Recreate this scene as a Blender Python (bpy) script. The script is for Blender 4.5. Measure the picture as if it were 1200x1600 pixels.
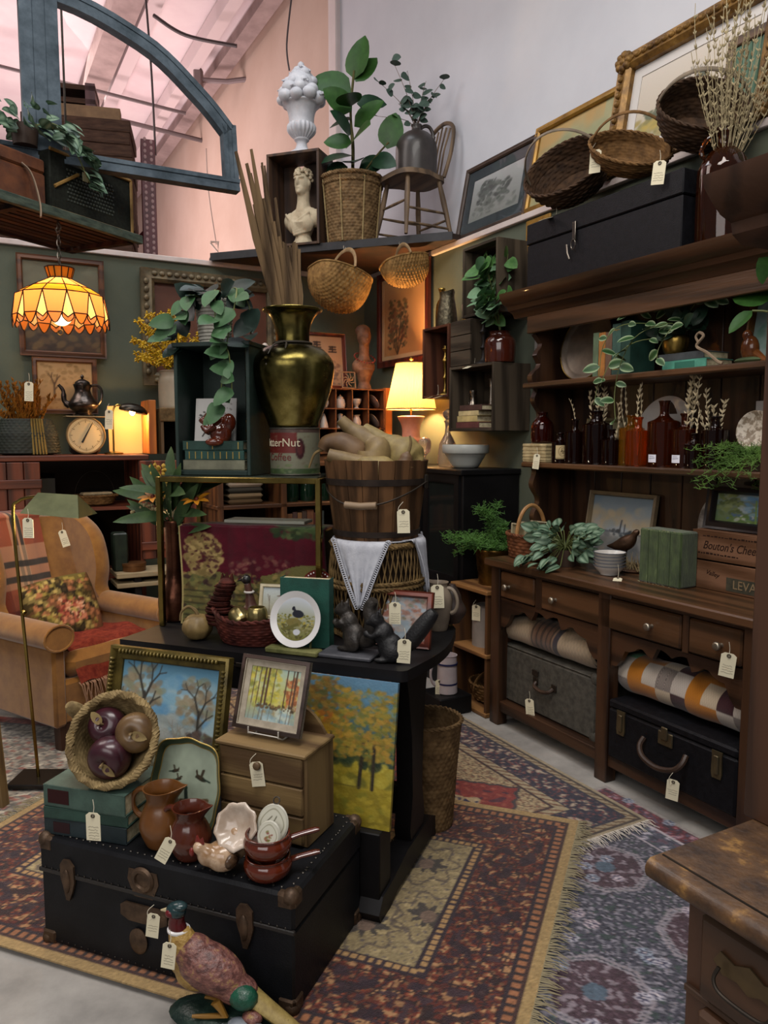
import bpy, math, random
import numpy as np
from mathutils import Vector, Matrix, Euler
for _o in list(bpy.data.objects): bpy.data.objects.remove(_o)
S = bpy.context.scene
COL = S.collection
rnd = random.Random(7)
nr = np.random.RandomState(5)
R_ = math.radians
PI = math.pi

# ---------------------------------------------------------------- camera, world, exposure, lights
CAM_H = 1.45
PITCH = math.atan(117 / 1200)
cd = bpy.data.cameras.new('camera'); cam = bpy.data.objects.new('camera', cd); COL.objects.link(cam)
cam.location = (0, 0, CAM_H); cam.rotation_euler = (PI / 2 - PITCH, 0, 0)
cd.sensor_fit = 'VERTICAL'; cd.sensor_height = 24; cd.lens = 18.0; cd.clip_start = .02
S.camera = cam
S.view_settings.view_transform = 'Standard'; S.view_settings.look = 'None'
S.view_settings.gamma = 1; S.view_settings.use_curve_mapping = False
S.view_settings.exposure = 0.15
w = bpy.data.worlds.new('world'); S.world = w; w.use_nodes = True
w.node_tree.nodes['Background'].inputs[0].default_value = (.78, .80, .86, 1)
w.node_tree.nodes['Background'].inputs[1].default_value = .14

def light(name, kind, loc, energy, color, size=.1, rot=(0, 0, 0), sy=None):
    d = bpy.data.lights.new(name, kind); d.energy = energy; d.color = color
    if kind == 'AREA':
        d.shape = 'RECTANGLE'; d.size = size; d.size_y = sy or size
    else: d.shadow_soft_size = size
    o = bpy.data.objects.new(name, d); COL.objects.link(o); o.location = loc; o.rotation_euler = rot
    return o
# warehouse light: ceiling fixtures above aisle and hall, plus an added front fill and uplight
light('hall_light_front', 'AREA', (-.3, .9, 5.0), 150, (1, .95, .90), 3.2, (R_(10), 0, R_(28.7)), 1.2)
light('added_front_fill', 'AREA', (-1.6, -2.2, 3.4), 95, (1, .95, .92), 4.0, (R_(62), 0, R_(-12)), 2.2)  # added fill from behind the camera, brightens the shelf interiors
light('hall_light_left', 'AREA', (-3.6, 3.4, 4.9), 70, (1, .90, .84), 2.4, (0, R_(-25), 0), 1.6)
light('hall_light_wall', 'AREA', (-1.2, 4.0, 5.2), 46, (.88, .94, 1), 2.5, (R_(8), R_(30), R_(28.7)), 1.0)
light('added_ceiling_uplight', 'AREA', (-4.6, 9.0, 1.6), 270, (1, .80, .80), 3.0, (R_(180), 0, 0), 3.0)  # added low panel facing up, brightens the hall ceiling; not a real fixture
light('hall_light_beyond_down', 'AREA', (-4.0, 9.0, 5.6), 80, (1, .82, .78), 3.0, (0, R_(-35), 0), 3.0)

# ---------------------------------------------------------------- frames of the place
CX, CY = -.155, 6.13                       # corner of the two partition walls
UX, UY = .4801, -.8772                     # along the right partition, towards the viewer
VX, VY = -.8772, -.4801                    # along the back partition, to the left
ROT_R = math.atan2(UY, UX)                 # furniture standing against the right partition
ROT_B = math.atan2(-VY, -VX)               # furniture standing against the back partition
def RM(a, b, z=0.): return Vector((CX + a * UX + b * VX, CY + a * UY + b * VY, z))
def ray(px, py):
    d = py - 800
    Y = 1200 * math.cos(PITCH) - d * math.sin(PITCH); Z = -(d * math.cos(PITCH) + 1200 * math.sin(PITCH))
    return Vector(((px - 600) / Y, 1, Z / Y))
O_ = Vector((0, 0, CAM_H))
def PY(px, py, Y): return O_ + ray(px, py) * Y
def PZ(px, py, z):
    r = ray(px, py); return O_ + r * ((z - CAM_H) / r.z)
def PB(px, py, b):
    r = ray(px, py); c = (-CX) * VX + (-CY) * VY
    return O_ + r * ((b - c) / (r.x * VX + r.y * VY))
def PA(px, py, a):
    r = ray(px, py); c = (-CX) * UX + (-CY) * UY
    return O_ + r * ((a - c) / (r.x * UX + r.y * UY))
def room(p): return ((p.x - CX) * UX + (p.y - CY) * UY, (p.x - CX) * VX + (p.y - CY) * VY, p.z)

# ---------------------------------------------------------------- mesh builder
class MB:
    def __init__(s): s.v = []; s.f = []
    def add(s, vs, fs):
        n = len(s.v); s.v += [tuple(p) for p in vs]; s.f += [tuple(i + n for i in f) for f in fs]; return s
    def box(s, x0, x1, y0, y1, z0, z1, ch=0.0):
        if ch <= 0:
            return s.add([(x0,y0,z0),(x1,y0,z0),(x1,y1,z0),(x0,y1,z0),(x0,y0,z1),(x1,y0,z1),(x1,y1,z1),(x0,y1,z1)],
                         [(3,2,1,0),(4,5,6,7),(0,1,5,4),(1,2,6,5),(2,3,7,6),(3,0,4,7)])
        ch = min(ch, abs(x1-x0)/2.2, abs(y1-y0)/2.2, abs(z1-z0)/2.2)
        vs = []; idx = {}
        X = (x0, x1); Yy = (y0, y1); Z = (z0, z1); g = (1, -1)
        for i in (0, 1):
            for j in (0, 1):
                for k in (0, 1):
                    for ax in range(3):
                        p = [X[i] + ch*g[i], Yy[j] + ch*g[j], Z[k] + ch*g[k]]
                        p[ax] = (X[i], Yy[j], Z[k])[ax]
                        idx[i,j,k,ax] = len(vs); vs.append(p)
        fs = []
        for ax in range(3):
            for e in (0, 1):
                q = []
                for (m, n) in ((0,0),(1,0),(1,1),(0,1)):
                    c = [0,0,0]; o = [a for a in range(3) if a != ax]
                    c[ax] = e; c[o[0]] = m; c[o[1]] = n
                    q.append(idx[c[0],c[1],c[2],ax])
                flip = (e == 0) ^ (ax == 1)
                fs.append(tuple(q[::-1]) if flip else tuple(q))
        for ax in range(3):                         # edges running along ax
            o = [a for a in range(3) if a != ax]
            for m in (0, 1):
                for n in (0, 1):
                    def c(e, face):
                        k = [0,0,0]; k[ax] = e; k[o[0]] = m; k[o[1]] = n; return idx[k[0],k[1],k[2],face]
                    fs.append((c(0,o[0]), c(1,o[0]), c(1,o[1]), c(0,o[1])))
        for i in (0, 1):
            for j in (0, 1):
                for k in (0, 1): fs.append((idx[i,j,k,0], idx[i,j,k,1], idx[i,j,k,2]))
        return s.add(vs, fs)
    def cbox(s, c, d, ch=0.0): return s.box(c[0]-d[0]/2, c[0]+d[0]/2, c[1]-d[1]/2, c[1]+d[1]/2, c[2]-d[2]/2, c[2]+d[2]/2, ch)
    def xf(s, m, n0=0):
        s.v[n0:] = [tuple(m @ Vector(p)) for p in s.v[n0:]]; return s
    def grid(s, fn, nu, nv, cu=False, cv=False):
        n0 = len(s.v); U = nu if cu else nu + 1; V = nv if cv else nv + 1
        for i in range(U):
            for j in range(V): s.v.append(tuple(fn(i / nu, j / nv)))
        for i in range(nu):
            for j in range(nv):
                a, b = (i + 1) % U, (j + 1) % V
                s.f.append((n0 + i*V + j, n0 + a*V + j, n0 + a*V + b, n0 + i*V + b))
        return s
    def lathe(s, prof, n=28, c=(0, 0, 0), sx=1, sy=1, mod=None):
        n0 = len(s.v); k = len(prof)
        for (r, z) in prof:
            for i in range(n):
                t = 2*PI*i/n; rr = r * (mod(t, z) if mod else 1)
                s.v.append((c[0] + rr*math.cos(t)*sx, c[1] + rr*math.sin(t)*sy, c[2] + z))
        for j in range(k - 1):
            for i in range(n):
                a = (i + 1) % n; s.f.append((n0+j*n+i, n0+j*n+a, n0+(j+1)*n+a, n0+(j+1)*n+i))
        if prof[0][0] > 1e-5: s.f.append(tuple(n0 + i for i in range(n))[::-1])
        if prof[-1][0] > 1e-5: s.f.append(tuple(n0 + (k-1)*n + i for i in range(n)))
        return s
    def tube(s, pts, r, n=8, closed=False, flat=1.0, caps=True):
        pts = [Vector(p) for p in pts]; k = len(pts)
        rs = r if isinstance(r, (list, tuple)) else [r] * k
        n0 = len(s.v); up = None
        for i in range(k):
            a = pts[(i - 1) % k] if (closed or i > 0) else pts[i]; b = pts[(i + 1) % k] if (closed or i < k - 1) else pts[i]
            t = (b - a); t = t.normalized() if t.length > 1e-9 else Vector((0, 0, 1))
            if up is None:
                up = Vector((0, 0, 1)) if abs(t.z) < .9 else Vector((1, 0, 0))
            x = up - t * up.dot(t)
            if x.length < 1e-6: x = t.orthogonal()
            x.normalize(); up = x; y = t.cross(x)
            for j in range(n):
                q = 2*PI*j/n; s.v.append(tuple(pts[i] + x*math.cos(q)*rs[i]*flat + y*math.sin(q)*rs[i]))
        for i in range(k if closed else k - 1):
            a = (i + 1) % k
            for j in range(n):
                b = (j + 1) % n; s.f.append((n0+i*n+j, n0+i*n+b, n0+a*n+b, n0+a*n+j))
        if caps and not closed:
            s.f.append(tuple(n0 + j for j in range(n))[::-1]); s.f.append(tuple(n0 + (k-1)*n + j for j in range(n)))
        return s
    def ball(s, c, r, n=14, m=9):
        if not isinstance(r, (tuple, list)): r = (r, r, r)
        prof = [(max(math.sin(PI*j/m), 1e-6), -math.cos(PI*j/m)) for j in range(m + 1)]
        n0 = len(s.v); s.lathe(prof, n)
        s.v[n0:] = [(c[0]+p[0]*r[0], c[1]+p[1]*r[1], c[2]+p[2]*r[2]) for p in s.v[n0:]]
        return s
    def prism(s, poly, d0, d1, ax='y'):
        k = len(poly)
        def P(a, b, d): return {'y': (a, d, b), 'z': (a, b, d), 'x': (d, a, b)}[ax]
        vs = [P(a, b, d0) for a, b in poly] + [P(a, b, d1) for a, b in poly]
        fs = [tuple(range(k)), tuple(range(k, 2*k))[::-1]] + [(i, i+k, (i+1) % k + k, (i+1) % k) for i in range(k)]
        return s.add(vs, fs)
    def mesh(s, name, sharp=38):
        me = bpy.data.meshes.new(name); me.from_pydata(s.v, [], s.f); me.update()
        if sharp:
            me.polygons.foreach_set('use_smooth', [True] * len(me.polygons)); me.set_sharp_from_angle(angle=R_(sharp))
        return me

def fixn(me):
    import bmesh
    b = bmesh.new(); b.from_mesh(me); bmesh.ops.recalc_face_normals(b, faces=b.faces); b.to_mesh(me); b.free()

def thing(name, label, cat, loc=(0, 0, 0), rz=0, group=None, rot=None):
    o = bpy.data.objects.new(name, None); COL.objects.link(o); o.empty_display_size = .05
    o.location = loc; o.rotation_euler = rot if rot else (0, 0, rz)
    return tag(o, label, cat, group)
def tag(o, label, cat, group=None):
    o['label'] = label; o['category'] = cat
    if group: o['group'] = group
    return o
def obj(name, mb, m, parent=None, loc=None, rot=None, sharp=38, kind=None, label=None, nofix=False):
    me = mb if isinstance(mb, bpy.types.Mesh) else mb.mesh(name, sharp)
    if not isinstance(mb, bpy.types.Mesh) and not nofix: fixn(me)
    if m and not me.materials: me.materials.append(m)
    o = bpy.data.objects.new(name, me); COL.objects.link(o)
    if parent: o.parent = parent
    if loc is not None: o.location = loc
    if rot is not None: o.rotation_euler = rot
    if kind: o['kind'] = kind
    if label: o['label'] = label
    return o
def inst(name, src, parent, mtx=None, loc=None, rot=None, scale=None):
    o = bpy.data.objects.new(name, src); COL.objects.link(o); o.parent = parent
    if mtx is not None: o.matrix_local = mtx
    if loc is not None: o.location = loc
    if rot is not None: o.rotation_euler = rot
    if scale is not None: o.scale = (scale,) * 3 if not isinstance(scale, (tuple, list)) else scale
    return o
def struct(name, mb, m, loc=None, rot=None, label=None):
    o = obj(name, mb, m, None, loc, rot); o['kind'] = 'structure'
    if label: o['label'] = label
    return o
def lerp(a, b, t): return a + (b - a) * t
def bez(p0, p1, p2, p3, n):
    p0, p1, p2, p3 = map(Vector, (p0, p1, p2, p3)); out = []
    for i in range(n + 1):
        t = i / n; k = 1 - t; out.append(p0*k**3 + p1*3*k*k*t + p2*3*k*t*t + p3*t**3)
    return out
def smooth_path(pts, n=6):
    pts = [Vector(p) for p in pts]; out = []
    for i in range(len(pts) - 1):
        a = pts[max(i-1, 0)]; b = pts[i]; c = pts[i+1]; d = pts[min(i+2, len(pts)-1)]
        for k in range(n):
            t = k / n
            out.append(.5*((2*b) + (c-a)*t + (2*a-5*b+4*c-d)*t*t + (3*b-a-3*c+d)*t**3))
    out.append(pts[-1]); return out
def sprof(pts, n=5):
    return [(max(p.x, 0), p.y) for p in smooth_path([(a, b, 0) for a, b in pts], n)]

# ---------------------------------------------------------------- materials
def lin(c):
    if isinstance(c, str):
        c = [int(c[i:i+2], 16) / 255 for i in (0, 2, 4)]
    return tuple(((x + .055) / 1.055) ** 2.4 if x > .04045 else x / 12.92 for x in c[:3])
MATS = {}
def M(name, c=None, c2=None, r=.6, metal=0., scale=6., st=(1, 1, 1), bump=.0, bs=None, spec=.5, coat=0., sheen=0., trans=0., emit=None, es=0., lo=.35, hi=.65, vc=False, ior=1.45, rv=0., c3=None, sss=0., det=6, wave=None, alpha=1.):
    if name in MATS: return MATS[name]
    m = bpy.data.materials.new(name); m.use_nodes = True; MATS[name] = m
    nt = m.node_tree; N = nt.nodes; L = nt.links; b = N['Principled BSDF']
    if r >= .7 and spec == .5: spec = .18
    b.inputs['Roughness'].default_value = r; b.inputs['Metallic'].default_value = metal
    b.inputs['Specular IOR Level'].default_value = spec; b.inputs['IOR'].default_value = ior
    b.inputs['Coat Weight'].default_value = coat; b.inputs['Sheen Weight'].default_value = sheen
    b.inputs['Transmission Weight'].default_value = trans; b.inputs['Alpha'].default_value = alpha
    tc = N.new('ShaderNodeTexCoord'); mp = N.new('ShaderNodeMapping'); mp.inputs['Scale'].default_value = st
    L.new(tc.outputs['Object'], mp.inputs[0])
    nz = N.new('ShaderNodeTexNoise'); nz.inputs['Scale'].default_value = scale; nz.inputs['Detail'].default_value = det; nz.inputs['Roughness'].default_value = .62
    L.new(mp.outputs[0], nz.inputs[0])
    src = nz.outputs['Fac']
    if wave:
        wv = N.new('ShaderNodeTexWave'); wv.inputs['Scale'].default_value = wave[0]; wv.inputs['Distortion'].default_value = wave[1]
        wv.inputs['Detail'].default_value = 3; wv.bands_direction = wave[2]
        L.new(mp.outputs[0], wv.inputs[0]); mx = N.new('ShaderNodeMath'); mx.operation = 'ADD'
        ml = N.new('ShaderNodeMath'); ml.operation = 'MULTIPLY'; ml.inputs[1].default_value = .35
        mm = N.new('ShaderNodeMath'); mm.operation = 'MULTIPLY'; mm.inputs[1].default_value = .72
        L.new(wv.outputs['Fac'], ml.inputs[0]); L.new(nz.outputs['Fac'], mm.inputs[0])
        L.new(ml.outputs[0], mx.inputs[0]); L.new(mm.outputs[0], mx.inputs[1]); src = mx.outputs[0]
    if vc:
        at = N.new('ShaderNodeAttribute'); at.attribute_name = 'Col'; L.new(at.outputs['Color'], b.inputs['Base Color'])
    elif c2 is not None:
        cr = N.new('ShaderNodeValToRGB'); cr.color_ramp.elements[0].position = lo; cr.color_ramp.elements[1].position = hi
        cr.color_ramp.elements[0].color = lin(c) + (1,); cr.color_ramp.elements[1].color = lin(c2) + (1,)
        if c3 is not None:
            e = cr.color_ramp.elements.new(min(.98, hi + .12)); e.color = lin(c3) + (1,)
        L.new(src, cr.inputs[0]); L.new(cr.outputs[0], b.inputs['Base Color'])
    else: b.inputs['Base Color'].default_value = lin(c) + (1,)
    if rv:
        mr = N.new('ShaderNodeMapRange'); mr.inputs[3].default_value = max(0, r - rv); mr.inputs[4].default_value = min(1, r + rv)
        L.new(nz.outputs['Fac'], mr.inputs[0]); L.new(mr.outputs[0], b.inputs['Roughness'])
    if bump:
        bp = N.new('ShaderNodeBump'); bp.inputs['Strength'].default_value = min(1, bump); bp.inputs['Distance'].default_value = .004
        n2 = N.new('ShaderNodeTexNoise'); n2.inputs['Scale'].default_value = bs or scale * 4; n2.inputs['Detail'].default_value = 4
        L.new(mp.outputs[0], n2.inputs[0]); L.new(n2.outputs['Fac'], bp.inputs['Height']); L.new(bp.outputs[0], b.inputs['Normal'])
    if emit is not None:
        b.inputs['Emission Color'].default_value = lin(emit) + (1,); b.inputs['Emission Strength'].default_value = es
    if sss:
        b.inputs['Subsurface Weight'].default_value = sss; b.inputs['Subsurface Radius'].default_value = (.02, .01, .005)
    return m
def wood(name, c1, c2, ax='x', r=.5, sc=5., bump=.25, coat=0., c3=None, lo=.36, hi=.62):
    st = {'x': (.35, 5, 5), 'y': (5, .35, 5), 'z': (5, 5, .35)}[ax]
    return M(name + '_' + ax, c1, c2, r=r, scale=sc, st=st, bump=bump, bs=sc * 3, coat=coat, c3=c3, lo=lo, hi=hi, wave=(1.2, 6, 'DIAGONAL'), rv=.12)
def trans_mix(name, c, amount=.4, r=.6):
    m = M(name, c, r=r); nt = m.node_tree; N = nt.nodes; L = nt.links
    t = N.new('ShaderNodeBsdfTranslucent'); t.inputs[0].default_value = lin(c) + (1,)
    mx = N.new('ShaderNodeMixShader'); mx.inputs[0].default_value = amount
    L.new(N['Principled BSDF'].outputs[0], mx.inputs[1]); L.new(t.outputs[0], mx.inputs[2]); L.new(mx.outputs[0], N['Material Output'].inputs[0])
    return m

# ---------------------------------------------------------------- painted canvases (flat print only)
def hexc(c): return np.array([int(c[i:i+2], 16) / 255 for i in (0, 2, 4)]) if isinstance(c, str) else np.array(c, float)
class Cv:
    def __init__(s, w, h, c='808080', seed=1):
        s.w, s.h = w, h; s.a = np.ones((h, w, 3)) * hexc(c); s.r = np.random.RandomState(seed)
        s.X, s.Y = np.meshgrid((np.arange(w) + .5) / w, (np.arange(h) + .5) / h)      # Y up from the bottom
    def mixin(s, mask, c): s.a = s.a * (1 - mask[..., None]) + hexc(c) * mask[..., None]; return s
    def noise(s, n=6, seed=0):
        r = np.random.RandomState(seed + 11); g = r.rand(n + 1, n + 1)
        fx = s.X * n; fy = s.Y * n; i = np.minimum(fx.astype(int), n-1); j = np.minimum(fy.astype(int), n-1); a = fx - i; b = fy - j
        a = a*a*(3-2*a); b = b*b*(3-2*b)
        return (g[j, i]*(1-a)+g[j, i+1]*a)*(1-b)+(g[j+1, i]*(1-a)+g[j+1, i+1]*a)*b
    def fbm(s, n=5, seed=0): return (s.noise(n, seed)*.5 + s.noise(n*2, seed+1)*.3 + s.noise(n*4, seed+2)*.2)
    def grad(s, c0, c1, y0=0, y1=1):
        t = np.clip((s.Y - y0) / (y1 - y0), 0, 1); mk = ((s.Y >= y0) & (s.Y <= y1)).astype(float)
        col = hexc(c0) * (1 - t)[..., None] + hexc(c1) * t[..., None]
        s.a = s.a * (1 - mk)[..., None] + col * mk[..., None]; return s
    def ell(s, x, y, rx, ry, c, al=1., soft=.15, ang=0.):
        dx = s.X - x; dy = (s.Y - y); ar = s.h / s.w
        ca, sa = math.cos(ang), math.sin(ang); ex = dx*ca + dy*ar*sa; ey = (-dx*sa + dy*ar*ca) / ar
        d = np.sqrt((ex/rx)**2 + (ey/ry)**2); return s.mixin(np.clip((1 - d)/soft + .5, 0, 1)*al, c)
    def line(s, x0, y0, x1, y1, wd, c, al=1.):
        ar = s.h / s.w; px, py = s.X - x0, (s.Y - y0)*ar; dx, dy = x1 - x0, (y1 - y0)*ar
        t = np.clip((px*dx + py*dy)/(dx*dx + dy*dy + 1e-9), 0, 1)
        d = np.hypot(px - dx*t, py - dy*t); return s.mixin(np.clip((wd/2 - d)*s.w + .6, 0, 1)*al, c)
    def rect(s, x0, y0, x1, y1, c, al=1.):
        return s.mixin(((s.X >= x0) & (s.X <= x1) & (s.Y >= y0) & (s.Y <= y1)).astype(float)*al, c)
    def dabs(s, x0, y0, x1, y1, n, sz, cols, al=.8, ell=None, asp=.6):
        for k in range(n):
            x, y = s.r.uniform(x0, x1), s.r.uniform(y0, y1)
            if ell and ((x-(x0+x1)/2)/((x1-x0)/2))**2 + ((y-(y0+y1)/2)/((y1-y0)/2))**2 > 1: continue
            q = sz*s.r.uniform(.5, 1.3); s.ell(x, y, q, q*asp*s.w/s.h, cols[s.r.randint(len(cols))], al, .5, s.r.uniform(-.8, .8))
        return s
    def tree(s, x, y, h, c='4a3a30', wd=.02, n=4, lean=0.):
        s.line(x, y, x + lean*h, y + h*.6, wd, c); 
        def br(x0, y0, a, l, w_, k):
            x1, y1 = x0 + math.sin(a)*l*s.h/s.w, y0 + math.cos(a)*l; s.line(x0, y0, x1, y1, w_, c)
            if k:
                for da in (-.5, .45): br(x1, y1, a + da + s.r.uniform(-.2, .2), l*.66, w_*.6, k-1)
        br(x + lean*h, y + h*.55, -.35, h*.25, wd*.7, n-2); br(x + lean*h, y + h*.5, .4, h*.25, wd*.7, n-2); br(x, y + h*.35, .7, h*.2, wd*.6, n-3)
        return s
VCM = lambda: M('painted_canvas', vc=True, r=.5, bump=.25, scale=30, bs=120)
def set_cols(me, cols, name='Col'):
    at = me.color_attributes.new(name, 'FLOAT_COLOR', 'POINT')
    c = np.ones((len(me.vertices), 4), np.float32)
    a = np.clip(np.asarray(cols), 0, 1); c[:, :3] = np.where(a > .04045, ((a + .055)/1.055)**2.4, a/12.92)
    at.data.foreach_set('color', c.ravel())
def canvas_obj(name, cv, W, Hh, parent, loc=(0, 0, 0), th=.004, mat=None, ax='xz', fn=None, rot=None, label=None):
    """grid of cv.w x cv.h vertices over W x Hh, centred, facing -y (or +z), given a thickness behind"""
    h, w_ = cv.h, cv.w
    xs = np.linspace(-W/2, W/2, w_); zs = np.linspace(-Hh/2, Hh/2, h); X, Z = np.meshgrid(xs, zs)
    if fn: P = np.array([fn(a, b) for a, b in zip(X.ravel(), Z.ravel())])
    elif ax == 'xz': P = np.stack([X.ravel(), np.zeros(X.size), Z.ravel()], 1)
    else: P = np.stack([X.ravel(), Z.ravel(), np.zeros(X.size)], 1)
    i = np.arange((h-1)*(w_-1)); r_, c_ = i // (w_-1), i % (w_-1); a = r_*w_ + c_
    F = np.stack([a, a+1, a+1+w_, a+w_], 1)
    verts = P; cols = cv.a.reshape(-1, 3)
    faces = F.tolist()
    if th:
        ring = list(range(w_)) + [k*w_ + w_-1 for k in range(1, h)] + [(h-1)*w_ + k for k in range(w_-2, -1, -1)] + [k*w_ for k in range(h-2, 0, -1)]
        d = np.array([0, th, 0]) if ax == 'xz' else np.array([0, 0, -th])
        n0 = len(verts); verts = np.concatenate([verts, P[ring] + d]); cols = np.concatenate([cols, cols[ring]])
        k = len(ring)
        faces += [(ring[j], n0+j, n0+(j+1) % k, ring[(j+1) % k]) for j in range(k)] + [tuple(range(n0, n0+k))[::-1]]
    me = bpy.data.meshes.new(name); me.from_pydata(verts.tolist(), [], faces); me.update()
    me.polygons.foreach_set('use_smooth', [True]*len(me.polygons)); me.set_sharp_from_angle(angle=R_(50))
    set_cols(me, cols); me.materials.append(mat or VCM())
    o = bpy.data.objects.new(name, me); COL.objects.link(o)
    if parent: o.parent = parent
    o.location = loc
    if rot: o.rotation_euler = rot
    if label: o['label'] = label
    return o
def frame_mb(W, Hh, wd, prof=None, dp=.02):
    """mitred picture frame in xz, opening W x Hh, face towards -y"""
    prof = prof or [(0, 0), (0, -dp*.6), (wd*.25, -dp), (wd*.75, -dp*.75), (wd, -dp*.9), (wd, 0)]
    mb = MB(); cs = [(-1, -1), (1, -1), (1, 1), (-1, 1)]; k = len(prof)
    for (sx, sz) in cs:
        for (o, y) in prof: mb.v.append((sx*(W/2 + o), y, sz*(Hh/2 + o)))
    for i in range(4):
        for j in range(k):
            a, b = i*k + j, ((i+1) % 4)*k + j; c, d = ((i+1) % 4)*k + (j+1) % k, i*k + (j+1) % k
            mb.f.append((a, b, c, d))
    return mb
def picture(name, label, cv, W, Hh, fw, fmat, loc, rz, tilt=0., cat='picture', dp=.022, mat_in=None, matw=0., group=None, prof=None, glass=False, ornate=0):
    """framed picture; loc is the middle of its bottom edge; leans back by tilt"""
    t = thing(name, label, cat, loc, group=group, rot=(-tilt, 0, rz))
    t.rotation_mode = 'XYZ'
    m = Matrix.Rotation(rz, 4, 'Z') @ Matrix.Rotation(-tilt, 4, 'X'); t.rotation_euler = m.to_euler()
    zc = fw + Hh/2
    f = obj('frame', frame_mb(W, Hh, fw, prof, dp), fmat, t, (0, 0, zc))
    if ornate:
        mb = MB(); step = ornate
        for (sx, n_) in ((1, int(W/step)), (-1, int(W/step))):
            for k in range(n_ + 1):
                x = -W/2 + W*k/max(n_, 1); mb.ball((x, -dp*.95, sx*(Hh/2 + fw*.62)), (step*.42, dp*.3, fw*.2), 7, 5)
        for (sx, n_) in ((1, int(Hh/step)), (-1, int(Hh/step))):
            for k in range(n_ + 1):
                z = -Hh/2 + Hh*k/max(n_, 1); mb.ball((sx*(W/2 + fw*.62), -dp*.95, z), (fw*.2, dp*.3, step*.42), 7, 5)
        obj('carving', mb, fmat, t, (0, 0, zc), kind='stuff')
    obj('backing', MB().box(-W/2-fw*.6, W/2+fw*.6, .001, .006, -Hh/2-fw*.6, Hh/2+fw*.6), M('backing_board', '6b5a44', r=.9), t, (0, 0, zc))
    if matw:
        obj('mount', frame_mb(W - 2*matw, Hh - 2*matw, matw, [(0, -.002), (0, -.005), (matw, -.005), (matw, -.002)]), mat_in or M('mount_card', 'd9d3c2', r=.9), t, (0, 0, zc))
    canvas_obj('painting', cv, W - 2*matw, Hh - 2*matw, t, (0, -.0015, zc), 0)
    if glass: obj('glazing', MB().box(-W/2, W/2, -.0085, -.0065, -Hh/2, Hh/2), GLASS(), t, (0, 0, zc))
    return t
def GLASS(): return M('window_glass', 'ffffff', r=.03, trans=1., ior=1.2, spec=.4)
# ---------------------------------------------------------------- price tags
def price_tag(label, loc, rz=0, w_=.03, h_=.055, roll=0., tilt=0., seed=0, string=None):
    """cream card tag; loc is the punched hole; string: list of offsets from the hole"""
    t = thing('price_tag', label, 'price tag', loc)
    m = Matrix.Rotation(rz, 4, 'Z') @ Matrix.Rotation(tilt, 4, 'X') @ Matrix.Rotation(roll, 4, 'Y'); t.rotation_euler = m.to_euler()
    cv = Cv(24, 44, 'd8d0b4', seed); r = cv.r
    for k in range(3 + seed % 3):
        y = .62 - k*.13; x = .15 + r.rand()*.1
        while x < .82:
            l = r.uniform(.04, .16); cv.line(x, y + r.uniform(-.02, .02), min(x + l, .86), y + r.uniform(-.03, .03), .035, '5d5648', .75); x += l + .05
    canvas_obj('card', cv, w_, h_*.82, t, (0, 0, -h_*.53), .0012, M('tag_card', vc=True, r=.85))
    c = w_*.28
    obj('top', MB().prism([(-w_/2, -h_*.121), (w_/2, -h_*.121), (w_/2, h_*.02), (c, h_*.12), (-c, h_*.12), (-w_/2, h_*.02)], 0, .0012), M('tag_cream', 'd8d0b4', r=.85), t)
    obj('eyelet', MB().tube([(math.cos(q*PI/5)*w_*.1, -.0006, math.sin(q*PI/5)*w_*.1) for q in range(10)], w_*.055, 6, True), M('eyelet_dark', '4b4336', r=.5), t)
    if string is None: string = [(0, 0, 0), (.003, .002, h_*.3), (0, .004, h_*.6)]
    inv = m.inverted()
    obj('string', MB().tube(smooth_path([inv.to_3x3() @ Vector(p) for p in string], 5), .0009, 5), M('cotton_string', 'cfc7b2', r=.9), t)
    return t
def text_mb(txt, size, parent, m, loc, rot=(PI/2, 0, 0), ext=.0006, bend=None, name='lettering', shear=0., sx=1.):
    cu = bpy.data.curves.new('txt', 'FONT'); cu.body = txt; cu.size = size; cu.extrude = ext; cu.align_x = 'CENTER'; cu.align_y = 'CENTER'; cu.shear = shear; cu.resolution_u = 3
    o = bpy.data.objects.new('txt', cu); COL.objects.link(o)
    dg = bpy.context.evaluated_depsgraph_get(); me = bpy.data.meshes.new_from_object(o.evaluated_get(dg)); bpy.data.objects.remove(o); bpy.data.curves.remove(cu)
    for v_ in me.vertices: v_.co.x *= sx
    if bend:
        import bmesh
        for v_ in me.vertices:
            x, y, z = v_.co; a = x / bend; v_.co = (math.sin(a)*(bend + z), y, math.cos(a)*(bend + z) - bend)
    me.materials.clear(); me.materials.append(m)
    return obj(name, me, None, parent, loc, rot)
# ================================================================ THE SETTING
def rbox(a0,a1,b0,b1,z0,z1,ch=0):
 """box in room axes, as world mesh"""
 mb=MB().box(a0,a1,b0,b1,z0,z1,ch);mb.v=[tuple(RM(p[0],p[1],p[2])) for p in mb.v];return mb
GREEN=M('sage_wall_paint','53584c','5d6152',r=.8,scale=2.2,bump=.12,bs=60)
struct('floor',MB().box(-9,6,-1.5,16,-.1,0),M('concrete_floor','7c7975','a19d97',r=.75,scale=3,bump=.25,bs=40,c3='8d8983'))
struct('wall_back',rbox(-.08,0,-.08,5.2,0,2.645),GREEN,label='sage green partition wall')
struct('wall_right',rbox(-.08,5.0,-.08,0,0,2.645),GREEN,label='sage green partition wall')
CAPM=M('cap_trim_paint','b9aaa4','cbbfba',r=.6,scale=5,bump=.1)
struct('trim_1',rbox(-.10,.025,.0,5.2,2.645,2.68,.004),CAPM,label='pale cap along the top of the back partition')
struct('trim_2',rbox(-.10,5.0,-.13,.025,2.645,2.68,.004),CAPM,label='pale cap along the top of the right partition')
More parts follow.
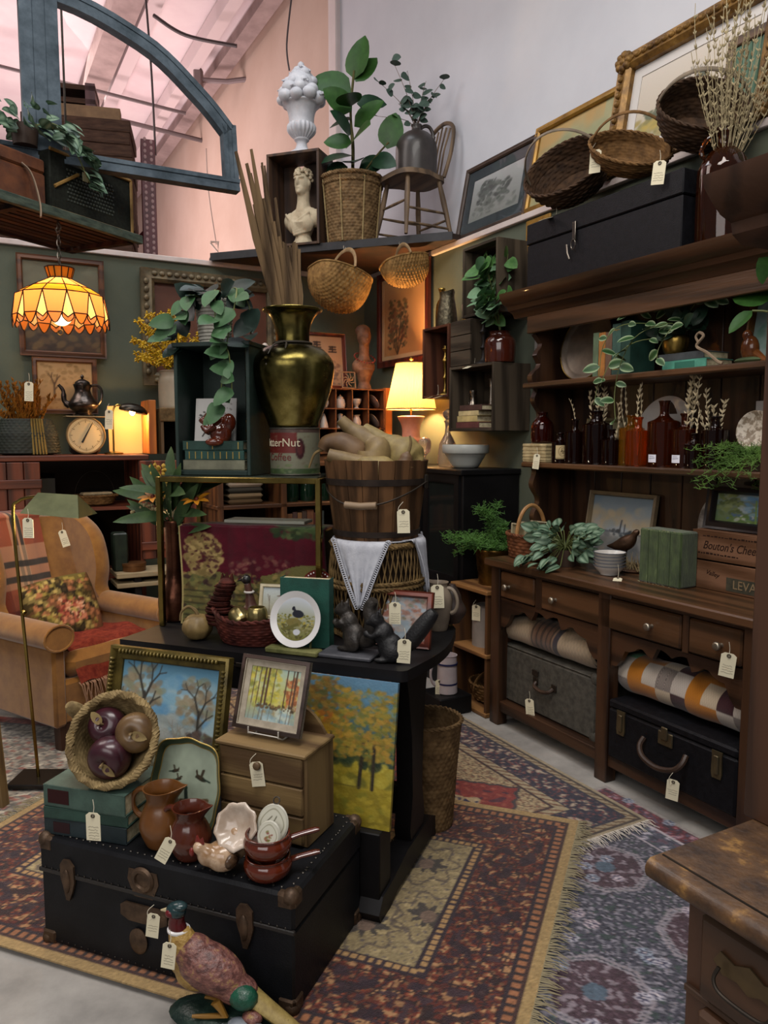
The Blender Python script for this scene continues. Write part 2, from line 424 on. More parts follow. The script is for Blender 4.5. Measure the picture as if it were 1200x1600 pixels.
struct('wall_white',rbox(-.72,6.2,-.34,-.14,0,7.2),M('white_wall_paint','bdbfc6','c6c8ce',r=.7,scale=1.4,bump=.08,bs=30))
struct('trim_3',rbox(-.86,-.70,-.36,-.10,0,7.2,.01),M('pilaster_paint','cbbfbd','d3c8c6',r=.6,scale=3,bump=.1),label='pale pilaster at the end of the white wall')
struct('wall_hall',rbox(-16,-.84,-.44,-.22,0,6.0),M('hall_wall_paint','bfa596','c9b1a3',r=.75,scale=1.2,bump=.1,bs=30))
SL=.10
def ceil_z(b):return 5.78+SL*(b+.22)
def ceil_pt(a,b,dz=0):return RM(a,b,ceil_z(b)+dz)
CEIL=M('ceiling_sheet','d9c6c8','e3d4d4',r=.7,scale=1.5,bump=.15,bs=14)
mb=MB();
nb=60
for i in range(nb+1):
 b=-.5+12.5*i/nb
 for a in (-16,1.6):mb.v.append(tuple(ceil_pt(a,b,.05*abs(math.sin(i*PI/5)))))
mb.f=[(2*i,2*i+1,2*i+3,2*i+2) for i in range(nb)]
n0=len(mb.v);mb.v+=[(x,y,z+.08) for x,y,z in mb.v[:n0]];mb.f+=[tuple(n0+k for k in f[::-1]) for f in mb.f[:nb]]
struct('ceiling',mb,CEIL,label='pale quilted sheet ceiling of the hall')
struct('wall_far',rbox(-16.2,-16,-.5,12,0,7),M('far_wall_paint','c9b4ae',r=.8))
BEAM=M('ceiling_beam_paint','8d7b78','a5918d',r=.7,scale=4,bump=.1)
LITE=M('ceiling_purlin_paint','cdbcbc',r=.6)
def ceil_beam(b,w_,h_,m,nm='ceiling_beam',lab='long beam under the hall ceiling'):
 mb=MB()
 for a in (-15.9,1.5):
  for (db,dz) in ((-w_/2,0),(w_/2,0),(w_/2,-h_),(-w_/2,-h_)):mb.v.append(tuple(ceil_pt(a,b+db,dz)))
 mb.f=[(0,1,2,3),(7,6,5,4),(0,4,5,1),(1,5,6,2),(2,6,7,3),(3,7,4,0)]
 o=obj(nm,mb,m);tag(o,lab,'beam');o['kind']='structure';return o
_b=room(O_+ray(180,75)*7.6)[1]
ceil_beam(1.16,.26,.20,BEAM,'trim_4','dark beam running under the pale ceiling')
ceil_beam(.90,.14,.12,LITE,'trim_5','pale purlin beside the dark ceiling beam')
ceil_beam(.28,.12,.18,LITE,'trim_6','pale ceiling rail nearest the hall wall')
ceil_beam(-.05,.16,.12,BEAM,'trim_7','brown rail in the corner of ceiling and hall wall')
ceil_beam(2.9,.30,.24,BEAM,'trim_8','dark beam farther left under the ceiling')
PIPE=M('sprinkler_pipe','6d6262',r=.5,metal=.4)
def ceil_pipe(p,q,r,nm,lab):
 o=obj(nm,MB().tube([p,q],r,8),PIPE);tag(o,lab,'pipe');return o
def onceil(px,py,dz=-.35):
 r=ray(px,py);z=5.9
 for k in range(12):
  p=O_+r*((z+dz-CAM_H)/r.z);z=ceil_z(room(p)[1])
 return p
p0,p1=onceil(175,148),onceil(285,176)
d=(p1-p0);ceil_pipe(p0-d*3.2,p0+d*1.05,.022,'sprinkler_pipe','thin dark pipe crossing under the pale ceiling')
p0,p1=onceil(165,182),onceil(325,222)
ceil_pipe(p0,p1,.03,'ceiling_conduit','pale conduit bar low under the ceiling by the rack')
t=thing('ceiling_bracket','small pale bracket lamp arm fixed on the ceiling rail','bracket',onceil(310,122,-.25))
obj('head',MB().cbox((0,0,-.05),(.10,.10,.30),.015),M('bracket_grey','7f7070',r=.5),t)
obj('arm',MB().tube([(0,0,-.02),(.35,-.05,-.06),(.62,-.12,-.06)],.03,8),M('bracket_grey'),t)
for k,(q0,q1,q2,lab) in enumerate([((228,0),(237,120),(243,243),'thin dark cable hanging beside the red rack upright'),((240,24),(290,55),(370,72),'drooping cable stapled across the pale ceiling'),((455,0),(448,70),(452,110),'twisted dark wire hanging in front of the hall wall'),((322,232),(326,300),(338,382),'thin white cord hanging down the hall wall')]):
 Y=(7.2,8.2,6.4,8.3)[k]
 o=obj('cable',MB().tube(smooth_path([PY(*q0,Y),PY(*q1,Y),PY(*q2,Y)],8),(.010,.02,.007,.006)[k],6),M('cable_dark','4a3f40',r=.6) if k!=3 else M('cord_white','c9b7ac',r=.6));tag(o,lab,'cable')
o=obj('wall_hook',MB().tube([PY(329,378,8.2),PY(341,378,8.2),PY(341,394,8.2),PY(329,380,8.2)],.012,6),M('hook_cream','d8c7ba',r=.5));tag(o,'small cream triangular hook at the foot of the hall wall','hook')
RUGM=M('rug_pile',vc=True,r=.95,bump=.6,scale=40,bs=260,sheen=.25)
def motif(cv,cx,cy,s,cols,n=6,ar=1.):
 for k in range(n):
  a=2*PI*k/n;cv.ell(cx+math.cos(a)*s*.62,cy+math.sin(a)*s*.62*ar,s*.36,s*.36*ar,cols[0],.9,.3)
  cv.ell(cx+math.cos(a)*s*.62,cy+math.sin(a)*s*.62*ar,s*.17,s*.17*ar,cols[1],.9,.4)
 cv.ell(cx,cy,s*.35,s*.35*ar,cols[1],1,.3);cv.ell(cx,cy,s*.18,s*.18*ar,cols[2],1,.3)
def arabesque(X,Y,s,seed,warp=.6):
 """curling-vine field in rug metres: returns two value fields"""
 r=np.random.RandomState(seed);wx=np.zeros_like(X);wy=np.zeros_like(X)
 for k in range(5):
  f=s*(.35+.5*k);a=r.uniform(0,2*PI,4);g=r.uniform(-1,1,4)
  wx+=np.sin(f*(X*g[0]+Y*g[1])+a[0])/(k+1);wy+=np.cos(f*(X*g[2]+Y*g[3])+a[1])/(k+1)
 A=np.sin(s*X+warp*3*wx)*np.cos(s*Y+warp*3*wy);B=np.sin(s*1.9*X+2*wy)*np.sin(s*1.9*Y-2*wx)
 return A,B
class Rug:
 def __init__(s,L,W,res,seed):
  s.L,s.W=L,W;s.nx,s.ny=int(L/res),int(W/res);s.cv=Cv(s.nx,s.ny,'806a50',seed)
  s.x=s.cv.X*L;s.y=s.cv.Y*W;s.e=np.minimum(np.minimum(s.x,L-s.x),np.minimum(s.y,W-s.y))
  mx=np.minimum(s.x,L-s.x);my=np.minimum(s.y,W-s.y);s.mx,s.my=mx,my
  s.t=np.where(mx<my,s.y,s.x)
 def m(s,mask,c,al=1.):s.cv.mixin(np.clip(mask,0,1).astype(float)*al,c);return s
 def band(s,e0,e1,c,al=1.):return s.m((s.e>=e0)&(s.e<e1),c,al)
 def vines(s,e0,e1,sc,seed,cols,th=(.25,.5,.35)):
  k=(s.e>=e0)&(s.e<e1)
  A,B=arabesque(s.mx if False else s.x,s.y,sc,seed)
  s.m(k&(A>th[0]),cols[0]);s.m(k&(A>th[1]),cols[1]);s.m(k&(np.abs(B)<.10),cols[2],.8);s.m(k&(B>.55),cols[3%len(cols)],.9);s.m(k&(A<-.62),cols[4%len(cols)],.85)
  return s
 def diaper(s,e0,e1,pitch,c,ph=0.,w_=.5):
  k=(s.e>=e0)&(s.e<e1);return s.m(k&(np.sin(2*PI*s.t/pitch+2*PI*(s.e-e0)/(e1-e0)*ph)>w_),c)
 def build(s,label,loc,rz,fringe=None,fcol='a59a7c',th=.006,name='rug',warpz=None):
  t=thing(name,label,'rug',loc,rz)
  n=s.cv.r.normal(0,.028,(s.ny,s.nx,1));s.cv.a=np.clip(s.cv.a*(1+n*1.6)+n*.3,0,1)
  canvas_obj('pile',s.cv,s.L,s.W,t,(s.L/2,-s.W/2,th),th-.001,RUGM,'xy')
  if fringe:
   mb=MB();r=s.cv.r
   for side in fringe:
    for k in range(int(s.W/.006)):
     y=-s.W*(k+r.rand())/(s.W/.006);x=s.L if side=='r' else 0;d=1 if side=='r' else -1;l=r.uniform(.025,.065)
     dy=r.uniform(-.018,.018)
     mb.tube([(x-d*.002,y,.006),(x+d*l*.5,y+dy*.4,.007+r.rand()*.004),(x+d*l,y+dy,.003)],[.0022,.0018,.0008],4,caps=False)
   obj('fringe',mb,M('fringe_'+fcol,fcol,r=.95),t,kind='stuff',nofix=True)
  return t
rg=Rug(2.02,1.30,.006,3);A,B=arabesque(rg.x,rg.y,24,4)
rg.m(rg.e>=0,'937a50');rg.band(.035,.05,'3b2622');rg.band(.05,.075,'8a5a3c').diaper(.05,.075,.03,'2f2220',0,.3);rg.band(.075,.083,'2b1f24')
rg.band(.083,.29,'54241a').vines(.083,.29,88,9,['7a3c28','9c7450','221618','6b4a34','2c1a24']).vines(.10,.27,34,19,['4a241e','8a6444','221618','35242a','261820'],(.75,.9,.35))
rg.band(.29,.30,'2c2026').band(.30,.318,'9c7a50').diaper(.30,.318,.025,'35262a').band(.318,.328,'2c2026')
f=rg.e>=.328;rg.m(f,'897957');A2,B2=arabesque(rg.x,rg.y,70,21)
rg.m(f&(A2>.55),'7b6d50',.7);rg.m(f&(np.abs(B2)<.07),'6d5c44',.6);rg.m(f&(A2<-.7),'a9966c',.6);rg.m(f&(B2>.8),'4b4246',.7)
for (cx,cy) in ((.45,.42),(.9,.88),(1.35,.42),(1.57,.82),(1.5,.45),(.5,.9),(1.02,.62),(1.22,.9),(1.66,.55)):
 q=np.hypot((rg.x-cx)*1.2,rg.y-cy);an=np.arctan2(rg.y-cy,rg.x-cx)
 rg.m(f&(q<.085*(.65+.4*np.sin(an*5+cx*9)*np.cos(an*3))),'38322f',.9);rg.m(f&(q<.03),'6f5a4c',.9)
 rg.m(f&(np.abs(q-.11-.02*np.sin(an*7))<.007),'4c413a',.7)
RUG_ROT=R_(-20.5)
rg.build('rust and beige oriental rug under the black trunk and table',(.732-2.02*math.cos(RUG_ROT),2.752-2.02*math.sin(RUG_ROT),.014),RUG_ROT,'rl','857b62')
rg=Rug(2.3,1.25,.0065,5)
rg.m(rg.e>=0,'8f8168');rg.band(.02,.03,'40362f').band(.03,.06,'8b7c62').diaper(.03,.06,.05,'59432f',1).band(.06,.07,'2c2a35')
rg.band(.07,.20,'2b2735').vines(.07,.20,84,30,['6d5a55','9a8a78','2a2734','6b3a38','1f2030'])
rg.band(.20,.21,'2c2a35').band(.21,.25,'94866a').diaper(.21,.25,.05,'6b4a38',1).band(.25,.26,'3b2a28')
rg.m(rg.e>=.26,'9a8868').vines(.26,2,84,33,['8d7a5c','a4936f','4a3c34','6e4a3a','7b5f48'])
for cx in (.55,1.15,1.85):
 q=np.abs(rg.x-cx)/.36+np.abs(rg.y-.625)/.34;q+=.05*np.sin(rg.x*60)*np.sin(rg.y*60)
 rg.m((q<1.08)&(rg.e>.26),'3a3134');rg.m((q<1.0)&(rg.e>.26),'742a26');A,B=arabesque(rg.x,rg.y,50,40)
 rg.m((q<.95)&(B>.5)&(rg.e>.26),'8d4a3a',.8);rg.m((q<.95)&(A>.62),'3e2030',.8)
 rg.m((q<.5),'a08e6c');rg.m((q<.45)&(B>.2),'2f2f4a');rg.m(q<.2,'6b2b2c')
p=RM(.95,1.90,.004);rg.build('red medallion rug with navy border beside the dark dresser',RM(1.20,.60,.007),ROT_R,'r','b7afa4')
rg=Rug(2.2,1.35,.0065,8)
rg.m(rg.e>=0,'45444f').vines(0,2,100,51,['34343f','67656e','23242e','85808a','33403e'])
rg.band(.0,.02,'8b8480').band(.02,.10,'5c2b33').vines(.02,.10,70,52,['7a3c44','96707a','3a2026','4a4456','2d2430']).band(.10,.11,'a59aa0')
rg.band(.11,.20,'4a4a58').vines(.11,.20,60,57,['6b6a78','a09aa4','2b2b38','3f4a4a','5c4450']).band(.20,.208,'a59aa0')
for (cx,cy) in [(.45+.42*i,.45+.45*j) for i in range(5) for j in range(2)]:
 q=np.maximum(np.abs(rg.x-cx),np.abs(rg.y-cy))*.55+(np.abs(rg.x-cx)+np.abs(rg.y-cy))*.45
 rg.m((np.abs(q-.15)<.006)|(np.abs(q-.135)<.004),'8f868c',.8);A,B=arabesque(rg.x,rg.y,110,60);rg.m((q<.13),'3f262e',.7);rg.m((q<.13)&(A>.45),'7a6e76');rg.m((q<.035),'4a5866')
for k in range(150):
 cx,cy=rg.cv.r.rand(2);motif(rg.cv,cx,cy,.011,[('a7a3ad','8f98a6','b3a3aa')[k%3],'34344a','c0b6ba'],6,2.2/1.35)
rg.build('floral navy and grey rug in front of the brown chest',RM(3.2,.52,0),ROT_R,None)
rg=Rug(1.9,1.4,.009,11)
rg.m(rg.e>=0,'9c9488').band(.03,.09,'8e3a30').vines(.03,.09,60,70,['a85a48','7a2e28','5a2a28']).band(.09,.1,'4a4442').vines(.1,.25,50,71,['6d675f','b0a898','3f3b3b','7d756a','4a4644'])
rg.m(rg.e>=.25,'8a8276').vines(.25,2,44,72,['6b655c','aaa293','3d3a3b','7a4a40','5a5650'])
rg.build('faded grey rug with red edge under the armchair',(-2.75,4.05,0),R_(-12),'r','b4ab9a')
# ================================================================ LARGE FURNITURE
WX=wood('dark_oak','24150c','3f2818','x',r=.42,sc=5,coat=.15);WZ=wood('dark_oak','24150c','3f2818','z',r=.42,sc=5,coat=.15);WY=wood('dark_oak','24150c','3f2818','y',r=.42,coat=.15)
WXL=wood('mid_oak','33200f','523620','x',r=.42,sc=5,coat=.2)
KNOB=M('worn_brass_knob','8d8272','b3aa99',r=.35,metal=.9,scale=20)
BRASS=M('aged_brass','6b5527','a98d4a',r=.3,metal=1.,scale=9,rv=.12)
DARKM=M('dark_iron','2a2622','3d352d',r=.5,metal=.7,scale=20)
HT=thing('welsh_dresser','tall dark wood dresser with open shelves and scalloped apron','dresser',RM(2.36,.5),ROT_R)
W_=1.50
for x in (0,.745,W_-.07):
 obj('leg',MB().box(x,x+.07,.0,.06,.0,.81,.004),WZ,HT);
 if x!=.745:obj('leg',MB().box(x,x+.07,.42,.48,.0,.81,.004),WZ,HT)
for x in (.01,W_-.04):obj('side_panel',MB().box(x,x+.03,.06,.42,.12,.81),WZ,HT)
obj('base_shelf',MB().box(.06,W_-.06,.012,.47,.07,.125,.004),WX,HT)
obj('back_panel',MB().box(.03,W_-.03,.462,.478,.12,.81),WX,HT)
obj('drawer_case',MB().box(.07,W_-.07,.035,.46,.655,.81),WX,HT)
obj('rail',MB().box(.07,W_-.07,.008,.04,.795,.81),WX,HT)
for x0,x1 in ((.335,.378),(1.172,1.20)):obj('drawer_divider',MB().box(x0,x1,.008,.05,.655,.797),WZ,HT)
for (x0,x1) in ((.07,.745),(.815,W_-.07)):
 pts=[(x0,.655),(x1,.655),(x1,.49)];n=26
 for k in range(n+1):
  t_=1-k/n;q=abs(t_-.5)*2
  z=.635-.05*abs(math.sin(q*PI*2.0))**.6*(q>.25)-.125*max(0,(q-.78)/.22)**.7-(.0 if q>.12 else .02*(1-q/.12))
  pts.append((lerp(x0+.005,x1-.005,t_),z))
 pts.append((x0,.49));obj('apron',MB().prism(pts[::-1],.012,.036),WX,HT)
for (x0,x1,kn) in ((.078,.33,(.144,)),(.383,1.168,(.482,1.033)),(1.204,1.424,(1.345,))):
 d_=obj('drawer',MB().box(x0,x1,.0,.03,.662,.79,.006),WXL,HT)
 for k in kn:obj('knob',MB().lathe(sprof([(0,.035),(.012,.034),(.016,.026),(.011,.016),(.006,.01),(.009,0)],3),14),KNOB,d_,(k,0,.722),(PI/2,0,0))
obj('top',MB().box(-.03,W_+.03,-.025,.5,.81,.846,.006),WXL,HT)
def side_prof():
 pts=[(.5,.846),(.5,2.04)];zs=[2.04,1.735,1.70,1.34,1.30,.846]
 for i in range(60):
  z=lerp(2.04,.85,i/59);seg=[(2.04,1.735),(1.735,1.325),(1.325,.85)]
  y=.215
  for (hi,lo) in seg:
   if lo<=z<=hi:
    t_=(hi-z)/(hi-lo);e=min(t_,1-t_)
    y=.20+.055*math.sin(min(e/.5,1)*PI*.5)**.5+.018*math.sin(t_*PI*6)*(0.05<t_<.95)
  pts.append((y,z))
 return pts
for x in (0,W_-.035):obj('side_board',MB().prism(side_prof(),x,x+.035,'x'),WZ,HT)
npl=8
for k in range(npl):
 x0=.035+(W_-.07)*k/npl;obj('back_plank',MB().box(x0+.002,x0+(W_-.07)/npl-.002,.478,.496,.846,2.04,.003),WZ,HT)
obj('shelf',MB().box(-.012,W_+.012,.185,.48,1.298,1.325,.006),WXL,HT)
obj('shelf',MB().box(-.012,W_+.012,.185,.48,1.693,1.72,.006),WXL,HT)
obj('frieze',MB().box(0,W_,.20,.225,1.965,2.05,.003),WXL,HT)
cor=[(.20,2.05),(.195,2.06),(.185,2.075),(.16,2.085),(.15,2.105),(.125,2.115),(.105,2.14),(.10,2.165),(.48,2.165),(.48,2.05)]
obj('cornice',MB().prism([(y,z) for y,z in cor],-.10,W_+.08,'x'),WX,HT)
def DR(x,y,z):return RM(2.36+x,.5-y,z)
CB=thing('step_back_cupboard','brown cupboard standing on a chest of drawers at the right edge','cupboard',RM(4.597,1.84),ROT_R)
TOPM=M('worn_chest_top','2a1a0f','543a20',r=.5,scale=11,bump=.5,bs=70,c3='a37a3e',lo=.38,hi=.57,coat=.1)
CW=wood('chest_wood','2e1d11','432b1a','x',r=.5,sc=3);CWZ=wood('cupboard_wood','2e1b10','442b1c','z',r=.5,sc=4)
L_=.98
obj('chest_body',MB().box(.035,L_,.06,.60,.0,.715,.004),CWZ,CB)
for (z0,z1) in ((.545,.69),(.36,.525),(.17,.34),(.02,.15)):
 d_=obj('drawer',MB().box(.075,L_-.1,.038,.07,z0,z1,.008),CW,CB)
 for hx in (.17,.68):
  h_=obj('bail_pull',MB().tube(smooth_path([(-.045,-.012,0),(-.048,-.02,-.02),(-.03,-.022,-.034),(.03,-.022,-.034),(.048,-.02,-.02),(.045,-.012,0)],5),.0032,8),DARKM,d_,(hx,.036,(z0+z1)/2+.015))
  obj('back_plate',MB().prism([(-.062,0),(-.05,.02),(-.025,.012),(0,.024),(.025,.012),(.05,.02),(.062,0),(.045,-.016),(.02,-.012),(0,-.022),(-.02,-.012),(-.045,-.016)],.0,.003),M('pull_plate','4d4030','6b5a40',r=.45,metal=.8),h_,(0,-.0035,0))
for (z0) in (.535,.35,.16):obj('rail',MB().box(.04,L_-.06,.05,.06,z0-.006,z0+.006,.002),CW,CB)
mb=MB();prof=[(.0,.737),(.004,.745),(.012,.75),(.62,.75),(.62,.712),(.014,.712),(.004,.72),(.0,.728)]
obj('chest_top',MB().prism(prof,-.005,L_+.02,'x'),TOPM,CB)
obj('edge_bead',MB().box(.0,L_,.034,.038,.748,.7512),DARKM,CB)
obj('upper_body',MB().box(-.02,L_+.02,.30,.60,.75,1.83),CWZ,CB)
obj('stile',MB().box(-.025,.035,.276,.302,.75,1.83,.003),CWZ,CB)
dr=obj('door',MB().box(.039,.50,.282,.302,.755,1.80,.003),wood('cupboard_door','33201a','4a2f20','z',r=.45,sc=4),CB)
obj('door_panel',MB().box(.10,.44,.276,.284,.83,1.72,.008),wood('cupboard_door','','','z'),dr)
for z in (1.10,1.60):
 obj('hinge',MB().box(.033,.045,.272,.284,z-.035,z+.035,.002).tube([(.038,.272,z-.034),(.038,.272,z+.034)],.004,8),M('hinge_brass','77694f',r=.35,metal=.9),dr)
obj('door',MB().box(.505,L_,.282,.302,.755,1.80,.003),wood('cupboard_door','','','z'),CB)
cor=[(.30,1.80),(.275,1.815),(.27,1.835),(.24,1.845),(.215,1.865),(.195,1.885),(.19,1.905),(.62,1.905),(.62,1.80)]
obj('cornice',MB().prism(cor,-.10,L_+.1,'x'),CWZ,CB)
TB=thing('trestle_table','black painted trestle table with a rounded drop leaf top','table',(.087,2.49,.02),R_(-21))
BLK=M('black_paint','0d0c0d','161517',r=.48,spec=.25,scale=5,bump=.15,c3='2b2826',lo=.4,hi=.7)
def TBL(x,y,z=.745):
 c,s_=math.cos(R_(-21)),math.sin(R_(-21));return Vector((.087+x*c-y*s_,2.49+x*s_+y*c,z))
top=[(-1.0,-.225),(.035,-.225)]+[(.035+.03*math.sin(q*PI/2/8),-.195-.03*math.cos(q*PI/2/8)) for q in range(9)]+[(.065+.035*math.sin(q*PI/10),-.19+.5*q/10) for q in range(1,10)]+[(.06,.34),(.03,.40),(-.95,.40),(-1.0,.37)]
mb=MB().prism(top,.69,.725,'z');obj('tabletop',mb,BLK,TB)
obj('drop_leaf',MB().box(-.92,-.42,-.222,-.204,.60,.684,.004),BLK,TB)
for x in (-.80,-.50):obj('hinge',MB().box(x-.03,x+.03,-.227,-.203,.676,.692,.002),DARKM,TB)
for x in (0.,-.88):
 pts=[(-.045,.05),(-.075,.14),(-.05,.25),(-.06,.45),(-.09,.60),(-.12,.69),(.12,.69),(.09,.60),(.06,.45),(.05,.25),(.075,.14),(.045,.05)]
 obj('post',MB().prism(pts,x-.028,x+.028,'x'),BLK,TB)
 ft=[(-.36,-.0),(-.375,.03),(-.34,.07),(-.26,.075),(-.12,.10),(.12,.10),(.18,.075),(.23,.05),(.24,.0),(.18,.0),(.14,.02),(-.22,.02),(-.28,.0)]
 obj('foot',MB().prism(ft,x-.035,x+.035,'x'),BLK,TB)
obj('stretcher',MB().box(-.86,-.02,-.02,.02,.16,.26,.004),BLK,TB)
TR=thing('steamer_trunk','black studded flat trunk standing on the rust rug','trunk',(-.969,2.063,.02),R_(-21))
def TRK(x,y,z=.345):
 c,s_=math.cos(R_(-21)),math.sin(R_(-21));return Vector((-.969+x*c-y*s_,2.063+x*s_+y*c,z))
TRB=M('trunk_canvas','0c0d10','17181c',r=.5,spec=.25,scale=6,bump=.2,bs=200,c3='2c2b2b',lo=.4,hi=.72)
RUST=M('rusted_fitting','3d2f24','5f4b3a',r=.5,metal=.6,scale=25,bump=.2,c3='8a735c')
TW,TD,TH=.80,.42,.315
obj('body',MB().box(0,TW,0,TD,0,.215,.006),TRB,TR)
lid=obj('lid',MB().box(-.003,TW+.003,-.003,TD+.003,.219,TH,.008),TRB,TR)
obj('edge_strip',MB().box(-.004,TW+.004,-.0055,.004,.212,.224,.002),M('trunk_edge','221f1d',r=.5),TR)
mb=MB()
for k in range(34):
 x=.02+(TW-.04)*k/33
 for y in (.022,TD-.022):mb.ball((x,y,TH+.001),(.0045,.0045,.003),8,5)
 mb.ball((x,-.004,.228),(.003,.002,.003),6,4);mb.ball((x,-.001,.014),(.003,.002,.003),6,4)
 if k%4==1:
  for y in (.11,.21,.31):mb.ball((x,y,TH+.001),(.0045,.0045,.003),8,5)
for k in range(16):
 y=.02+(TD-.04)*k/15
 for x in (.022,TW-.022):mb.ball((x,y,TH+.001),(.0045,.0045,.003),8,5)
obj('stud',mb,M('trunk_stud','2f2d2b','4a4642',r=.35,metal=.8),TR,kind='stuff')
for (x,y,z) in [(x,y,z) for x in (0,TW) for y in (0,TD) for z in (0,TH)]:
 mb=MB();sx,sy,sz=(1 if x==0 else -1),(1 if y==0 else -1),(1 if z==0 else -1)
 mb.ball((x+sx*.012,y+sy*.012,z+sz*.012),(.022,.022,.022),12,8);mb.cbox((x+sx*.022,y+sy*.008,z+sz*.02),(.05,.026,.044),.008);mb.cbox((x+sx*.008,y+sy*.022,z+sz*.02),(.026,.05,.044),.008)
 obj('corner_cap',mb,RUST,TR)
def latch(x,flip=1):
 pts=[(-.022,.045),(-.012,.06),(.008,.062),(.024,.045),(.026,.0),(.018,-.03),(.008,-.055),(-.004,-.055),(-.012,-.02),(-.022,.01)]
 l_=obj('latch',MB().prism(pts,-.008,.0),RUST,TR,(x,-.002,.205));obj('latch_spring',MB().ball((0,-.009,-.0),(.012,.007,.035),10,7),RUST,l_)
latch(.10);latch(.665)
lk=obj('lock',MB().lathe([(.034,0),(.036,.004),(.030,.010),(.022,.010),(.019,.004),(.0,.003)],24),RUST,TR,(.355,-.003,.262),(PI/2,0,0))
obj('lock_plate',MB().prism([(-.045,.03),(.045,.03),(.05,.0),(.03,-.045),(-.03,-.045),(-.05,0)],-.004,0),RUST,TR,(.355,-.001,.256))
obj('hasp',MB().prism([(-.075,.014),(-.06,.024),(.06,.024),(.075,.014),(.075,-.014),(.05,-.026),(-.05,-.026),(-.075,-.014)],-.006,0),RUST,TR,(.355,-.001,.165))
obj('hasp_drop',MB().lathe([(.028,0),(.029,.004),(.022,.008),(0,.009)],20,sy=1.25),RUST,TR,(.335,-.003,.085),(PI/2,0,0))
AC=thing('wing_armchair','mustard orange upholstered wing armchair at the left','armchair',(-1.47,3.86,.008),R_(57))
ORG=M('mustard_velvet','7a5022','8e622c',r=.85,scale=14,sheen=.4,bump=.2,bs=300)
obj('base',MB().box(-.33,.33,-.36,.33,.12,.34,.02),ORG,AC)
for (x,y) in ((-.3,-.33),(.3,-.33),(-.3,.3),(.3,.3)):obj('leg',MB().prism([(x-.025,0),(x+.025,0),(x+.03,.13),(x-.03,.13)],y-.025,y+.025),wood('chair_leg','2a1710','3d2418','z'),AC)
def pillow_mb(w_,d_,h_,n=14,e=.5):
 mb=MB()
 def f(s_,u_,v_):
  x,y=u_*2-1,v_*2-1;b=((1-abs(x)**2.6)*(1-abs(y)**2.6));return (x*w_/2*(1-.06*abs(y)**2),y*d_/2*(1-.06*abs(x)**2),s_*h_/2*max(b,0)**e)
 mb.grid(lambda a,b:f(1,a,b),n,n);mb.grid(lambda a,b:f(-1,b,a),n,n);return mb
obj('seat_cushion',MB().box(-.285,.285,-.37,.26,.34,.47,.045),ORG,AC)
for s_ in (-1,1):
 mb=MB().box(s_*.29 if s_>0 else -.36,.36 if s_>0 else -.29,-.37,.34,.12,.56,.015)
 n=16;prof=[(s_*.335+.078*math.cos(2*PI*k/n),.565+.062*math.sin(2*PI*k/n)) for k in range(n)]
 a_=obj('arm',mb,ORG,AC);obj('arm_roll',MB().prism(prof,-.385,.34),ORG,a_,sharp=50)
 obj('piping',MB().tube([(p[0],-.386,p[1]) for p in prof],.006,6,True),ORG,a_)
bk=MB();
def backf(front):
 def f(a,b):
  x=(a-.5)*.66;z=.40+.66*b;top=1-max(0,(abs(a-.5)*2-.55)/.45)**2*.10*(b>.6)
  z=.40+(.66*b)*top;y=.24+.20*b+(0 if front else .12)-(.05*math.cos((a-.5)*PI)*math.sin(b*PI) if front else 0)
  return (x,y,z)
 return f
bk.grid(backf(True),16,14);n1=len(bk.v);bk.grid(backf(False),16,14)
def rim(mb,nu,nv,o1,o2):
 V=nv+1;ring=[i*V for i in range(nu+1)]+[nu*V+j for j in range(1,nv+1)]+[i*V+nv for i in range(nu-1,-1,-1)]+[j for j in range(nv-1,0,-1)]
 k=len(ring);mb.f+=[(o1+ring[i],o1+ring[(i+1)%k],o2+ring[(i+1)%k],o2+ring[i]) for i in range(k)]
rim(bk,16,14,0,n1);b_=obj('backrest',bk,ORG,AC,sharp=60)
for k in range(7):b_c=obj('tuft_button',MB().ball((0,0,0),(.014,.01,.014),8,6),ORG,b_,(-.2+.2*(k%3)+(.1 if k>3 else 0),.30+.08*(k//3),.62+.14*(k//3)))
for s_ in (-1,1):
 pts=[(.36,.52),(.52,1.04),(.40,1.07),(.30,1.05),(.20,.98),(.15,.88),(.13,.76),(.15,.64),(.12,.56)]
 pts=[(p.x,p.y) for p in smooth_path([(a,b,0) for a,b in pts+[pts[0]]],4)][:-1]
 mb=MB();x0,x1=(.27,.36) if s_>0 else (-.36,-.27);k=len(pts);cxy=(.3,.8)
 rows=[(x0,.93),(x0+.02,1.0),(x1-.02,1.0),(x1,.93)]
 for (xx,sc) in rows:
  for (y,z) in pts:mb.v.append((xx,cxy[0]+(y-cxy[0])*sc,cxy[1]+(z-cxy[1])*sc))
 for r_ in range(3):
  for i in range(k):mb.f.append((r_*k+i,r_*k+(i+1)%k,(r_+1)*k+(i+1)%k,(r_+1)*k+i))
 mb.f.append(tuple(range(k)));mb.f.append(tuple(range(3*k,4*k))[::-1]);obj('wing',mb,ORG,AC,sharp=60)
BR=(RM(.85,1.66));BC=thing('plank_cupboard','low red brown plank cupboard with doors opened, against the back wall','cupboard',RM(.72,2.75),ROT_B)
RDX=wood('red_brown_plank','3b1a10','6a3420','x',r=.55);RDZ=wood('red_brown_plank','3b1a10','6a3420','z',r=.55)
obj('top',MB().box(-.05,.92,-.02,.44,1.315,1.345,.004),RDX,BC)
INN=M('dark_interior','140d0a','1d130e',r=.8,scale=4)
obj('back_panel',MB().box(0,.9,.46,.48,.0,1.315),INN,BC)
for x in (0,.28,.86):obj('side_panel',MB().box(x,x+.025,.0,.46,0,1.315),RDZ,BC)
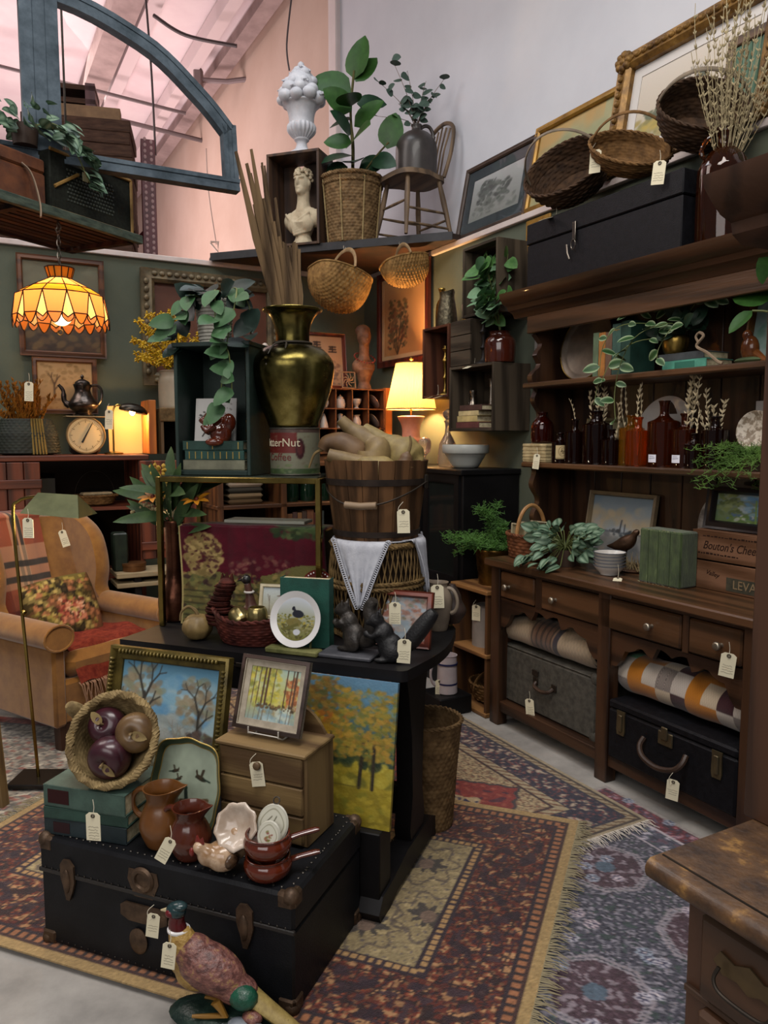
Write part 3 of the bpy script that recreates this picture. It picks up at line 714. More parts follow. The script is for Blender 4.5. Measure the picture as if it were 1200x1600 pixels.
obj('shelf',MB().box(.025,.86,.02,.46,1.02,1.04),RDX,BC);obj('shelf',MB().box(.025,.86,.02,.46,.60,.62),RDX,BC);obj('shelf',MB().box(.025,.86,.02,.46,.06,.08),RDX,BC)
d_=None
for (dx,nm,rz_) in ((-.02,'left',.0),(.86,'right',.0)):
 for k in range(4):
  x0=dx+k*.085;obj('plank',MB().box(x0+.001,x0+.083,-.045,-.022,.72,1.31,.003),RDZ,BC)
 for z in (1.19,.80):obj('batten',MB().box(dx-.005,dx+.345,-.062,-.045,z-.025,z+.025,.004),RDX,BC)
BKC=thing('black_cabinet','black cabinet behind the wicker barrel and fern','cabinet',RM(.74,.42),ROT_R)
obj('body',MB().box(0,1.22,.02,.41,.0,1.24,.004),BLK,BKC);obj('top',MB().box(-.01,1.23,0,.415,1.24,1.27,.004),BLK,BKC)
for k in range(3):
 x0=.0+k*.40;d_=obj('glazed_door',frame_mb(.27,.52,.05,None,.016),BLK,BKC,(x0+.21,.02,.93));obj('pane',MB().box(-.135,.135,-.004,-.001,-.26,.26),M('dark_glass','1b1d1c',r=.08,spec=.7),d_)
SS=thing('small_open_shelf','narrow open wooden shelf beside the dark dresser','shelf',RM(2.0,.5),ROT_R)
HX=wood('honey_pine','5f3f24','8a6238','x',r=.5);HZ=wood('brown_pine','3a2517','57391f','z',r=.55)
obj('side_panel',MB().box(0,.02,.01,.40,0,.645),HZ,SS);obj('side_panel',MB().box(.30,.32,.01,.40,0,.645),HZ,SS);obj('back_panel',MB().box(.02,.30,.385,.40,0,.645),HZ,SS)
for z in (.012,.323,.655):obj('shelf_board',MB().box(-.008,.328,0,.40,z-.011,z+.011,.003),HX,SS)
PC=thing('low_chest','dark chest in the corner below the pigeonholes','chest',RM(.70,1.40),ROT_B)
obj('body',MB().box(0,.84,.02,.44,0,1.335,.004),HZ,PC);obj('top',MB().box(-.02,.86,0,.45,1.335,1.365,.004),HZ,PC)
PG=thing('pigeonhole_shelf','wooden pigeonhole unit holding small white ornaments','shelf',RM(.66,.93,1.37),ROT_B)
PW=wood('pigeonhole_wood','4a2718','6e4127','x');PWZ=wood('pigeonhole_wood','4a2718','6e4127','z')
NX,pw,ph=6,.125,.135
for k in range(NX+1):obj('divider',MB().box(k*pw-.004,k*pw+.004,.005,.20,.0,ph*3),PWZ,PG)
for k in range(4):obj('shelf_board',MB().box(-.006,NX*pw+.006,0,.20,k*ph,k*ph+.008),PW,PG)
obj('end_post',MB().box(NX*pw+.006,NX*pw+.06,-.005,.20,0,ph*3+.02,.003),wood('orange_pine','8a4a1c','a86024','z'),PG)
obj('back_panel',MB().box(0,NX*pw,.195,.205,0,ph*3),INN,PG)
ST=thing('corner_shelf','dark board shelf laid across the corner on the wall tops','shelf')
pl=[(-.08,-.12),(1.30,-.12),(1.33,.06),(.72,.62),(.05,1.22),(-.08,1.20)]
obj('board',MB().prism([tuple(RM(a,b)[:2]) for a,b in pl],2.68,2.715,'z'),M('tarred_board','2b2320','4a2f22',r=.6,scale=5,bump=.4),ST)
pf=[(1.33,.06),(.72,.62),(.05,1.22)]
for i in range(2):
 p,q=RM(*pf[i],2.69),RM(*pf[i+1],2.69);d_=(q-p).normalized();n_=Vector((d_.y,-d_.x,0));mb=MB()
 if n_.y>0:n_=-n_
 for pt in (p,q):
  for (o_,z) in ((0,2.672),(.02,2.672),(.02,2.722),(0,2.722)):mb.v.append((pt.x+n_.x*o_,pt.y+n_.y*o_,z))
 mb.f=[(0,1,2,3),(7,6,5,4),(0,4,5,1),(1,5,6,2),(2,6,7,3),(3,7,4,0)];obj('edge_strip',mb,M('black_edge','141416','26262a',r=.5,scale=9),ST)
MS=thing('open_bookshelf','rustic open shelf with books and bottles behind the brass stand','shelf',RM(1.02,1.50),ROT_B)
SHX=wood('rustic_shelf','3d2515','603d22','x');SHZ=wood('rustic_shelf','3d2515','603d22','z')
for x in (0,.40,.86):obj('upright',MB().box(x,x+.035,0,.30,0,1.29),SHZ,MS)
for z in (.06,.45,.80,1.02,1.27):obj('shelf_board',MB().box(-.01,.90,0,.30,z,z+.022,.002),SHX,MS)
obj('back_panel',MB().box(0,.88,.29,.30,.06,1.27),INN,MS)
# ================================================================ SHARED BUILDERS
def interp(prof,t):
 ds=[0]
 for i in range(1,len(prof)):ds.append(ds[-1]+math.hypot(prof[i][0]-prof[i-1][0],prof[i][1]-prof[i-1][1]))
 x=t*ds[-1]
 for i in range(1,len(prof)):
  if x<=ds[i]+1e-9:
   k=(x-ds[i-1])/max(ds[i]-ds[i-1],1e-9);return (lerp(prof[i-1][0],prof[i][0],k),lerp(prof[i-1][1],prof[i][1],k))
 return prof[-1]
def woven(prof,S=22,rows=16,amp=.004,thick=.006,sx=1,sy=1,warp=None,nu=None):
 """basket wall: strands passing over and under upright stakes; real relief, inner and outer face"""
 mb=MB();nu=nu or S*4;nv=rows*3
 def f(side):
  def g(a,b):
   r,z=interp(prof,b);th=2*PI*a;row=int(min(b*rows,rows-1e-6));fr_=b*rows-row
   d=amp*(math.cos(S*th+PI*(row%2))*.6)*math.sin(PI*fr_)**.6+amp*.5*math.sin(PI*fr_)**.5
   rr=r+(d if side else -thick-d*.6);p=(max(rr,0)*math.cos(th)*sx,max(rr,0)*math.sin(th)*sy,z if side else max(z,prof[0][1]+thick*.7))
   return warp(p) if warp else p
  return g
 n1=len(mb.v);mb.grid(f(True),nu,nv,True);n2=len(mb.v);mb.grid(f(False),nu,nv,True)
 V=nv+1
 for i in range(nu):a=(i+1)%nu;mb.f.append((n1+i*V+nv,n1+a*V+nv,n2+a*V+nv,n2+i*V+nv))
 return mb
def braid(pts,r,n=2,turns=1.0,closed=True,sides=6,flat=1.):
 """rope: n strands twisted around a path"""
 mb=MB();pts=[Vector(p) for p in pts];k=len(pts)
 for s_ in range(n):
  out=[]
  for i in range(k):
   a=pts[(i-1)%k] if closed else pts[max(i-1,0)];b=pts[(i+1)%k] if closed else pts[min(i+1,k-1)]
   t_=(b-a).normalized();x=t_.cross(Vector((0,0,1)));x=x.normalized() if x.length>1e-4 else Vector((1,0,0));y=t_.cross(x)
   q=2*PI*(s_/n)+turns*2*PI*i/k;out.append(pts[i]+x*math.cos(q)*r*.55+y*math.sin(q)*r*.55)
  mb.tube(out,r*.62,sides,closed,flat)
 return mb
def ring(r,z,n=64,sx=1,sy=1,c=(0,0)):return [(c[0]+r*sx*math.cos(2*PI*i/n),c[1]+r*sy*math.sin(2*PI*i/n),z) for i in range(n)]
def arc_handle(r,h,n=22,z0=0.,ax='x',flat=1.,y=0.):
 pts=[]
 for i in range(n+1):
  t_=PI*i/n;pts.append((-r*math.cos(t_),y,z0+h*math.sin(t_)) if ax=='x' else (y,-r*math.cos(t_),z0+h*math.sin(t_)))
 return pts
WK={}
def wicker(nm,c1,c2,c3=None):return M('wicker_'+nm,c1,c2,r=.7,scale=26,bump=.2,bs=120,c3=c3)
def leaf_mesh(name,L,W,m,fold=.18,droop=.25,tip=1.6,n=7,col=None,base=.35,wav=0.):
 xs=(-1,-.5,0,.5,1);vs=[];cols=[]
 for i in range(n+1):
  t_=i/n;w_=W/2*(math.sin(PI*t_**(.58+base*.75))**.62 if 0<t_<1 else .03)
  for x in xs:
   vs.append((x*w_,L*t_*(1-.1*droop*t_),fold*abs(x)*w_-droop*L*t_*t_*.5+wav*W*math.sin(t_*9+x*2)))
   if col:cols.append(col(x,t_))
 fs=[(i*5+j,i*5+j+1,(i+1)*5+j+1,(i+1)*5+j) for i in range(n) for j in range(4)]
 me=bpy.data.meshes.new(name);me.from_pydata(vs,[],fs);me.polygons.foreach_set('use_smooth',[True]*len(fs));me.update()
 if col:set_cols(me,np.array(cols))
 me.materials.append(m);return me
def aim(pos,d,up=(0,0,1),s=1.,roll=0.):
 y=Vector(d).normalized();u_=Vector(up);x=y.cross(u_)
 x=x.normalized() if x.length>1e-3 else Vector((1,0,0));z=x.cross(y)
 m=Matrix((x,y,z)).transposed().to_4x4()@Matrix.Rotation(roll,4,'Y')@Matrix.Scale(s,4);m.translation=Vector(pos);return m
def leaves(parent,mesh,spots,nm='leaf'):
 for (p,d,s_) in spots:inst(nm,mesh,parent,aim(p,d,(0,-.9,.45),s_,rnd.uniform(-.4,.4)))
def leafmat(nm,c,c2,r=.4,vc=False):return M('leaf_'+nm,c,c2,r=max(r,.42),scale=9,vc=vc,spec=.25,bump=.1,bs=40)
def stripe_col(base,stripe,k=5):
 b_,s_=hexc(base),hexc(stripe)
 def f(x,t_):m_=.5+.5*math.cos((abs(x)*1.0-t_*.0)*2*PI*1.0+t_*2.2);m_=.85 if abs(x)==.5 else .15;m_*=(.4+.6*math.sin(PI*t_));return b_*(1-m_)+s_*m_
 return f
def edge_col(base,edge):
 b_,s_=hexc(base),hexc(edge)
 def f(x,t_):m_=.9 if abs(x)>.9 else (.15 if abs(x)>.3 else 0);return b_*(1-m_)+s_*m_
 return f
def jug_mb(prof,n=30,spout=None,c=(0,0,0),lip=.03,wall=.004):
 """pitcher body with a pulled lip on +x and an open hollow"""
 H_=prof[-1][1];inner=[(max(r-wall,.001),z) for r,z in prof[::-1] if z>wall]
 pr_=prof+inner+[(.0001,wall)];mb=MB();n0=0
 mb.lathe([(.0001,prof[0][1])]+pr_,n)
 def w_(p):
  x,y,z=p;t_=max(0,(z-H_*.72)/(H_*.28));a=math.atan2(y,x);k=math.exp(-(a/.5)**2)
  return (x+lip*k*t_**1.5,y*(1-.25*k*t_),z+lip*.45*k*t_**2-.10*lip*(1-k)*t_)
 mb.v=[w_(p) for p in mb.v];return mb
def loop_handle(x0,z0,x1,z1,out,r,n=14):return MB().tube(bez((x0,0,z0),(x0-out,0,z0+out*.25),(x1-out,0,z1+out*.1),(x1,0,z1),n),[r*(1.1-.25*math.sin(PI*i/n)) for i in range(n+1)],8)
def book(label,loc,rz,w_,d_,th,cover,pages='c9bd9d',lying=True,group=None,bands=0,name='book',bandm=None,title=None,rot=None,spine='front'):
 """lying: width x along the spine, depth y, thickness z; spine faces -y. standing: spine faces -y, w_ is thickness"""
 t=thing(name,label,'book',loc,rz,group,rot)
 cm=M('cover_'+cover,cover,r=.65,c2=tuple(min(1,k*1.25+.02) for k in hexc(cover)),scale=14,bump=.2,bs=200);pm=M('pages_'+pages,pages,'9d9274',r=.9,scale=60,st=(1,1,6) if lying else (6,1,1))
 bm_=bandm or M('gilt','b59a55',r=.35,metal=.7)
 if lying:
  b_=obj('cover',MB().box(0,w_,0,d_,0,.004,.001).box(0,w_,0,d_,th-.004,th,.001).box(0,w_,0,.005,0,th,.002),cm,t)
  obj('pages',MB().box(.004,w_-.004,.005,d_-.005,.004,th-.004),pm,t)
  for k in range(bands):
   x=w_*(.08+.84*k/max(bands-1,1));obj('gilt_band',MB().box(x-.0018,x+.0018,-.0008,.003,th*.12,th*.88),bm_,t)
  if title:obj('title_label',MB().box(w_*title[0],w_*title[1],-.0012,.003,th*.18,th*.82),M('label_'+title[2],title[2],r=.7),t)
 else:
  obj('cover',MB().box(0,.003,0,d_,0,th,.001).box(w_-.003,w_,0,d_,0,th,.001).box(0,w_,0,.004,0,th,.0015),cm,t)
  obj('pages',MB().box(.003,w_-.003,.004,d_-.004,.003,th-.004),pm,t)
  for k in range(bands):
   z=th*(.12+.76*k/max(bands-1,1));obj('gilt_band',MB().box(w_*.1,w_*.9,-.0008,.003,z-.0015,z+.0015),bm_,t)
 return t
def bottle(label,loc,prof,m,n=28,cat='bottle',group='amber bottles on the dresser shelf',name='glass_bottle',wall=.004,sprig=None,sticker=None,rz=0):
 t=thing(name,label,cat,loc,rz,group)
 inner=[(max(r-wall,.0012),z) for r,z in prof[::-1] if z>wall*1.5]
 obj('glass',MB().lathe([(.0001,0)]+prof+inner+[(.0001,wall*1.5)],n),m,t)
 zt,rt=prof[-1][1],prof[-1][0]
 obj('lip',MB().tube(ring(rt-wall*.3,zt-.004,24),.0035,6,True),m,t)
 return t
def bprof(R,H_,neck,hn,sh=.5):return sprof([(R*.92,0),(R,.008),(R,H_*sh),(R*.96,H_*(sh+.08)),(R*.6,H_-hn-(H_*(1-sh)-hn)*.35),(neck,H_-hn),(neck*.95,H_-hn*.4),(neck*1.15,H_-.006),(neck*1.15,H_)],4)
def sprig_mb(base,tip,n,l,spread=.5,bend=.1,r=.0012,seed=0):
 """dried stem with small husks all the way up"""
 rr=random.Random(seed);mb=MB();b,t_=Vector(base),Vector(tip);side=Vector((rr.uniform(-1,1),rr.uniform(-1,1),0))*bend*(t_-b).length
 P_=bez(b,lerp(b,t_,.35)+side*.3,lerp(b,t_,.7)+side,t_,12);mb.tube(P_,r,5)
 for k in range(n):
  i=4+int(8*k/n);p=P_[min(i,12)];a=rr.uniform(0,2*PI);d_=Vector((math.cos(a)*spread,math.sin(a)*spread,.9)).normalized()*l*rr.uniform(.6,1.1)
  q=p+d_;m_=(p+q)/2;w_=l*.16
  mb.tube([p,m_,q],[w_*.4,w_,w_*.15],5)
 return mb
HUSK=M('dried_husk','b8a886','cdbf9f',r=.85,scale=20)
STEM=M('green_stem','4d5a2c','6a7040',r=.6,scale=10)
# ================================================================ ON THE DRESSER
AMB=M('amber_glass','7a3510',r=.04,trans=.92,ior=1.45,spec=.5)
AMBD=M('dark_amber_glass','33130a',r=.04,trans=.85,ior=1.45,spec=.5)
AMBH=M('honey_glass','d8981c',r=.04,trans=.92,ior=1.45,spec=.5)
AMBO=M('orange_glass','d8681a',r=.04,trans=.92,ior=1.45,spec=.5)
AMBR=M('red_amber_glass','6b1d0c',r=.04,trans=.9,ior=1.45,spec=.5)
Z1,Z2,ZC,ZT=1.325,1.72,.846,2.165
SILV=M('tarnished_silver','6d655c','8f877c',r=.28,metal=1.,scale=7,rv=.1)
t=thing('round_tray','tarnished round silver tray leaning at the back of the top shelf','tray',DR(.225,.36,Z2+.004),rot=(Matrix.Rotation(ROT_R,4,'Z')@Matrix.Rotation(R_(78),4,'X')).to_euler())
R0=.172
obj('dish',MB().lathe([(.0001,0),(R0*.80,0),(R0*.84,.004),(R0*.93,.012),(R0,.014),(R0,.010),(R0*.93,.007),(R0*.85,-.003),(.0001,-.004)],56),M('tray_silver','6b6056','8a7c6c',r=.38,metal=.45,scale=7),t,(0,R0,0))
obj('rim',MB().tube(ring(R0,.012,56),.004,8,True),BRASS,t,(0,R0,0))
xs=.425
for k,(wd,hh,c,lab) in enumerate([(.034,.200,'4a5a44','slim sage green book standing next to the round tray'),(.040,.197,'8a5a28','tan gold book standing between green and brown books'),(.038,.195,'5a4334','brown book standing in the middle of the row'),(.05,.225,'2f4a42','thick faded green book standing in the row'),(.055,.232,'16332a','large dark green book at the end of the row')]):
 book(lab,DR(xs,.24,Z2+.001),ROT_R,wd,.15,hh,c,lying=False,group='books on the dresser top shelf',bands=2 if k==3 else 0);xs+=wd+.002
book('teal cloth book lying under the trailing vine',DR(.83,.235,Z2+.001),ROT_R,.215,.16,.036,'3f7a68',bands=0,title=(.3,.75,'356a5a'))
book('dark grey book lying on the teal book',DR(.80,.245,Z2+.038),ROT_R,.225,.15,.03,'34383a')
VN=thing('trailing_vine','variegated trailing vine hanging from the top shelf','plant',DR(.84,.30,Z2+.069),ROT_R)
obj('pot',MB().lathe(sprof([(.0001,0),(.035,0),(.05,.02),(.055,.06),(.05,.075),(.046,.07),(.04,.02),(.0001,.01)],3),24),BRASS,VN)
VL=leaf_mesh('vine_leaf',.062,.036,leafmat('vine','','',vc=True),.2,.35,col=edge_col('1f3d1c','9fb08a'))
VD=leaf_mesh('vine_leaf_dark',.075,.042,leafmat('vine_dark','14261a','22382a'),.2,.35)
vines=[[(0,0,.07),(-.08,-.06,.13),(-.19,-.13,.13),(-.25,-.16,.05),(-.26,-.17,-.08),(-.28,-.175,-.20)],[(0,0,.07),(.03,-.06,.12),(-.05,-.16,.08),(-.13,-.17,-.02),(-.16,-.175,-.16),(-.14,-.18,-.30)],[(0,0,.07),(.08,-.02,.16),(.16,-.05,.20),(.24,-.04,.19)],[(0,0,.07),(-.03,0,.18),(-.12,-.05,.20),(-.23,-.08,.17)],[(0,0,.07),(.05,-.08,.10),(.03,-.13,.02),(.03,-.14,-.04)],[(0,0,.07),(-.12,-.10,.06),(-.20,-.16,-.02),(-.24,-.18,-.12)]]
for v_ in vines:
 P_=smooth_path(v_,6);obj('vine',MB().tube(P_,.0018,5),STEM,VN)
 sp=[]
 for i in range(4,len(P_),3):
  a=rnd.uniform(0,2*PI);sp.append((P_[i],(math.cos(a),math.sin(a)-.6,rnd.uniform(-.6,.3)),rnd.uniform(.75,1.25)))
 leaves(VN,VL,sp)
sp=[((rnd.uniform(-.09,.13),rnd.uniform(-.07,.03),rnd.uniform(.06,.15)),(rnd.uniform(-1,1),rnd.uniform(-1,.2),rnd.uniform(.0,.8)),rnd.uniform(.9,1.4)) for k in range(20)]
leaves(VN,VD,sp)
t=thing('driftwood_branch','small pale curled twig lying at the shelf edge','twig',DR(1.06,.22,Z2+.003),ROT_R)
obj('branch',MB().tube(smooth_path([(-.04,0,.09),(-.055,0,.115),(-.04,0,.13),(-.02,0,.115),(-.05,0,.08),(.0,0,.05),(.05,.0,.012),(.07,0,.004)],5),[.005]*10+[.006]*26,6),M('driftwood','6b5a4a','8d7b66',r=.8,scale=20),t)
cv=Cv(40,60,'8fb0a0',3).grad('7fa090','a9bcc0').dabs(0,0,1,1,60,.12,['7fa898','9ab5ae','6b9a84','b5c4c6'],.5)
picture('small_mirror','small gilt framed mirror at the right end of the top shelf',cv,.12,.26,.022,M('gilt_frame_dull','5d3c1c','8a6230',r=.5,metal=.3,scale=12,bump=.3),DR(1.17,.40,Z2+.002),ROT_R,R_(10),cat='mirror')
t=thing('bird_figurine','brown porcelain bird figurine in front of the small mirror','figurine',DR(1.20,.28,Z2+.002),ROT_R)
obj('body',MB().ball((0,0,.055),(.035,.028,.05),14,10).ball((-.012,0,.105),(.02,.018,.022),12,8).tube([(.02,0,.04),(.06,0,.01),(.09,0,.002)],[.018,.012,.004],8),M('brown_glaze','4a2412','7a4a24',r=.15,scale=14),t)
obj('mound',MB().ball((0,0,.012),(.06,.04,.014),14,6),M('green_mound','4a5a3a',r=.6),t)
def bask_box(label,loc,rz,w_,d_,h_,m,name='wicker_box'):
 t=thing(name,label,'basket',loc,rz);mb=MB();nr_=max(4,int(h_/.008))
 for k in range(nr_):
  z=h_*(k+.5)/nr_;o=.0015 if k%2 else 0
  mb.tube([(-w_/2-o,-d_/2-o,z),(w_/2+o,-d_/2-o,z),(w_/2+o,d_/2+o,z),(-w_/2-o,d_/2+o,z)],h_/nr_*.62,6,True)
 obj('weave',mb,m,t,kind='stuff');obj('lining',MB().box(-w_/2,w_/2,-d_/2,d_/2,.001,h_-.003),m,t)
 obj('lid',MB().box(-w_/2-.006,w_/2+.006,-d_/2-.006,d_/2+.006,h_,h_+.016,.004),m,t);return t
bask_box('small pale wicker box with a brown bottle standing on it',DR(.072,.265,Z1+.001),ROT_R,.17,.12,.075,wicker('pale','8d7c58','b3a27c'))
bottle('rounded red brown bottle standing on the small wicker box',DR(.045,.275,Z1+.093),sprof([(.05,0),(.056,.01),(.057,.07),(.05,.105),(.026,.13),(.02,.14),(.024,.15),(.024,.158)],4),AMBR)
t=bottle('short amber bottle with a cream paper label',DR(.232,.23,Z1+.001),bprof(.042,.145,.017,.03,.62),AMBD)
cv=Cv(40,32,'b3a078',4);cv.ell(.5,.55,.28,.35,'5b4a30',.8,.1).ell(.5,.55,.24,.31,'b3a078',1,.1).dabs(.35,.35,.65,.75,14,.05,['4a3a24'],.7).rect(.0,.02,1,.1,'7d6a48')
def wrap_label(t,cv,R,ang,z0,z1,nm='label'):
 return canvas_obj(nm,cv,ang,z1-z0,t,(0,0,(z0+z1)/2),0,M('paper_label',vc=True,r=.8),fn=lambda a,b:(math.sin(a)*R,-math.cos(a)*R,b))
wrap_label(t,cv,.0432,1.5,.02,.085)
BT=[(.312,.25,.05,.21,.016,.05,.62,AMBD,'dark bottle left of the wide-necked jar with one bent dried stem'),(.436,.27,.068,.245,.03,.04,.66,AMBD,'wide-necked dark amber jar holding a plume of dried leaves'),(.55,.25,.047,.16,.014,.035,.62,AMBD,'small dark bottle with a dried sprig beside the honey bottle'),(.625,.29,.055,.22,.02,.04,.66,AMBH,'honey coloured glass bottle holding a tall dried seed stem'),(.705,.245,.052,.21,.017,.045,.64,AMBO,'bright orange glass bottle in the middle of the shelf'),(.825,.265,.066,.275,.02,.06,.60,AMB,'tallest brown apothecary bottle with a white price sticker'),(.93,.27,.054,.22,.018,.05,.62,AMB,'medium brown bottle right of the tallest bottle, with price sticker'),(1.0,.24,.036,.14,.012,.03,.6,AMBD,'smallest black brown bottle near the right end'),(1.065,.28,.052,.205,.022,.04,.66,AMBD,'dark bottle at the right end beside the fern')]
for i,(x,y,R,H_,nk,hn,sh,m_,lab) in enumerate(BT):
 t=bottle(lab,DR(x,y,Z1+.001),bprof(R,H_,nk,hn,sh),m_,rz=ROT_R)
 if i in (5,6):
  cv=Cv(20,16,'d8d8e2',i);cv.line(.2,.5,.8,.55,.05,'6b6b80').line(.25,.75,.7,.75,.05,'8d8da0');wrap_label(t,cv,R+.0006,.04/R,.02,.052,'price_sticker')
for i,(x,y,zb,tips,n,l,sp) in enumerate([(.312,.25,.19,[(-.05,0,.12)],22,.016,.35),(.436,.27,.22,[(0,0,.17),(-.05,-.01,.12),(.05,.0,.10),(.02,.02,.14)],26,.03,.7),(.55,.25,.14,[(.02,0,.14)],18,.022,.5),(.625,.29,.20,[(-.045,0,.19),(-.03,0,.21)],26,.018,.3),(.705,.245,.19,[(.0,0,.15),(.015,0,.17)],22,.02,.4),(.93,.27,.20,[(.05,-.01,.21),(.03,0,.16),(.07,0,.24),(.02,0,.12)],28,.026,.7),(1.0,.24,.12,[(.02,0,.11)],14,.02,.4),(1.065,.28,.19,[(-.02,0,.06),(.04,0,.08),(-.10,-.01,.19),(-.05,0,.13)],26,.026,.7)]):
 t=thing('dried_sprig',['single bent dried grass stem in the leftmost dark bottle','plume of cream dried leaves in the wide-necked jar','dried sprig in the small dark bottle','tall braided dried seed stem in the honey bottle','dried stems in the orange bottle','branching pale dried spray rising from the medium brown bottle','short dried sprig in the smallest bottle','drooping pale dried spray in the bottle beside the fern'][i],'dried sprig',DR(x,y,Z1+zb*.55),ROT_R,'dried sprigs in the bottles')
 for k,tp in enumerate(tips):obj('stem',sprig_mb((0,0,-zb*.3),(tp[0],tp[1],tp[2]+zb*.45),n,l,sp,.15,seed=i*10+k),HUSK,t)
t=thing('white_plate','white plate leaning behind the tall bottles','plate',DR(.66,.43,Z1+.002),rot=(Matrix.Rotation(ROT_R,4,'Z')@Matrix.Rotation(R_(78),4,'X')).to_euler())
WHT=M('white_china','b9b4ae','cfcac4',r=.25,scale=5)
obj('dish',MB().lathe([(.0001,0),(.09,0),(.11,.006),(.155,.018),(.155,.014),(.112,.001),(.09,-.006),(.0001,-.006)],48),WHT,t,(0,.155,0))
cv=Cv(50,40,'7a7256',9).grad('6f684e','8f8a72').dabs(.1,.1,.9,.55,30,.08,['5d5a40','8a8466','4a4834'],.6)
picture('postcard_frame','small pale framed print behind the left bottles',cv,.22,.18,.018,M('pale_wood_frame','6b6248','857b60',r=.7,scale=12),DR(.31,.42,Z1+.002),ROT_R,R_(12))
def fluff(parent,n,reach,drop,m,seed,up=.4,l=.022,stem=True,off=(0,0,0),dens=26,th=.0009,nm='frond',bias=(0,0)):
 rr=random.Random(seed)
 for k in range(n):
  a=rr.uniform(0,2*PI);L=reach*rr.uniform(.5,1);e=Vector((off[0]+math.cos(a)*L+bias[0],off[1]+math.sin(a)*L+bias[1],off[2]+up*L-drop*rr.uniform(0,1)))
  b=Vector(off);mid=lerp(b,e,.5)+Vector((0,0,up*L*.5+.02));P_=bez(b,lerp(b,mid,.7),mid,e,12);mb=MB()
  mb.tube(P_,[.0022*(1-.8*i/12) for i in range(13)],4)
  for j in range(dens):
   i=2+(j*11)//dens;p=P_[min(i,12)]+(P_[min(i+1,12)]-P_[min(i,12)])*rr.random()
   d_=Vector((rr.uniform(-1,1),rr.uniform(-1,1),rr.uniform(-.3,.9))).normalized()*l*rr.uniform(.7,1.4);q=p+d_
   mb.tube([p,q],[th*1.2,th*.5],3,caps=False)
   for s_ in range(3):
    pp=lerp(p,q,.4+.25*s_);dd=Vector((rr.uniform(-1,1),rr.uniform(-1,1),rr.uniform(-.5,1))).normalized()*l*.45
    mb.tube([pp,pp+dd],[th,th*.4],3,caps=False)
  obj(nm,mb,m,parent,kind='stuff',nofix=True)
FRN=leafmat('asparagus','34521c','5c7d34',r=.6)
t=thing('asparagus_fern','feathery green asparagus fern spilling off the shelf at the right end','plant',DR(1.26,.27,Z1+.001),ROT_R)
obj('pot',MB().lathe([(.0001,0),(.05,0),(.06,.05),(.054,.05),(.0001,.04)],20),M('fern_pot','3d2c20',r=.6),t)
fluff(t,26,.15,.16,FRN,5,.3,.026,off=(0,-.02,.05),dens=30,bias=(-.03,-.08))
t=thing('shell_dish','speckled shell dish standing at the right end of the middle shelf','dish',DR(1.20,.33,Z1+.075),rot=(Matrix.Rotation(ROT_R,4,'Z')@Matrix.Rotation(R_(80),4,'X')).to_euler())
obj('bowl',MB().lathe(sprof([(.0001,-.01),(.04,-.008),(.065,.008),(.075,.02),(.07,.022),(.05,.008),(.0001,.0)],3),30),M('speckled_shell','8a7a66','cfc5b4',r=.4,scale=45,lo=.45,hi=.55),t,(0,.075,0))
o=obj('white_card',MB().box(-.03,.03,0,.004,0,.11,.001),M('card_white','b7b0aa',r=.8),None,DR(1.18,.42,Z1+.14),(0,0,ROT_R));tag(o,'blank white card standing behind the shell dish','card')
o.location=DR(1.15,.44,Z1+.002);o.scale=(1,1,2.4)
t=thing('handled_basket','brown woven basket with an arched handle holding small frames','basket',DR(.10,.17,ZC+.001),ROT_R)
WB=wicker('redbrown','4a2c1c','774a30')
obj('weave',woven([(.06,0),(.098,.003),(.105,.05),(.112,.115)],18,9,.006,.006,1.35,.85),WB,t,kind='stuff')
obj('rim',braid(ring(.112,.118,72,1.35,.85),.009,3,14),WB,t);obj('handle',MB().tube(arc_handle(.09,.155,20,.11,'y'),.010,8),M('cane_handle','8a6238','a37a4c',r=.5,scale=14),t)
obj('base',MB().lathe([(.0001,.003),(.098,.003),(.098,.012),(.0001,.012)],24,sx=1.35,sy=.85),WB,t)
for k in range(3):
 cv=Cv(16,14,'7d735a',k).dabs(0,0,1,1,20,.15,['8d8468','6b6248'],.6)
 picture('card_frame',['front small pale frame standing in the handled basket','middle small pale frame standing in the handled basket','rear small pale frame standing in the handled basket'][k],cv,.10,.08,.008,M('pale_gilt','8d8468','a59c80',r=.5,scale=20),DR(.055+.02*k,.13+.05*k,ZC+.075+.006*k),ROT_R+.1*k,R_(4),dp=.012)
PE=thing('striped_peperomia','striped leafy peperomia plant in front of the counter basket','plant',DR(.36,.16,ZC+.001),ROT_R)
obj('pot',MB().lathe([(.0001,0),(.05,0),(.062,.08),(.056,.08),(.0001,.06)],22),M('plant_pot_dark','3a2a20',r=.6),PE)
PL=leaf_mesh('peperomia_leaf',.085,.062,leafmat('peperomia','','',vc=True),.25,.45,col=stripe_col('24402c','93a890'),base=.1)
sp=[]
for k in range(84):
 a=rnd.uniform(0,2*PI);e=rnd.uniform(-.6,1.1);rr_=rnd.uniform(.05,.15);c_=max(0,math.cos(a+PI/2))
 p=(math.cos(a)*rr_*1.15,math.sin(a)*rr_*.75-.02,.10+e*.07);sp.append((p,(math.cos(a),math.sin(a)-.35,e*.7-.15),rnd.uniform(.6,.95)))
for k in range(12):sp.append(((rnd.uniform(-.13,.13),rnd.uniform(-.17,-.12),rnd.uniform(.01,.06)),(rnd.uniform(-.5,.5),-1,rnd.uniform(-.6,.1)),.9))
for (p,d_,s_) in sp:obj('stalk',MB().tube(bez((0,0,.07),(p[0]*.3,p[1]*.3,.12),(p[0]*.7,p[1]*.7,p[2]+.01),p,5),.0018,4),STEM,PE)
leaves(PE,PL,sp)
cv=Cv(80,60,'8fa0aa',12).grad('7d7c78','9da2a2',0,.42).grad('b5bcc0','6f8494',.42,1)
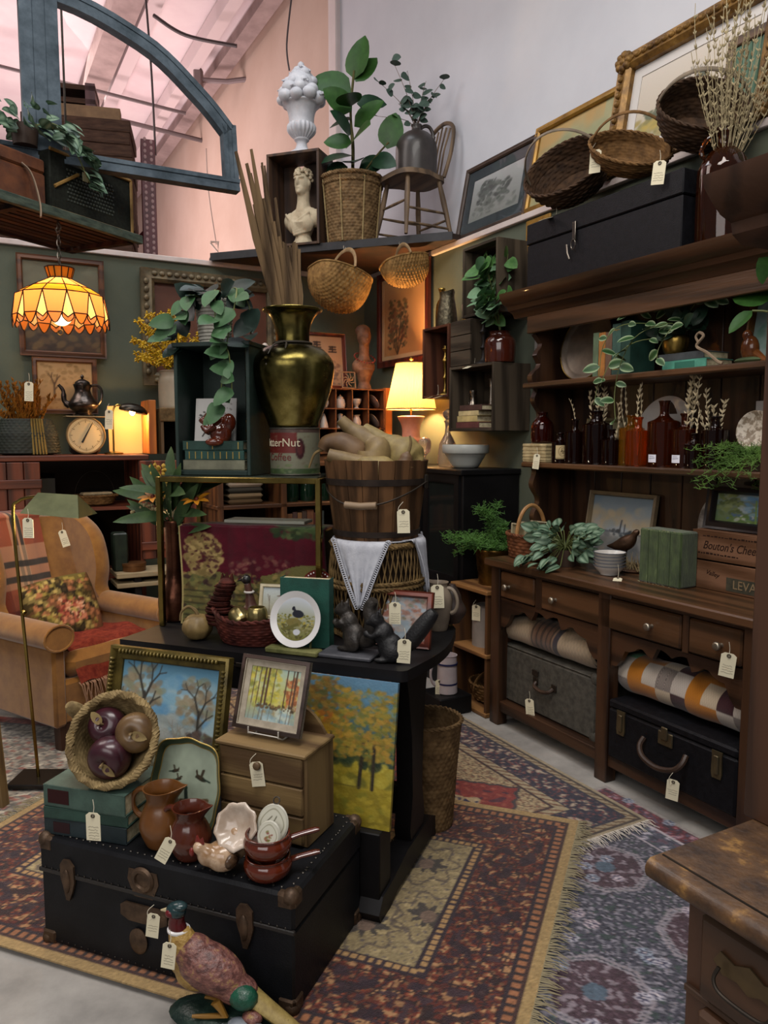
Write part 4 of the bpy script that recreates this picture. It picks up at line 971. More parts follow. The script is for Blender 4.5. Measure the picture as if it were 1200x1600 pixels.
cv.dabs(0,.45,1,.8,40,.12,['b9a888','a7acae','8ea0ac','c7b694'],.5).dabs(0,.05,1,.4,50,.09,['7a7a76','8e928f','5f6468','94897a'],.6).line(.0,.44,1,.42,.012,'4b5560').line(.5,.42,.52,.62,.02,'4a5058').line(.58,.42,.58,.56,.015,'4a5058').dabs(.3,.38,.7,.46,12,.03,['3f464c'],.8)
picture('seascape_painting','grey blue seascape painting leaning at the back of the counter',cv,.385,.30,.02,M('thin_pale_frame','6d5f4a','857458',r=.6,scale=14),DR(.43,.41,ZC+.002),ROT_R,R_(9))
t=thing('bronze_bird','small bronze game bird figurine before the seascape','figurine',DR(.60,.30,ZC+.002),ROT_R)
BRZ=M('bronze_patina','3a2a20','5d4432',r=.4,metal=.6,scale=18)
obj('body',MB().tube(smooth_path([(-.11,0,.10),(-.07,0,.105),(-.02,0,.115),(.03,0,.145),(.055,0,.175),(.075,0,.19)],4),[.004,.006,.009,.012,.016,.021,.026,.029,.032,.034,.034,.032,.028,.023,.018,.015,.014,.015,.013,.008,.003],12),BRZ,t)
obj('leg',MB().tube([(.0,.01,.10),(-.01,.01,.05),(0,.01,.01)],.004,6),BRZ,t);obj('leg',MB().tube([(.01,-.012,.10),(.0,-.012,.05),(.012,-.012,.01)],.004,6),BRZ,t)
obj('base',MB().ball((0,0,.006),(.09,.045,.012),18,6),BRZ,t)
mb=MB()
for k in range(26):a=rnd.uniform(0,2*PI);p=Vector((rnd.uniform(-.02,.09),rnd.uniform(-.03,.03),.01));mb.tube([p,p+Vector((rnd.uniform(-.03,.03),rnd.uniform(-.02,.02),rnd.uniform(.03,.08)))],[.003,.0008],4)
obj('grass',mb,M('bronze_grass','6b5a3a','857450',r=.6,scale=20),t,kind='stuff')
for k in range(5):
 t=thing('rimmed_bowl',['lowest white bowl of the stack on the counter','second lowest white bowl with dark rim in the stack','middle white bowl with dark rim in the stack','second highest white bowl with dark rim in the stack','topmost white bowl with dark rim and printed inside'][k],'bowl',DR(.635,.17,ZC+.001+k*.0145),ROT_R,'stacked rimmed bowls')
 obj('bowl',MB().lathe(sprof([(.0001,.0),(.035,0),(.04,.006),(.062,.03),(.07,.042),(.067,.042),(.058,.032),(.036,.010),(.0001,.006)],2),32),WHT,t)
 obj('rim',MB().tube(ring(.069,.042,40),.0022,6,True),M('slate_rim','4a4e55',r=.3),t)
t=thing('green_velvet_box','worn green velvet covered box standing on the counter','box',DR(.80,.17,ZC+.001),ROT_R)
GV=M('worn_green_velvet','2a361f','43532e',r=.85,scale=14,st=(2.5,2.5,.8),bump=.4,sheen=.3,c3='616c48',lo=.35,hi=.64)
obj('body',MB().box(0,.215,0,.10,0,.225,.006),GV,t)
mb=MB()
for k in range(60):x=rnd.uniform(.0,.215);z=rnd.choice([.0,.225]);mb.tube([(x,-.002,z),(x+rnd.uniform(-.004,.004),-.005,z+rnd.uniform(-.006,.006))],.0008,3)
obj('frayed_edge',mb,M('frayed_thread','8b8a6a',r=.9),t,kind='stuff')
for k,x in enumerate((.05,.10,.16)):obj('seam',MB().box(x,x+.0015,-.001,.002,.004,.221),M('seam_dark','26331f',r=.9),t)
CHZ=wood('cheese_crate_pine','543824','785640','x',r=.8)
for k,(z0,nm,lab) in enumerate([(.0,'wooden_cheese_box','lower wooden box with stencilled block letters on the counter'),(.118,'wooden_cheese_box','upper wooden cheese box with script lettering on the counter')]):
 t=thing(nm,lab,'box',DR(.985,.27,ZC+.001+z0),ROT_R,'wooden cheese boxes')
 obj('front_board',MB().box(0,.42,0,.009,0,.112,.002),CHZ,t);obj('back_board',MB().box(0,.42,.131,.14,0,.112,.002),CHZ,t)
 for x in (0,.409):obj('end_board',MB().box(x,x+.011,.009,.131,0,.112,.002),CHZ,t)
 obj('bottom_board',MB().box(.011,.409,.009,.131,.002,.01),CHZ,t)
 if k:obj('lid_board',MB().box(.0,.42,.0,.14,.112,.116,.001),CHZ,t)
 INK=M('stencil_ink','2a1a12',r=.8)
 if k:
  text_mb("Bouton's Chees",.046,t,INK,(.175,-.0006,.058),shear=.35,sx=.84)
  for (z,x0,n_) in ((.096,.05,17),(.026,.03,12)):
   mb=MB();x=x0
   for q in range(n_):l=rnd.uniform(.006,.016);mb.box(x,x+l,-.0008,.002,z-.003,z+rnd.uniform(.0,.004));x+=l+.005
   obj('worn_print',mb,INK,t,kind='stuff')
 else:
  text_mb('Valley',.026,t,INK,(.10,-.0006,.066),(PI/2,R_(8),0),shear=.35);obj('ink_panel',MB().box(.165,.40,-.0008,.002,.010,.062),M('ink_panel_green','33332a','4a4436',r=.8,scale=20),t);text_mb('LEVA',.048,t,M('faded_letter','7d6a50',r=.8),(.245,-.0016,.036),sx=.95)
t=thing('oval_dish','grey oval marbled dish leaning against the dresser back','dish',DR(1.0,.40,ZC+.24),rot=(Matrix.Rotation(ROT_R,4,'Z')@Matrix.Rotation(R_(80),4,'X')).to_euler())
t.location=DR(1.02,.43,ZC+.10)
obj('dish',MB().lathe([(.0001,0),(.11,0),(.135,.012),(.15,.014),(.15,.008),(.12,-.008),(.0001,-.01)],44,sy=1.0),M('marbled_grey','6d645c','a59c92',r=.35,scale=22,lo=.42,hi=.6),t,(0,.15,0))
cv=Cv(60,44,'6b8a9a',17).grad('5a7040','8a9aa0').dabs(0,.3,.55,1,60,.07,['5d7040','7a8a4a','4a5a34','8a9a6a'],.7).dabs(.5,.3,1,.9,40,.08,['6a9ac0','8ab0c8','b0c0c8','5a86b0'],.7).dabs(.3,.0,1,.3,40,.06,['5a7a3a','7a9a4a','4a6a9a','c0c4c0'],.7).line(.9,0,.86,.8,.03,'7a9a4a')
picture('black_framed_picture','small landscape in a heavy black frame on the cheese boxes',cv,.20,.11,.035,M('ebony_frame','140f10','221a1a',r=.35),DR(1.13,.34,ZC+.236),ROT_R,R_(8),dp=.03)
def suitcase(name,label,loc,rz,w_,d_,h_,m,trim,split=.72):
 t=thing(name,label,'suitcase',loc,rz)
 obj('body',MB().box(0,w_,0,d_,0,h_*split-.002,.008),m,t);obj('lid',MB().box(0,w_,0,d_,h_*split,h_,.008),m,t)
 return t
GS=M('grey_canvas','3c3a35','524f48',r=.75,scale=30,bump=.3,bs=300)
LEA=M('dark_leather','2a1c14','3d2a1e',r=.5,scale=20,bump=.2)
t=suitcase('canvas_suitcase','grey canvas suitcase with leather handle lying in the left bay',DR(.03,.055,.127),ROT_R,.66,.36,.285,GS,LEA,.97)
for (x,z) in ((0,0),(.66,0),(0,.285),(.66,.285)):obj('corner_patch',MB().ball((x+(.012 if x==0 else -.012),.008,z+(.012 if z==0 else -.012)),(.028,.013,.028),12,8),GS,t)
obj('handle',MB().tube(smooth_path([(.27,-.004,.155),(.28,-.022,.14),(.33,-.026,.13),(.38,-.022,.14),(.39,-.004,.155)],5),.009,8),LEA,t)
obj('handle_plate',MB().cbox((.265,-.003,.16),(.035,.006,.035),.002),DARKM,t);obj('handle_plate',MB().cbox((.395,-.003,.16),(.035,.006,.035),.002),DARKM,t)
obj('lock',MB().cbox((.265,-.006,.20),(.045,.008,.03),.003),DARKM,t)
BS_=M('black_leatherette','0b0b0e','141418',r=.5,spec=.22,scale=40,bump=.3,bs=350)
t=suitcase('black_suitcase','large black suitcase with brass latches lying in the right bay',DR(.825,-.005,.127),ROT_R,.605,.38,.245,BS_,LEA,.86)
for x in (.075,.53):
 l_=obj('latch',MB().prism([(-.018,-.05),(.018,-.05),(.022,-.03),(.02,.03),(.022,.05),(-.022,.05),(-.02,.03),(-.022,-.03)],-.006,0),M('dull_brass_latch','57503f','75694f',r=.4,metal=.8),t,(x,-.001,.165));obj('latch_keeper',MB().cbox((0,-.009,.0),(.02,.008,.07),.003),M('dull_brass_latch'),l_)
l_=obj('lock',MB().box(.265,.335,-.008,.0,.15,.205,.004),M('dull_brass_latch'),t);obj('lock_hasp',MB().cbox((.30,-.011,.20),(.03,.008,.05),.003),M('dull_brass_latch'),l_)
obj('handle',MB().tube(smooth_path([(.20,-.006,.15),(.20,-.03,.12),(.23,-.045,.09),(.30,-.05,.075),(.37,-.045,.09),(.40,-.03,.12),(.40,-.006,.15)],5),.011,8),LEA,t)
def roll_mb(L,R,n=46,nt=44,dents=.06,sq=.9):
 """rolled blanket: spiral cross-section swept along x"""
 mb=MB()
 def f(a,b):
  x=(a-.5)*L;e=abs(a-.5)*2;rr_=R*(1-.10*max(0,(e-.85)/.15)**2);th=2*PI*b
  w_=1+dents*math.sin(a*23)*.25+dents*.6*math.sin(a*9+th*2)+.03*math.sin(th*3+a*7)
  return (x,rr_*w_*math.cos(th)*1.12,rr_*w_*sq*math.sin(th))
 mb.grid(f,n,nt,False,True);
 for e,x in ((0,-L/2),(1,L/2)):
  P_=[(x+(-.004 if e==0 else .004)*0,(R*.98-R*.95*i/60)*1.1*math.cos(i/60*5*PI),(R*.98-R*.95*i/60)*sq*math.sin(i/60*5*PI)) for i in range(61)]
  mb.tube(P_,R*.10,6)
 return mb
def vc_roll(nm,L,R,colf,parent,loc,n,nt,**k):
 mb=roll_mb(L,R,n,nt,**k);me=mb.mesh(nm,60);fixn(me)
 set_cols(me,[colf(v.co.x/L+.5,math.atan2(v.co.z,v.co.y)/(2*PI)%1,math.hypot(v.co.y,v.co.z)/R) for v in me.vertices]);me.materials.append(M('woven_wool',vc=True,r=.92,sheen=.3,bump=.35,bs=220,scale=50));return obj(nm,me,None,parent,loc)
t=thing('rolled_blanket','rolled cream and brown plaid blanket on the grey suitcase','blanket',DR(.325,.14,.497),ROT_R)
def cA(a,b,r_):
 c=hexc('94836c');br=hexc('4a2f22');nv_=hexc('2f2a30')
 k=max(0,1-abs(a-.52)/.16);c=c*(1-.8*min(k*2,1))+br*.8*min(k*2,1)
 if abs(a-.66)<.025:c=nv_
 if .40<a<.62 and int(a*60)%3==0:c=c*.6
 if int(b*22)%7==0 and .3<a<.7:c=c*.75
 return c*(1+.06*math.sin(a*200)*math.sin(b*90))
vc_roll('roll',.66,.083,cA,t,(0,0,0),120,60)
mb=MB()
for k in range(28):
 b=k/28;y,z=math.cos(2*PI*b)*.06*rnd.uniform(.4,1),math.sin(2*PI*b)*.055*rnd.uniform(.4,1);P_=[(-.325,y,z),(-.345,y-.004,z-.02),(-.352,y-.006,z-rnd.uniform(.05,.10))];mb.tube(P_,[.004,.003,.0015],5)
obj('fringe',mb,M('blanket_fringe','8d7d68',r=.95),t,kind='stuff')
t=thing('rolled_quilt','rolled patchwork quilt in yellow, white and brown on the black suitcase','quilt',DR(1.12,.15,.465),ROT_R)
QC=['b9afa2','a8691c','b5ab9f','4a4440','b2a89e','a8691c','b5a48c','3a1d22']
def cB(a,b,r_):
 i=int(a*8.999);j=int(b*5.999);k=(i+(j%2)*3)%8
 if i in (1,5):k=i
 if i==0 and j in (1,2):c=hexc('3f6a4a') if j==1 else hexc(QC[0])
 else:c=hexc(QC[k])
 if k==3:c=c*(1.0 if (int(a*240)+int(b*90))%2 else 2.1)
 return c*(1+.05*math.sin(a*400)*math.sin(b*180))
vc_roll('roll',.64,.088,cB,t,(0,0,0),260,90,sq=.95)
t=thing('tool_chest','long black wooden chest on top of the dresser','chest',DR(.03,.17,ZT+.001),ROT_R)
obj('body',MB().box(0,.93,0,.27,0,.215,.004),BS_,t);obj('lid',MB().box(-.004,.934,-.004,.274,.218,.315,.005),BS_,t)
h_=obj('hasp',MB().cbox((.34,-.009,.21),(.022,.008,.085),.002),SILV,t);obj('hasp_ring',MB().tube([(.34+.014*math.cos(q*PI/6),-.014,.15+.022*math.sin(q*PI/6)) for q in range(12)],.003,6,True),SILV,h_)
h_=obj('padlock_bar',MB().tube([(.29,-.008,.16),(.30,-.012,.12),(.315,-.012,.09)],.004,6),SILV,t)
def oval_basket(label,loc,rz,prof,m,S,rows,sx,sy,hh,hr,tiltx=0.,tilty=0.,hw=.008,amp=.005,ax='x',hm=None,heart=0.,name='basket',group=None):
 t=thing(name,label,'basket',loc);t.rotation_euler=(Matrix.Rotation(rz,4,'Z')@Matrix.Rotation(tiltx,4,'X')@Matrix.Rotation(tilty,4,'Y')).to_euler()
 wp=(lambda p:(p[0],p[1],p[2]-heart*abs(math.cos(math.atan2(p[1],p[0])))**2*(p[2]/prof[-1][1])+heart)) if heart else None
 obj('weave',woven(prof,S,rows,amp,.006,sx,sy,wp),m,t,kind='stuff')
 obj('base',MB().lathe([(.0001,.001),(prof[0][0]+.004,.001),(prof[0][0]+.004,.008),(.0001,.008)],24,sx=sx,sy=sy),m,t);R0,z0=prof[-1];rp=[(p if not wp else wp(p)) for p in ring(R0,z0,72,sx,sy)]
 obj('rim',braid(rp,.008,2,18),m,t);obj('handle',MB().tube(arc_handle(hr,hh,24,z0*.8,ax),hw,8,flat=.5),hm or m,t)
 return t
WDK=wicker('dark','2a1e16','4a3626');WMD=wicker('mid','4f3820','7a5a36')
oval_basket('large dark basket with cane handle tipped forward on the chest',DR(.20,.33,ZT+.46),ROT_R+R_(38),[(.08,0),(.13,.01),(.17,.08),(.185,.15)],WDK,20,12,1.1,.95,.22,.19,R_(56),R_(-16),.009,.007,'x',M('grey_cane','5d5142','776a58',r=.6,scale=15))
oval_basket('small brown split basket with flat handle beside the large one',DR(.56,.27,ZT+.43),ROT_R+R_(35),[(.04,0),(.10,.02),(.14,.07),(.15,.11)],WMD,16,14,1.15,.85,.17,.165,R_(46),R_(18),.010,.004,'x')
oval_basket('dark heart-rimmed basket with handle on the right end of the chest',DR(.84,.36,ZT+.48),ROT_R+R_(30),[(.06,0),(.12,.012),(.15,.08),(.16,.15)],WDK,20,14,1.1,1.0,.18,.175,R_(52),R_(22),.012,.005,'x',M('grey_cane'),heart=.02)
t=bottle('large brown glass jug on top of the dresser',DR(1.07,.26,ZT+.001),sprof([(.088,0),(.095,.012),(.096,.25),(.088,.30),(.06,.345),(.032,.37),(.028,.40),(.034,.42),(.034,.435)],4),M('jug_glass','6b3410',r=.04,trans=.92,ior=1.45),group=None)
obj('handle',loop_handle(-.03,.415,-.075,.33,.035,.009),M('jug_glass'),t)
t=thing('dried_grass','tall pale dried grasses standing in the large brown jug','dried grass',DR(1.07,.26,ZT+.22),ROT_R)
DG=M('dried_oat','8d7f60','ac9f7e',r=.9,scale=16)
for k in range(46):
 a=rnd.uniform(0,2*PI);r_=rnd.uniform(.02,.26);obj('stem',sprig_mb((rnd.uniform(-.01,.01),rnd.uniform(-.01,.01),0),(math.cos(a)*r_+.05,math.sin(a)*r_*.7,rnd.uniform(.40,.80)),34,.02,.6,.1,.0012,seed=900+k),DG,t)
# ================================================================ PICTURES ON THE WALL TOP
cv=Cv(90,70,'9a9c9c',21).grad('7d807c','a9abab').dabs(.15,.3,.75,.75,90,.05,['4a4e4c','3a3e3d','5d625e','6d716c'],.7).dabs(.2,.55,.45,.85,40,.05,['454a48','5a5f5c'],.7).dabs(.1,.1,.9,.3,60,.05,['5f635f','8a8d88','6f726d'],.6)
picture('grey_engraving','grey engraving of trees in a wide dark mount, leftmost on the wall top',cv,.63,.40,.03,M('dark_brown_frame','2c2019','46352a',r=.5,scale=10,bump=.3),RM(1.60,-.02,2.682),ROT_R,R_(11),mat_in=M('dark_mount','3d4448',r=.9),matw=.065,glass=True)
cv=Cv(90,60,'8d8a66',22);cv.a=cv.a*(.75+.5*cv.fbm(3,4))[...,None];k=cv.fbm(3,9);cv.mixin(np.clip((k-.4)*3,0,.8)*(cv.X<.75),'a8844c').mixin(np.clip((.5-k)*3,0,.6),'7d8460')
picture('ochre_abstract','ochre and green faded canvas in a gold frame on the wall top',cv,.66,.42,.035,M('gold_frame','6d4f1e','a37c34',r=.4,metal=.4,scale=9,bump=.2),RM(2.29,-.02,2.682),ROT_R,R_(11))
cv=Cv(110,80,'b3aa9c',23).grad('8f8a70','b9ae9c',0,.45).grad('b5aa9a','c2b9ad',.45,1)
cv.dabs(0,.1,.6,.35,60,.05,['8a7a3c','a08a4a','6d6a3c','95885a'],.6).dabs(.36,.4,.62,.72,70,.035,['3f4436','4c5240','34382e'],.8,True).tree(.5,.25,.5,'3a382e',.012).dabs(.1,.3,.25,.48,30,.03,['5a6048','49503c'],.8,True).dabs(.05,.15,.3,.28,20,.04,['a89040','8a8040'],.6)
GF=M('ornate_gilt','4a3218','8d6a34',r=.45,metal=.35,scale=14,bump=.5,bs=60,c3='a98a50')
t=picture('landscape_painting','pale landscape in an ornate carved gilt frame on the wall top',cv,.72,.44,.075,GF,RM(3.01,-.01,2.682),ROT_R,R_(10),mat_in=M('white_mount','c4c0bc',r=.9),matw=.05,dp=.05,ornate=.04)
mb=MB()
for (sx,sz) in ((-1,-1),(-1,1),(1,-1),(1,1)):
 for k in range(9):a=2*PI*k/8;mb.ball((sx*.40+math.cos(a)*.032*(k<8),-.05,sz*.26+math.sin(a)*.032*(k<8)),(.02,.02,.02),9,6)
obj('corner_ornament',mb,GF,t,(0,0,.295),kind='stuff')
t=thing('green_shutter','faded green ribbed panel leaning on the wall top at the right','panel',RM(3.20,.0,2.682),rot=(Matrix.Rotation(ROT_R,4,'Z')@Matrix.Rotation(R_(-8),4,'X')).to_euler())
GP=M('faded_green_paint','3f5a48','64796a',r=.75,scale=12,st=(3,3,.5),bump=.2)
for k in range(14):obj('slat',MB().box(.03+k*.042,.068+k*.042,0,.014,.03,.36,.004),GP,t)
for (x0,x1,z0,z1) in ((0,.65,0,.032),(0,.65,.358,.40),(0,.032,.03,.36),(.62,.65,.03,.36)):obj('frame_rail',MB().box(x0,x1,-.01,.018,z0,z1,.004),wood('shutter_rail','3a2a1e','57402c','x'),t)
# ================================================================ CORNER SHELF
def blob(name,parts,m,parent,vox=.006,smooth=4,loc=None,rot=None):
 mb=MB()
 for p in parts:
  if p[0]=='b':mb.ball(p[1],p[2],16,10)
  elif p[0]=='t':mb.tube(p[1],p[2],12)
  elif p[0]=='r':
   n0=len(mb.v);mb.ball((0,0,0),p[2],16,10);mb.xf(Matrix.Translation(p[1])@Euler(p[3]).to_matrix().to_4x4(),n0)
 o=obj(name,mb,m,parent,loc,rot)
 r_=o.modifiers.new('remesh','REMESH');r_.mode='VOXEL';r_.voxel_size=vox;r_.use_smooth_shade=True
 s_=o.modifiers.new('smooth','SMOOTH');s_.iterations=smooth;s_.factor=.5
 return o
RS=R_(-19);ZS=2.716
def SH(px,Y):p=PY(px,380,Y);p.z=ZS;return p
BXM=wood('old_box','2a1a12','46301f','z',r=.65)
bx=thing('upright_box','dark upright wooden box open at the front, urn on top','box',SH(470,5.36),RS)
for (x0,x1,y0,y1,z0,z1,nm) in ((-.19,-.172,-.12,.12,0,.585,'side_board'),(.172,.19,-.12,.12,0,.585,'side_board'),(-.19,.19,-.12,.12,.585,.603,'top_board'),(-.172,.172,-.12,.12,0,.016,'bottom_board')):obj(nm,MB().box(x0,x1,y0,y1,z0,z1,.002),BXM,bx)
for x0 in (-.172,-.02):obj('back_slat',MB().box(x0,x0+.10,.108,.118,.016,.585),BXM,bx)
PLA=M('plaster_cream','a2937a','b7aa90',r=.7,scale=14,bump=.15)
t=thing('roman_bust','cream plaster bust of a curly haired man inside the dark box','statue',SH(474,5.335)+Vector((0,0,.017)),RS-.15);t.scale=(.92,.92,1.02)
hd=[('b',(0,0,.40),(.058,.068,.082)),('b',(0,-.02,.355),(.042,.05,.045)),('r',(0,-.066,.395),(.010,.018,.028),(.35,0,0)),('b',(0,-.055,.425),(.045,.02,.012)),('b',(0,-.062,.362),(.018,.012,.006)),('b',(0,-.058,.335),(.018,.016,.014)),('b',(.058,0,.395),(.008,.014,.02)),('b',(-.058,0,.395),(.008,.014,.02)),('t',[(0,.01,.36),(0,.005,.28),(0,.01,.22)],[.045,.046,.062]),('b',(0,.02,.18),(.135,.075,.075)),('b',(.11,.02,.17),(.06,.06,.06)),('b',(-.11,.02,.17),(.06,.06,.06)),('b',(.05,-.03,.135),(.062,.045,.06)),('b',(-.05,-.03,.135),(.062,.045,.06)),('t',[(0,0,.14),(0,0,.06),(0,0,.02)],[.09,.055,.07]),('t',[(0,0,.03),(0,0,.0)],[.07,.08])]
for k in range(6):hd.append(('t',[(-.13+.012*k,-.035-.006*k,.21-.01*k),(-.03,-.075,.135-.015*k),(.09,-.05+.004*k,.20-.022*k)],[.008,.011,.008]))
blob('bust',hd,PLA,t,.005,3)
mb=MB()
for k in range(70):
 a=rnd.uniform(0,2*PI);e=rnd.uniform(.12,1.2);p=(math.cos(a)*.064*math.cos(e-.25),math.sin(a)*.072*math.cos(e-.25)+.006,.405+.088*math.sin(e)*.98)
 if p[1]<-.045 and p[2]<.44:continue
 mb.ball(p,(.014,.014,.012),7,5)
obj('curls',mb,PLA,t,kind='stuff')
URN=M('white_stone','a8a8ae','bcbcc0',r=.65,scale=16,bump=.2)
t=thing('fruit_urn','white stone urn piled with fruit on the dark box','urn',SH(473,5.36)+Vector((0,0,.604)),RS)
obj('urn',MB().lathe(sprof([(.0001,0),(.085,0),(.085,.02),(.07,.03),(.045,.05),(.035,.08),(.038,.095),(.05,.105),(.05,.115)],3),28),URN,t)
obj('fluted_bowl',MB().lathe(sprof([(.05,.115),(.085,.15),(.095,.18),(.088,.205)],5),80,mod=lambda a,z:1+.045*math.cos(a*20)),URN,t)
obj('neck',MB().lathe(sprof([(.085,.20),(.083,.22),(.088,.27),(.105,.315),(.125,.33),(.125,.34),(.105,.345),(.0001,.345)],3),32),URN,t)
mb=MB()
for i,(zz,R0,n_,s_) in enumerate(((.365,.105,9,.043),(.415,.088,8,.04),(.465,.066,7,.036),(.51,.045,5,.032),(.55,.02,3,.028))):
 for k in range(n_):a=2*PI*(k+.5*i)/n_;mb.ball((math.cos(a)*R0,math.sin(a)*R0,zz+rnd.uniform(-.008,.008)),s_*rnd.uniform(.8,1.08),12,8)
mb.ball((0,0,.44),(.09,.09,.12),14,10);mb.ball((0,0,.58),(.02,.02,.028),10,8)
for k in range(34):
 a=rnd.uniform(0,2*PI);z_=rnd.uniform(.36,.56);r_=.14*(1-(z_-.34)/.26)*.9+.02;p=Vector((math.cos(a)*r_,math.sin(a)*r_,z_));mb.tube([p,p+Vector((rnd.uniform(-.02,.02),rnd.uniform(-.02,.02),.012)),p+Vector((rnd.uniform(-.035,.035),rnd.uniform(-.035,.035),.0))],[.006,.009,.003],6)
o=obj('fruit',mb,URN,t,kind='stuff');o.scale=(1.18,1.18,1)
t=thing('fruit_wire_basket','tall round wicker planter on the corner shelf','basket',SH(550,5.30),RS);t.name='wicker_planter'
WTN=wicker('tan','4f3c26','7d6444')
obj('weave',woven([(.15,0),(.165,.01),(.18,.2),(.20,.40),(.205,.43)],34,22,.005,.008),WTN,t,kind='stuff')
obj('rim',braid(ring(.205,.43,90),.014,3,22),WTN,t);obj('rim_band',braid(ring(.20,.385,90),.010,3,22),WTN,t)
for k in range(8):a=2*PI*k/8;obj('stake',MB().tube([(math.cos(a)*.17,math.sin(a)*.17,.01),(math.cos(a)*.188,math.sin(a)*.188,.2),(math.cos(a)*.207,math.sin(a)*.207,.41)],.005,6),wicker('stake','7d6a48','9a875f'),t)
obj('liner',MB().lathe([(.0001,.37),(.19,.37),(.19,.38),(.0001,.385)],24),M('potting_soil','231a12','382a1c',r=.95,scale=40,bump=.5),t)
rp=thing('rubber_plant','large leaved green rubber plant in the wicker planter','plant',SH(550,5.30)+Vector((0,0,.375)),RS)
obj('stem',MB().tube(smooth_path([(0,0,0),(.01,.0,.25),(-.01,.01,.5),(.02,0,.75)],5),[.012]*8+[.009]*8,8),M('plant_stem','3a3a22','55502e',r=.7,scale=14),rp)
obj('stem',MB().tube(smooth_path([(.03,0,0),(.10,-.02,.1),(.19,-.03,.19),(.27,-.03,.26)],5),.006,7),M('plant_stem'),rp)
RL=leaf_mesh('rubber_leaf',.24,.165,leafmat('rubber','1d3a14','2f5420',r=.28),.12,.25,base=.25);RL2=leaf_mesh('rubber_leaf_dark',.24,.155,leafmat('rubber_dark','14281a','22402a',r=.28),.12,.35,base=.25)
sp1=[((.02,0,.70),(.25,-.1,1),1.15),((-.0,0,.62),(-1,-.3,.35),1.25),((.03,0,.68),(.7,.2,.9),.9),((0,0,.50),(-.6,-.7,.5),.95),((.0,0,.30),(-.9,-.3,.1),.8),((.0,-.02,.28),(.6,-.7,.15),1.25),((.26,-.03,.22),(.25,.0,1),1.0),((.02,0,.40),(.9,-.2,.6),1.05),((0,-.02,.52),(.3,-1,.05),1.05)]
sp2=[((-.0,0,.45),(-1,-.1,-.1),.7),((0,0,.22),(-.7,-.7,-.2),1.0),((.02,-.02,.16),(.35,-.9,-.1),.95),((.05,0,.12),(1,-.3,.15),.9),((.16,-.03,.17),(.9,-.4,-.35),.85),((0,-.01,.35),(-.2,-.9,.5),.9),((.03,.02,.55),(1,.3,.1),.85),((-.02,-.02,.14),(-1,-.4,-.15),.9),((.1,-.02,.1),(.2,-1,-.4),.7)]
leaves(rp,RL,sp1);leaves(rp,RL2,sp2)
CHM=wood('worn_chair','4a3a2a','6d5841','z',r=.65);CHX=wood('worn_chair','4a3a2a','6d5841','x',r=.65)
ch=thing('small_hoop_chair','small worn wooden hoop-back chair standing on the corner shelf','chair',SH(645,5.20),R_(-58))
seat=[(.19*math.copysign(abs(math.cos(q*PI/14))**.55,math.cos(q*PI/14)),.19*math.copysign(abs(math.sin(q*PI/14))**.6,math.sin(q*PI/14))) for q in range(28)]
obj('seat',MB().prism([(x*(1-.18*(y>0)),y) for x,y in seat],.385,.415,'z'),CHX,ch)
LG={}
for i,(sx,sy) in enumerate(((-1,-1),(1,-1),(-1,1),(1,1))):
 a,b=Vector((sx*.12,sy*.12,.39)),Vector((sx*.19,sy*.18,0));LG[i]=(a,b);obj('leg',MB().tube([a,lerp(a,b,.35),lerp(a,b,.6),b],[.014,.019,.017,.011],10),CHM,ch)
for (i,j,t_) in ((0,2,.55),(1,3,.55),(0,1,.42),(2,3,.65),(0,2,.8),(1,3,.8)):obj('stretcher',MB().tube([lerp(*LG[i],t_),lerp(lerp(*LG[i],t_),lerp(*LG[j],t_),.5),lerp(*LG[j],t_)],[.007,.010,.007],8),CHM,ch)
hoop=smooth_path([(-.135,.15,.41),(-.16,.19,.58),(-.13,.225,.74),(0,.24,.80),(.13,.225,.74),(.16,.19,.58),(.135,.15,.41)],6);obj('hoop_back',MB().tube(hoop,.013,10),CHM,ch)
for k in range(5):x=-.08+.04*k;obj('spindle',MB().tube([(x*.85,.16,.41),(x,.19,.6),(x*1.1,.235,.78-abs(x)*.4)],.006,7),CHM,ch)
SJ=M('brown_stoneware','211d1b','362f2c',r=.4,scale=7,coat=.08)
jg=thing('stoneware_jug','dark brown stoneware jug standing on the small chair','jug',SH(650,5.20)+Vector((0,0,.416)),R_(20))
obj('body',MB().lathe(sprof([(.0001,0),(.12,0),(.132,.012),(.135,.16),(.125,.22),(.085,.27),(.04,.29),(.032,.31),(.036,.33),(.028,.33),(.026,.30),(.0001,.29)],4),40),SJ,jg)
obj('handle',MB().tube(bez((.03,0,.315),(.09,0,.37),(.13,0,.30),(.115,0,.235),12),.012,8),SJ,jg)
eu=thing('eucalyptus_branch','round leaved eucalyptus branches in the stoneware jug','plant',SH(650,5.20)+Vector((0,0,.72)),0)
EL=leaf_mesh('eucalyptus_leaf',.075,.068,leafmat('eucalyptus','2f4038','4d6054',r=.6),.1,.15,base=.15)
for k,tip in enumerate([(-.25,0,.30),(-.16,-.03,.42),(-.06,0,.36),(.06,0,.30),(.14,-.02,.22),(.20,0,.34),(-.28,.03,.10),(-.12,-.1,.12),(.08,-.06,.14)]):
 P_=bez((0,0,-.05),(0,0,.1),(tip[0]*.6,tip[1]*.6,tip[2]*.7),tip,10);obj('twig',MB().tube(P_,[.003*(1-.06*i) for i in range(11)],5),M('eucalyptus_twig','5a4a40','7a685c',r=.7),eu)
 sp=[]
 for i in range(3,11):
  if rnd.random()<.78:a=rnd.uniform(0,2*PI);sp.append((P_[i],(math.cos(a),math.sin(a)*.7-.3,rnd.uniform(-.4,.5)),rnd.uniform(.6,1.05)))
 leaves(eu,EL,sp)
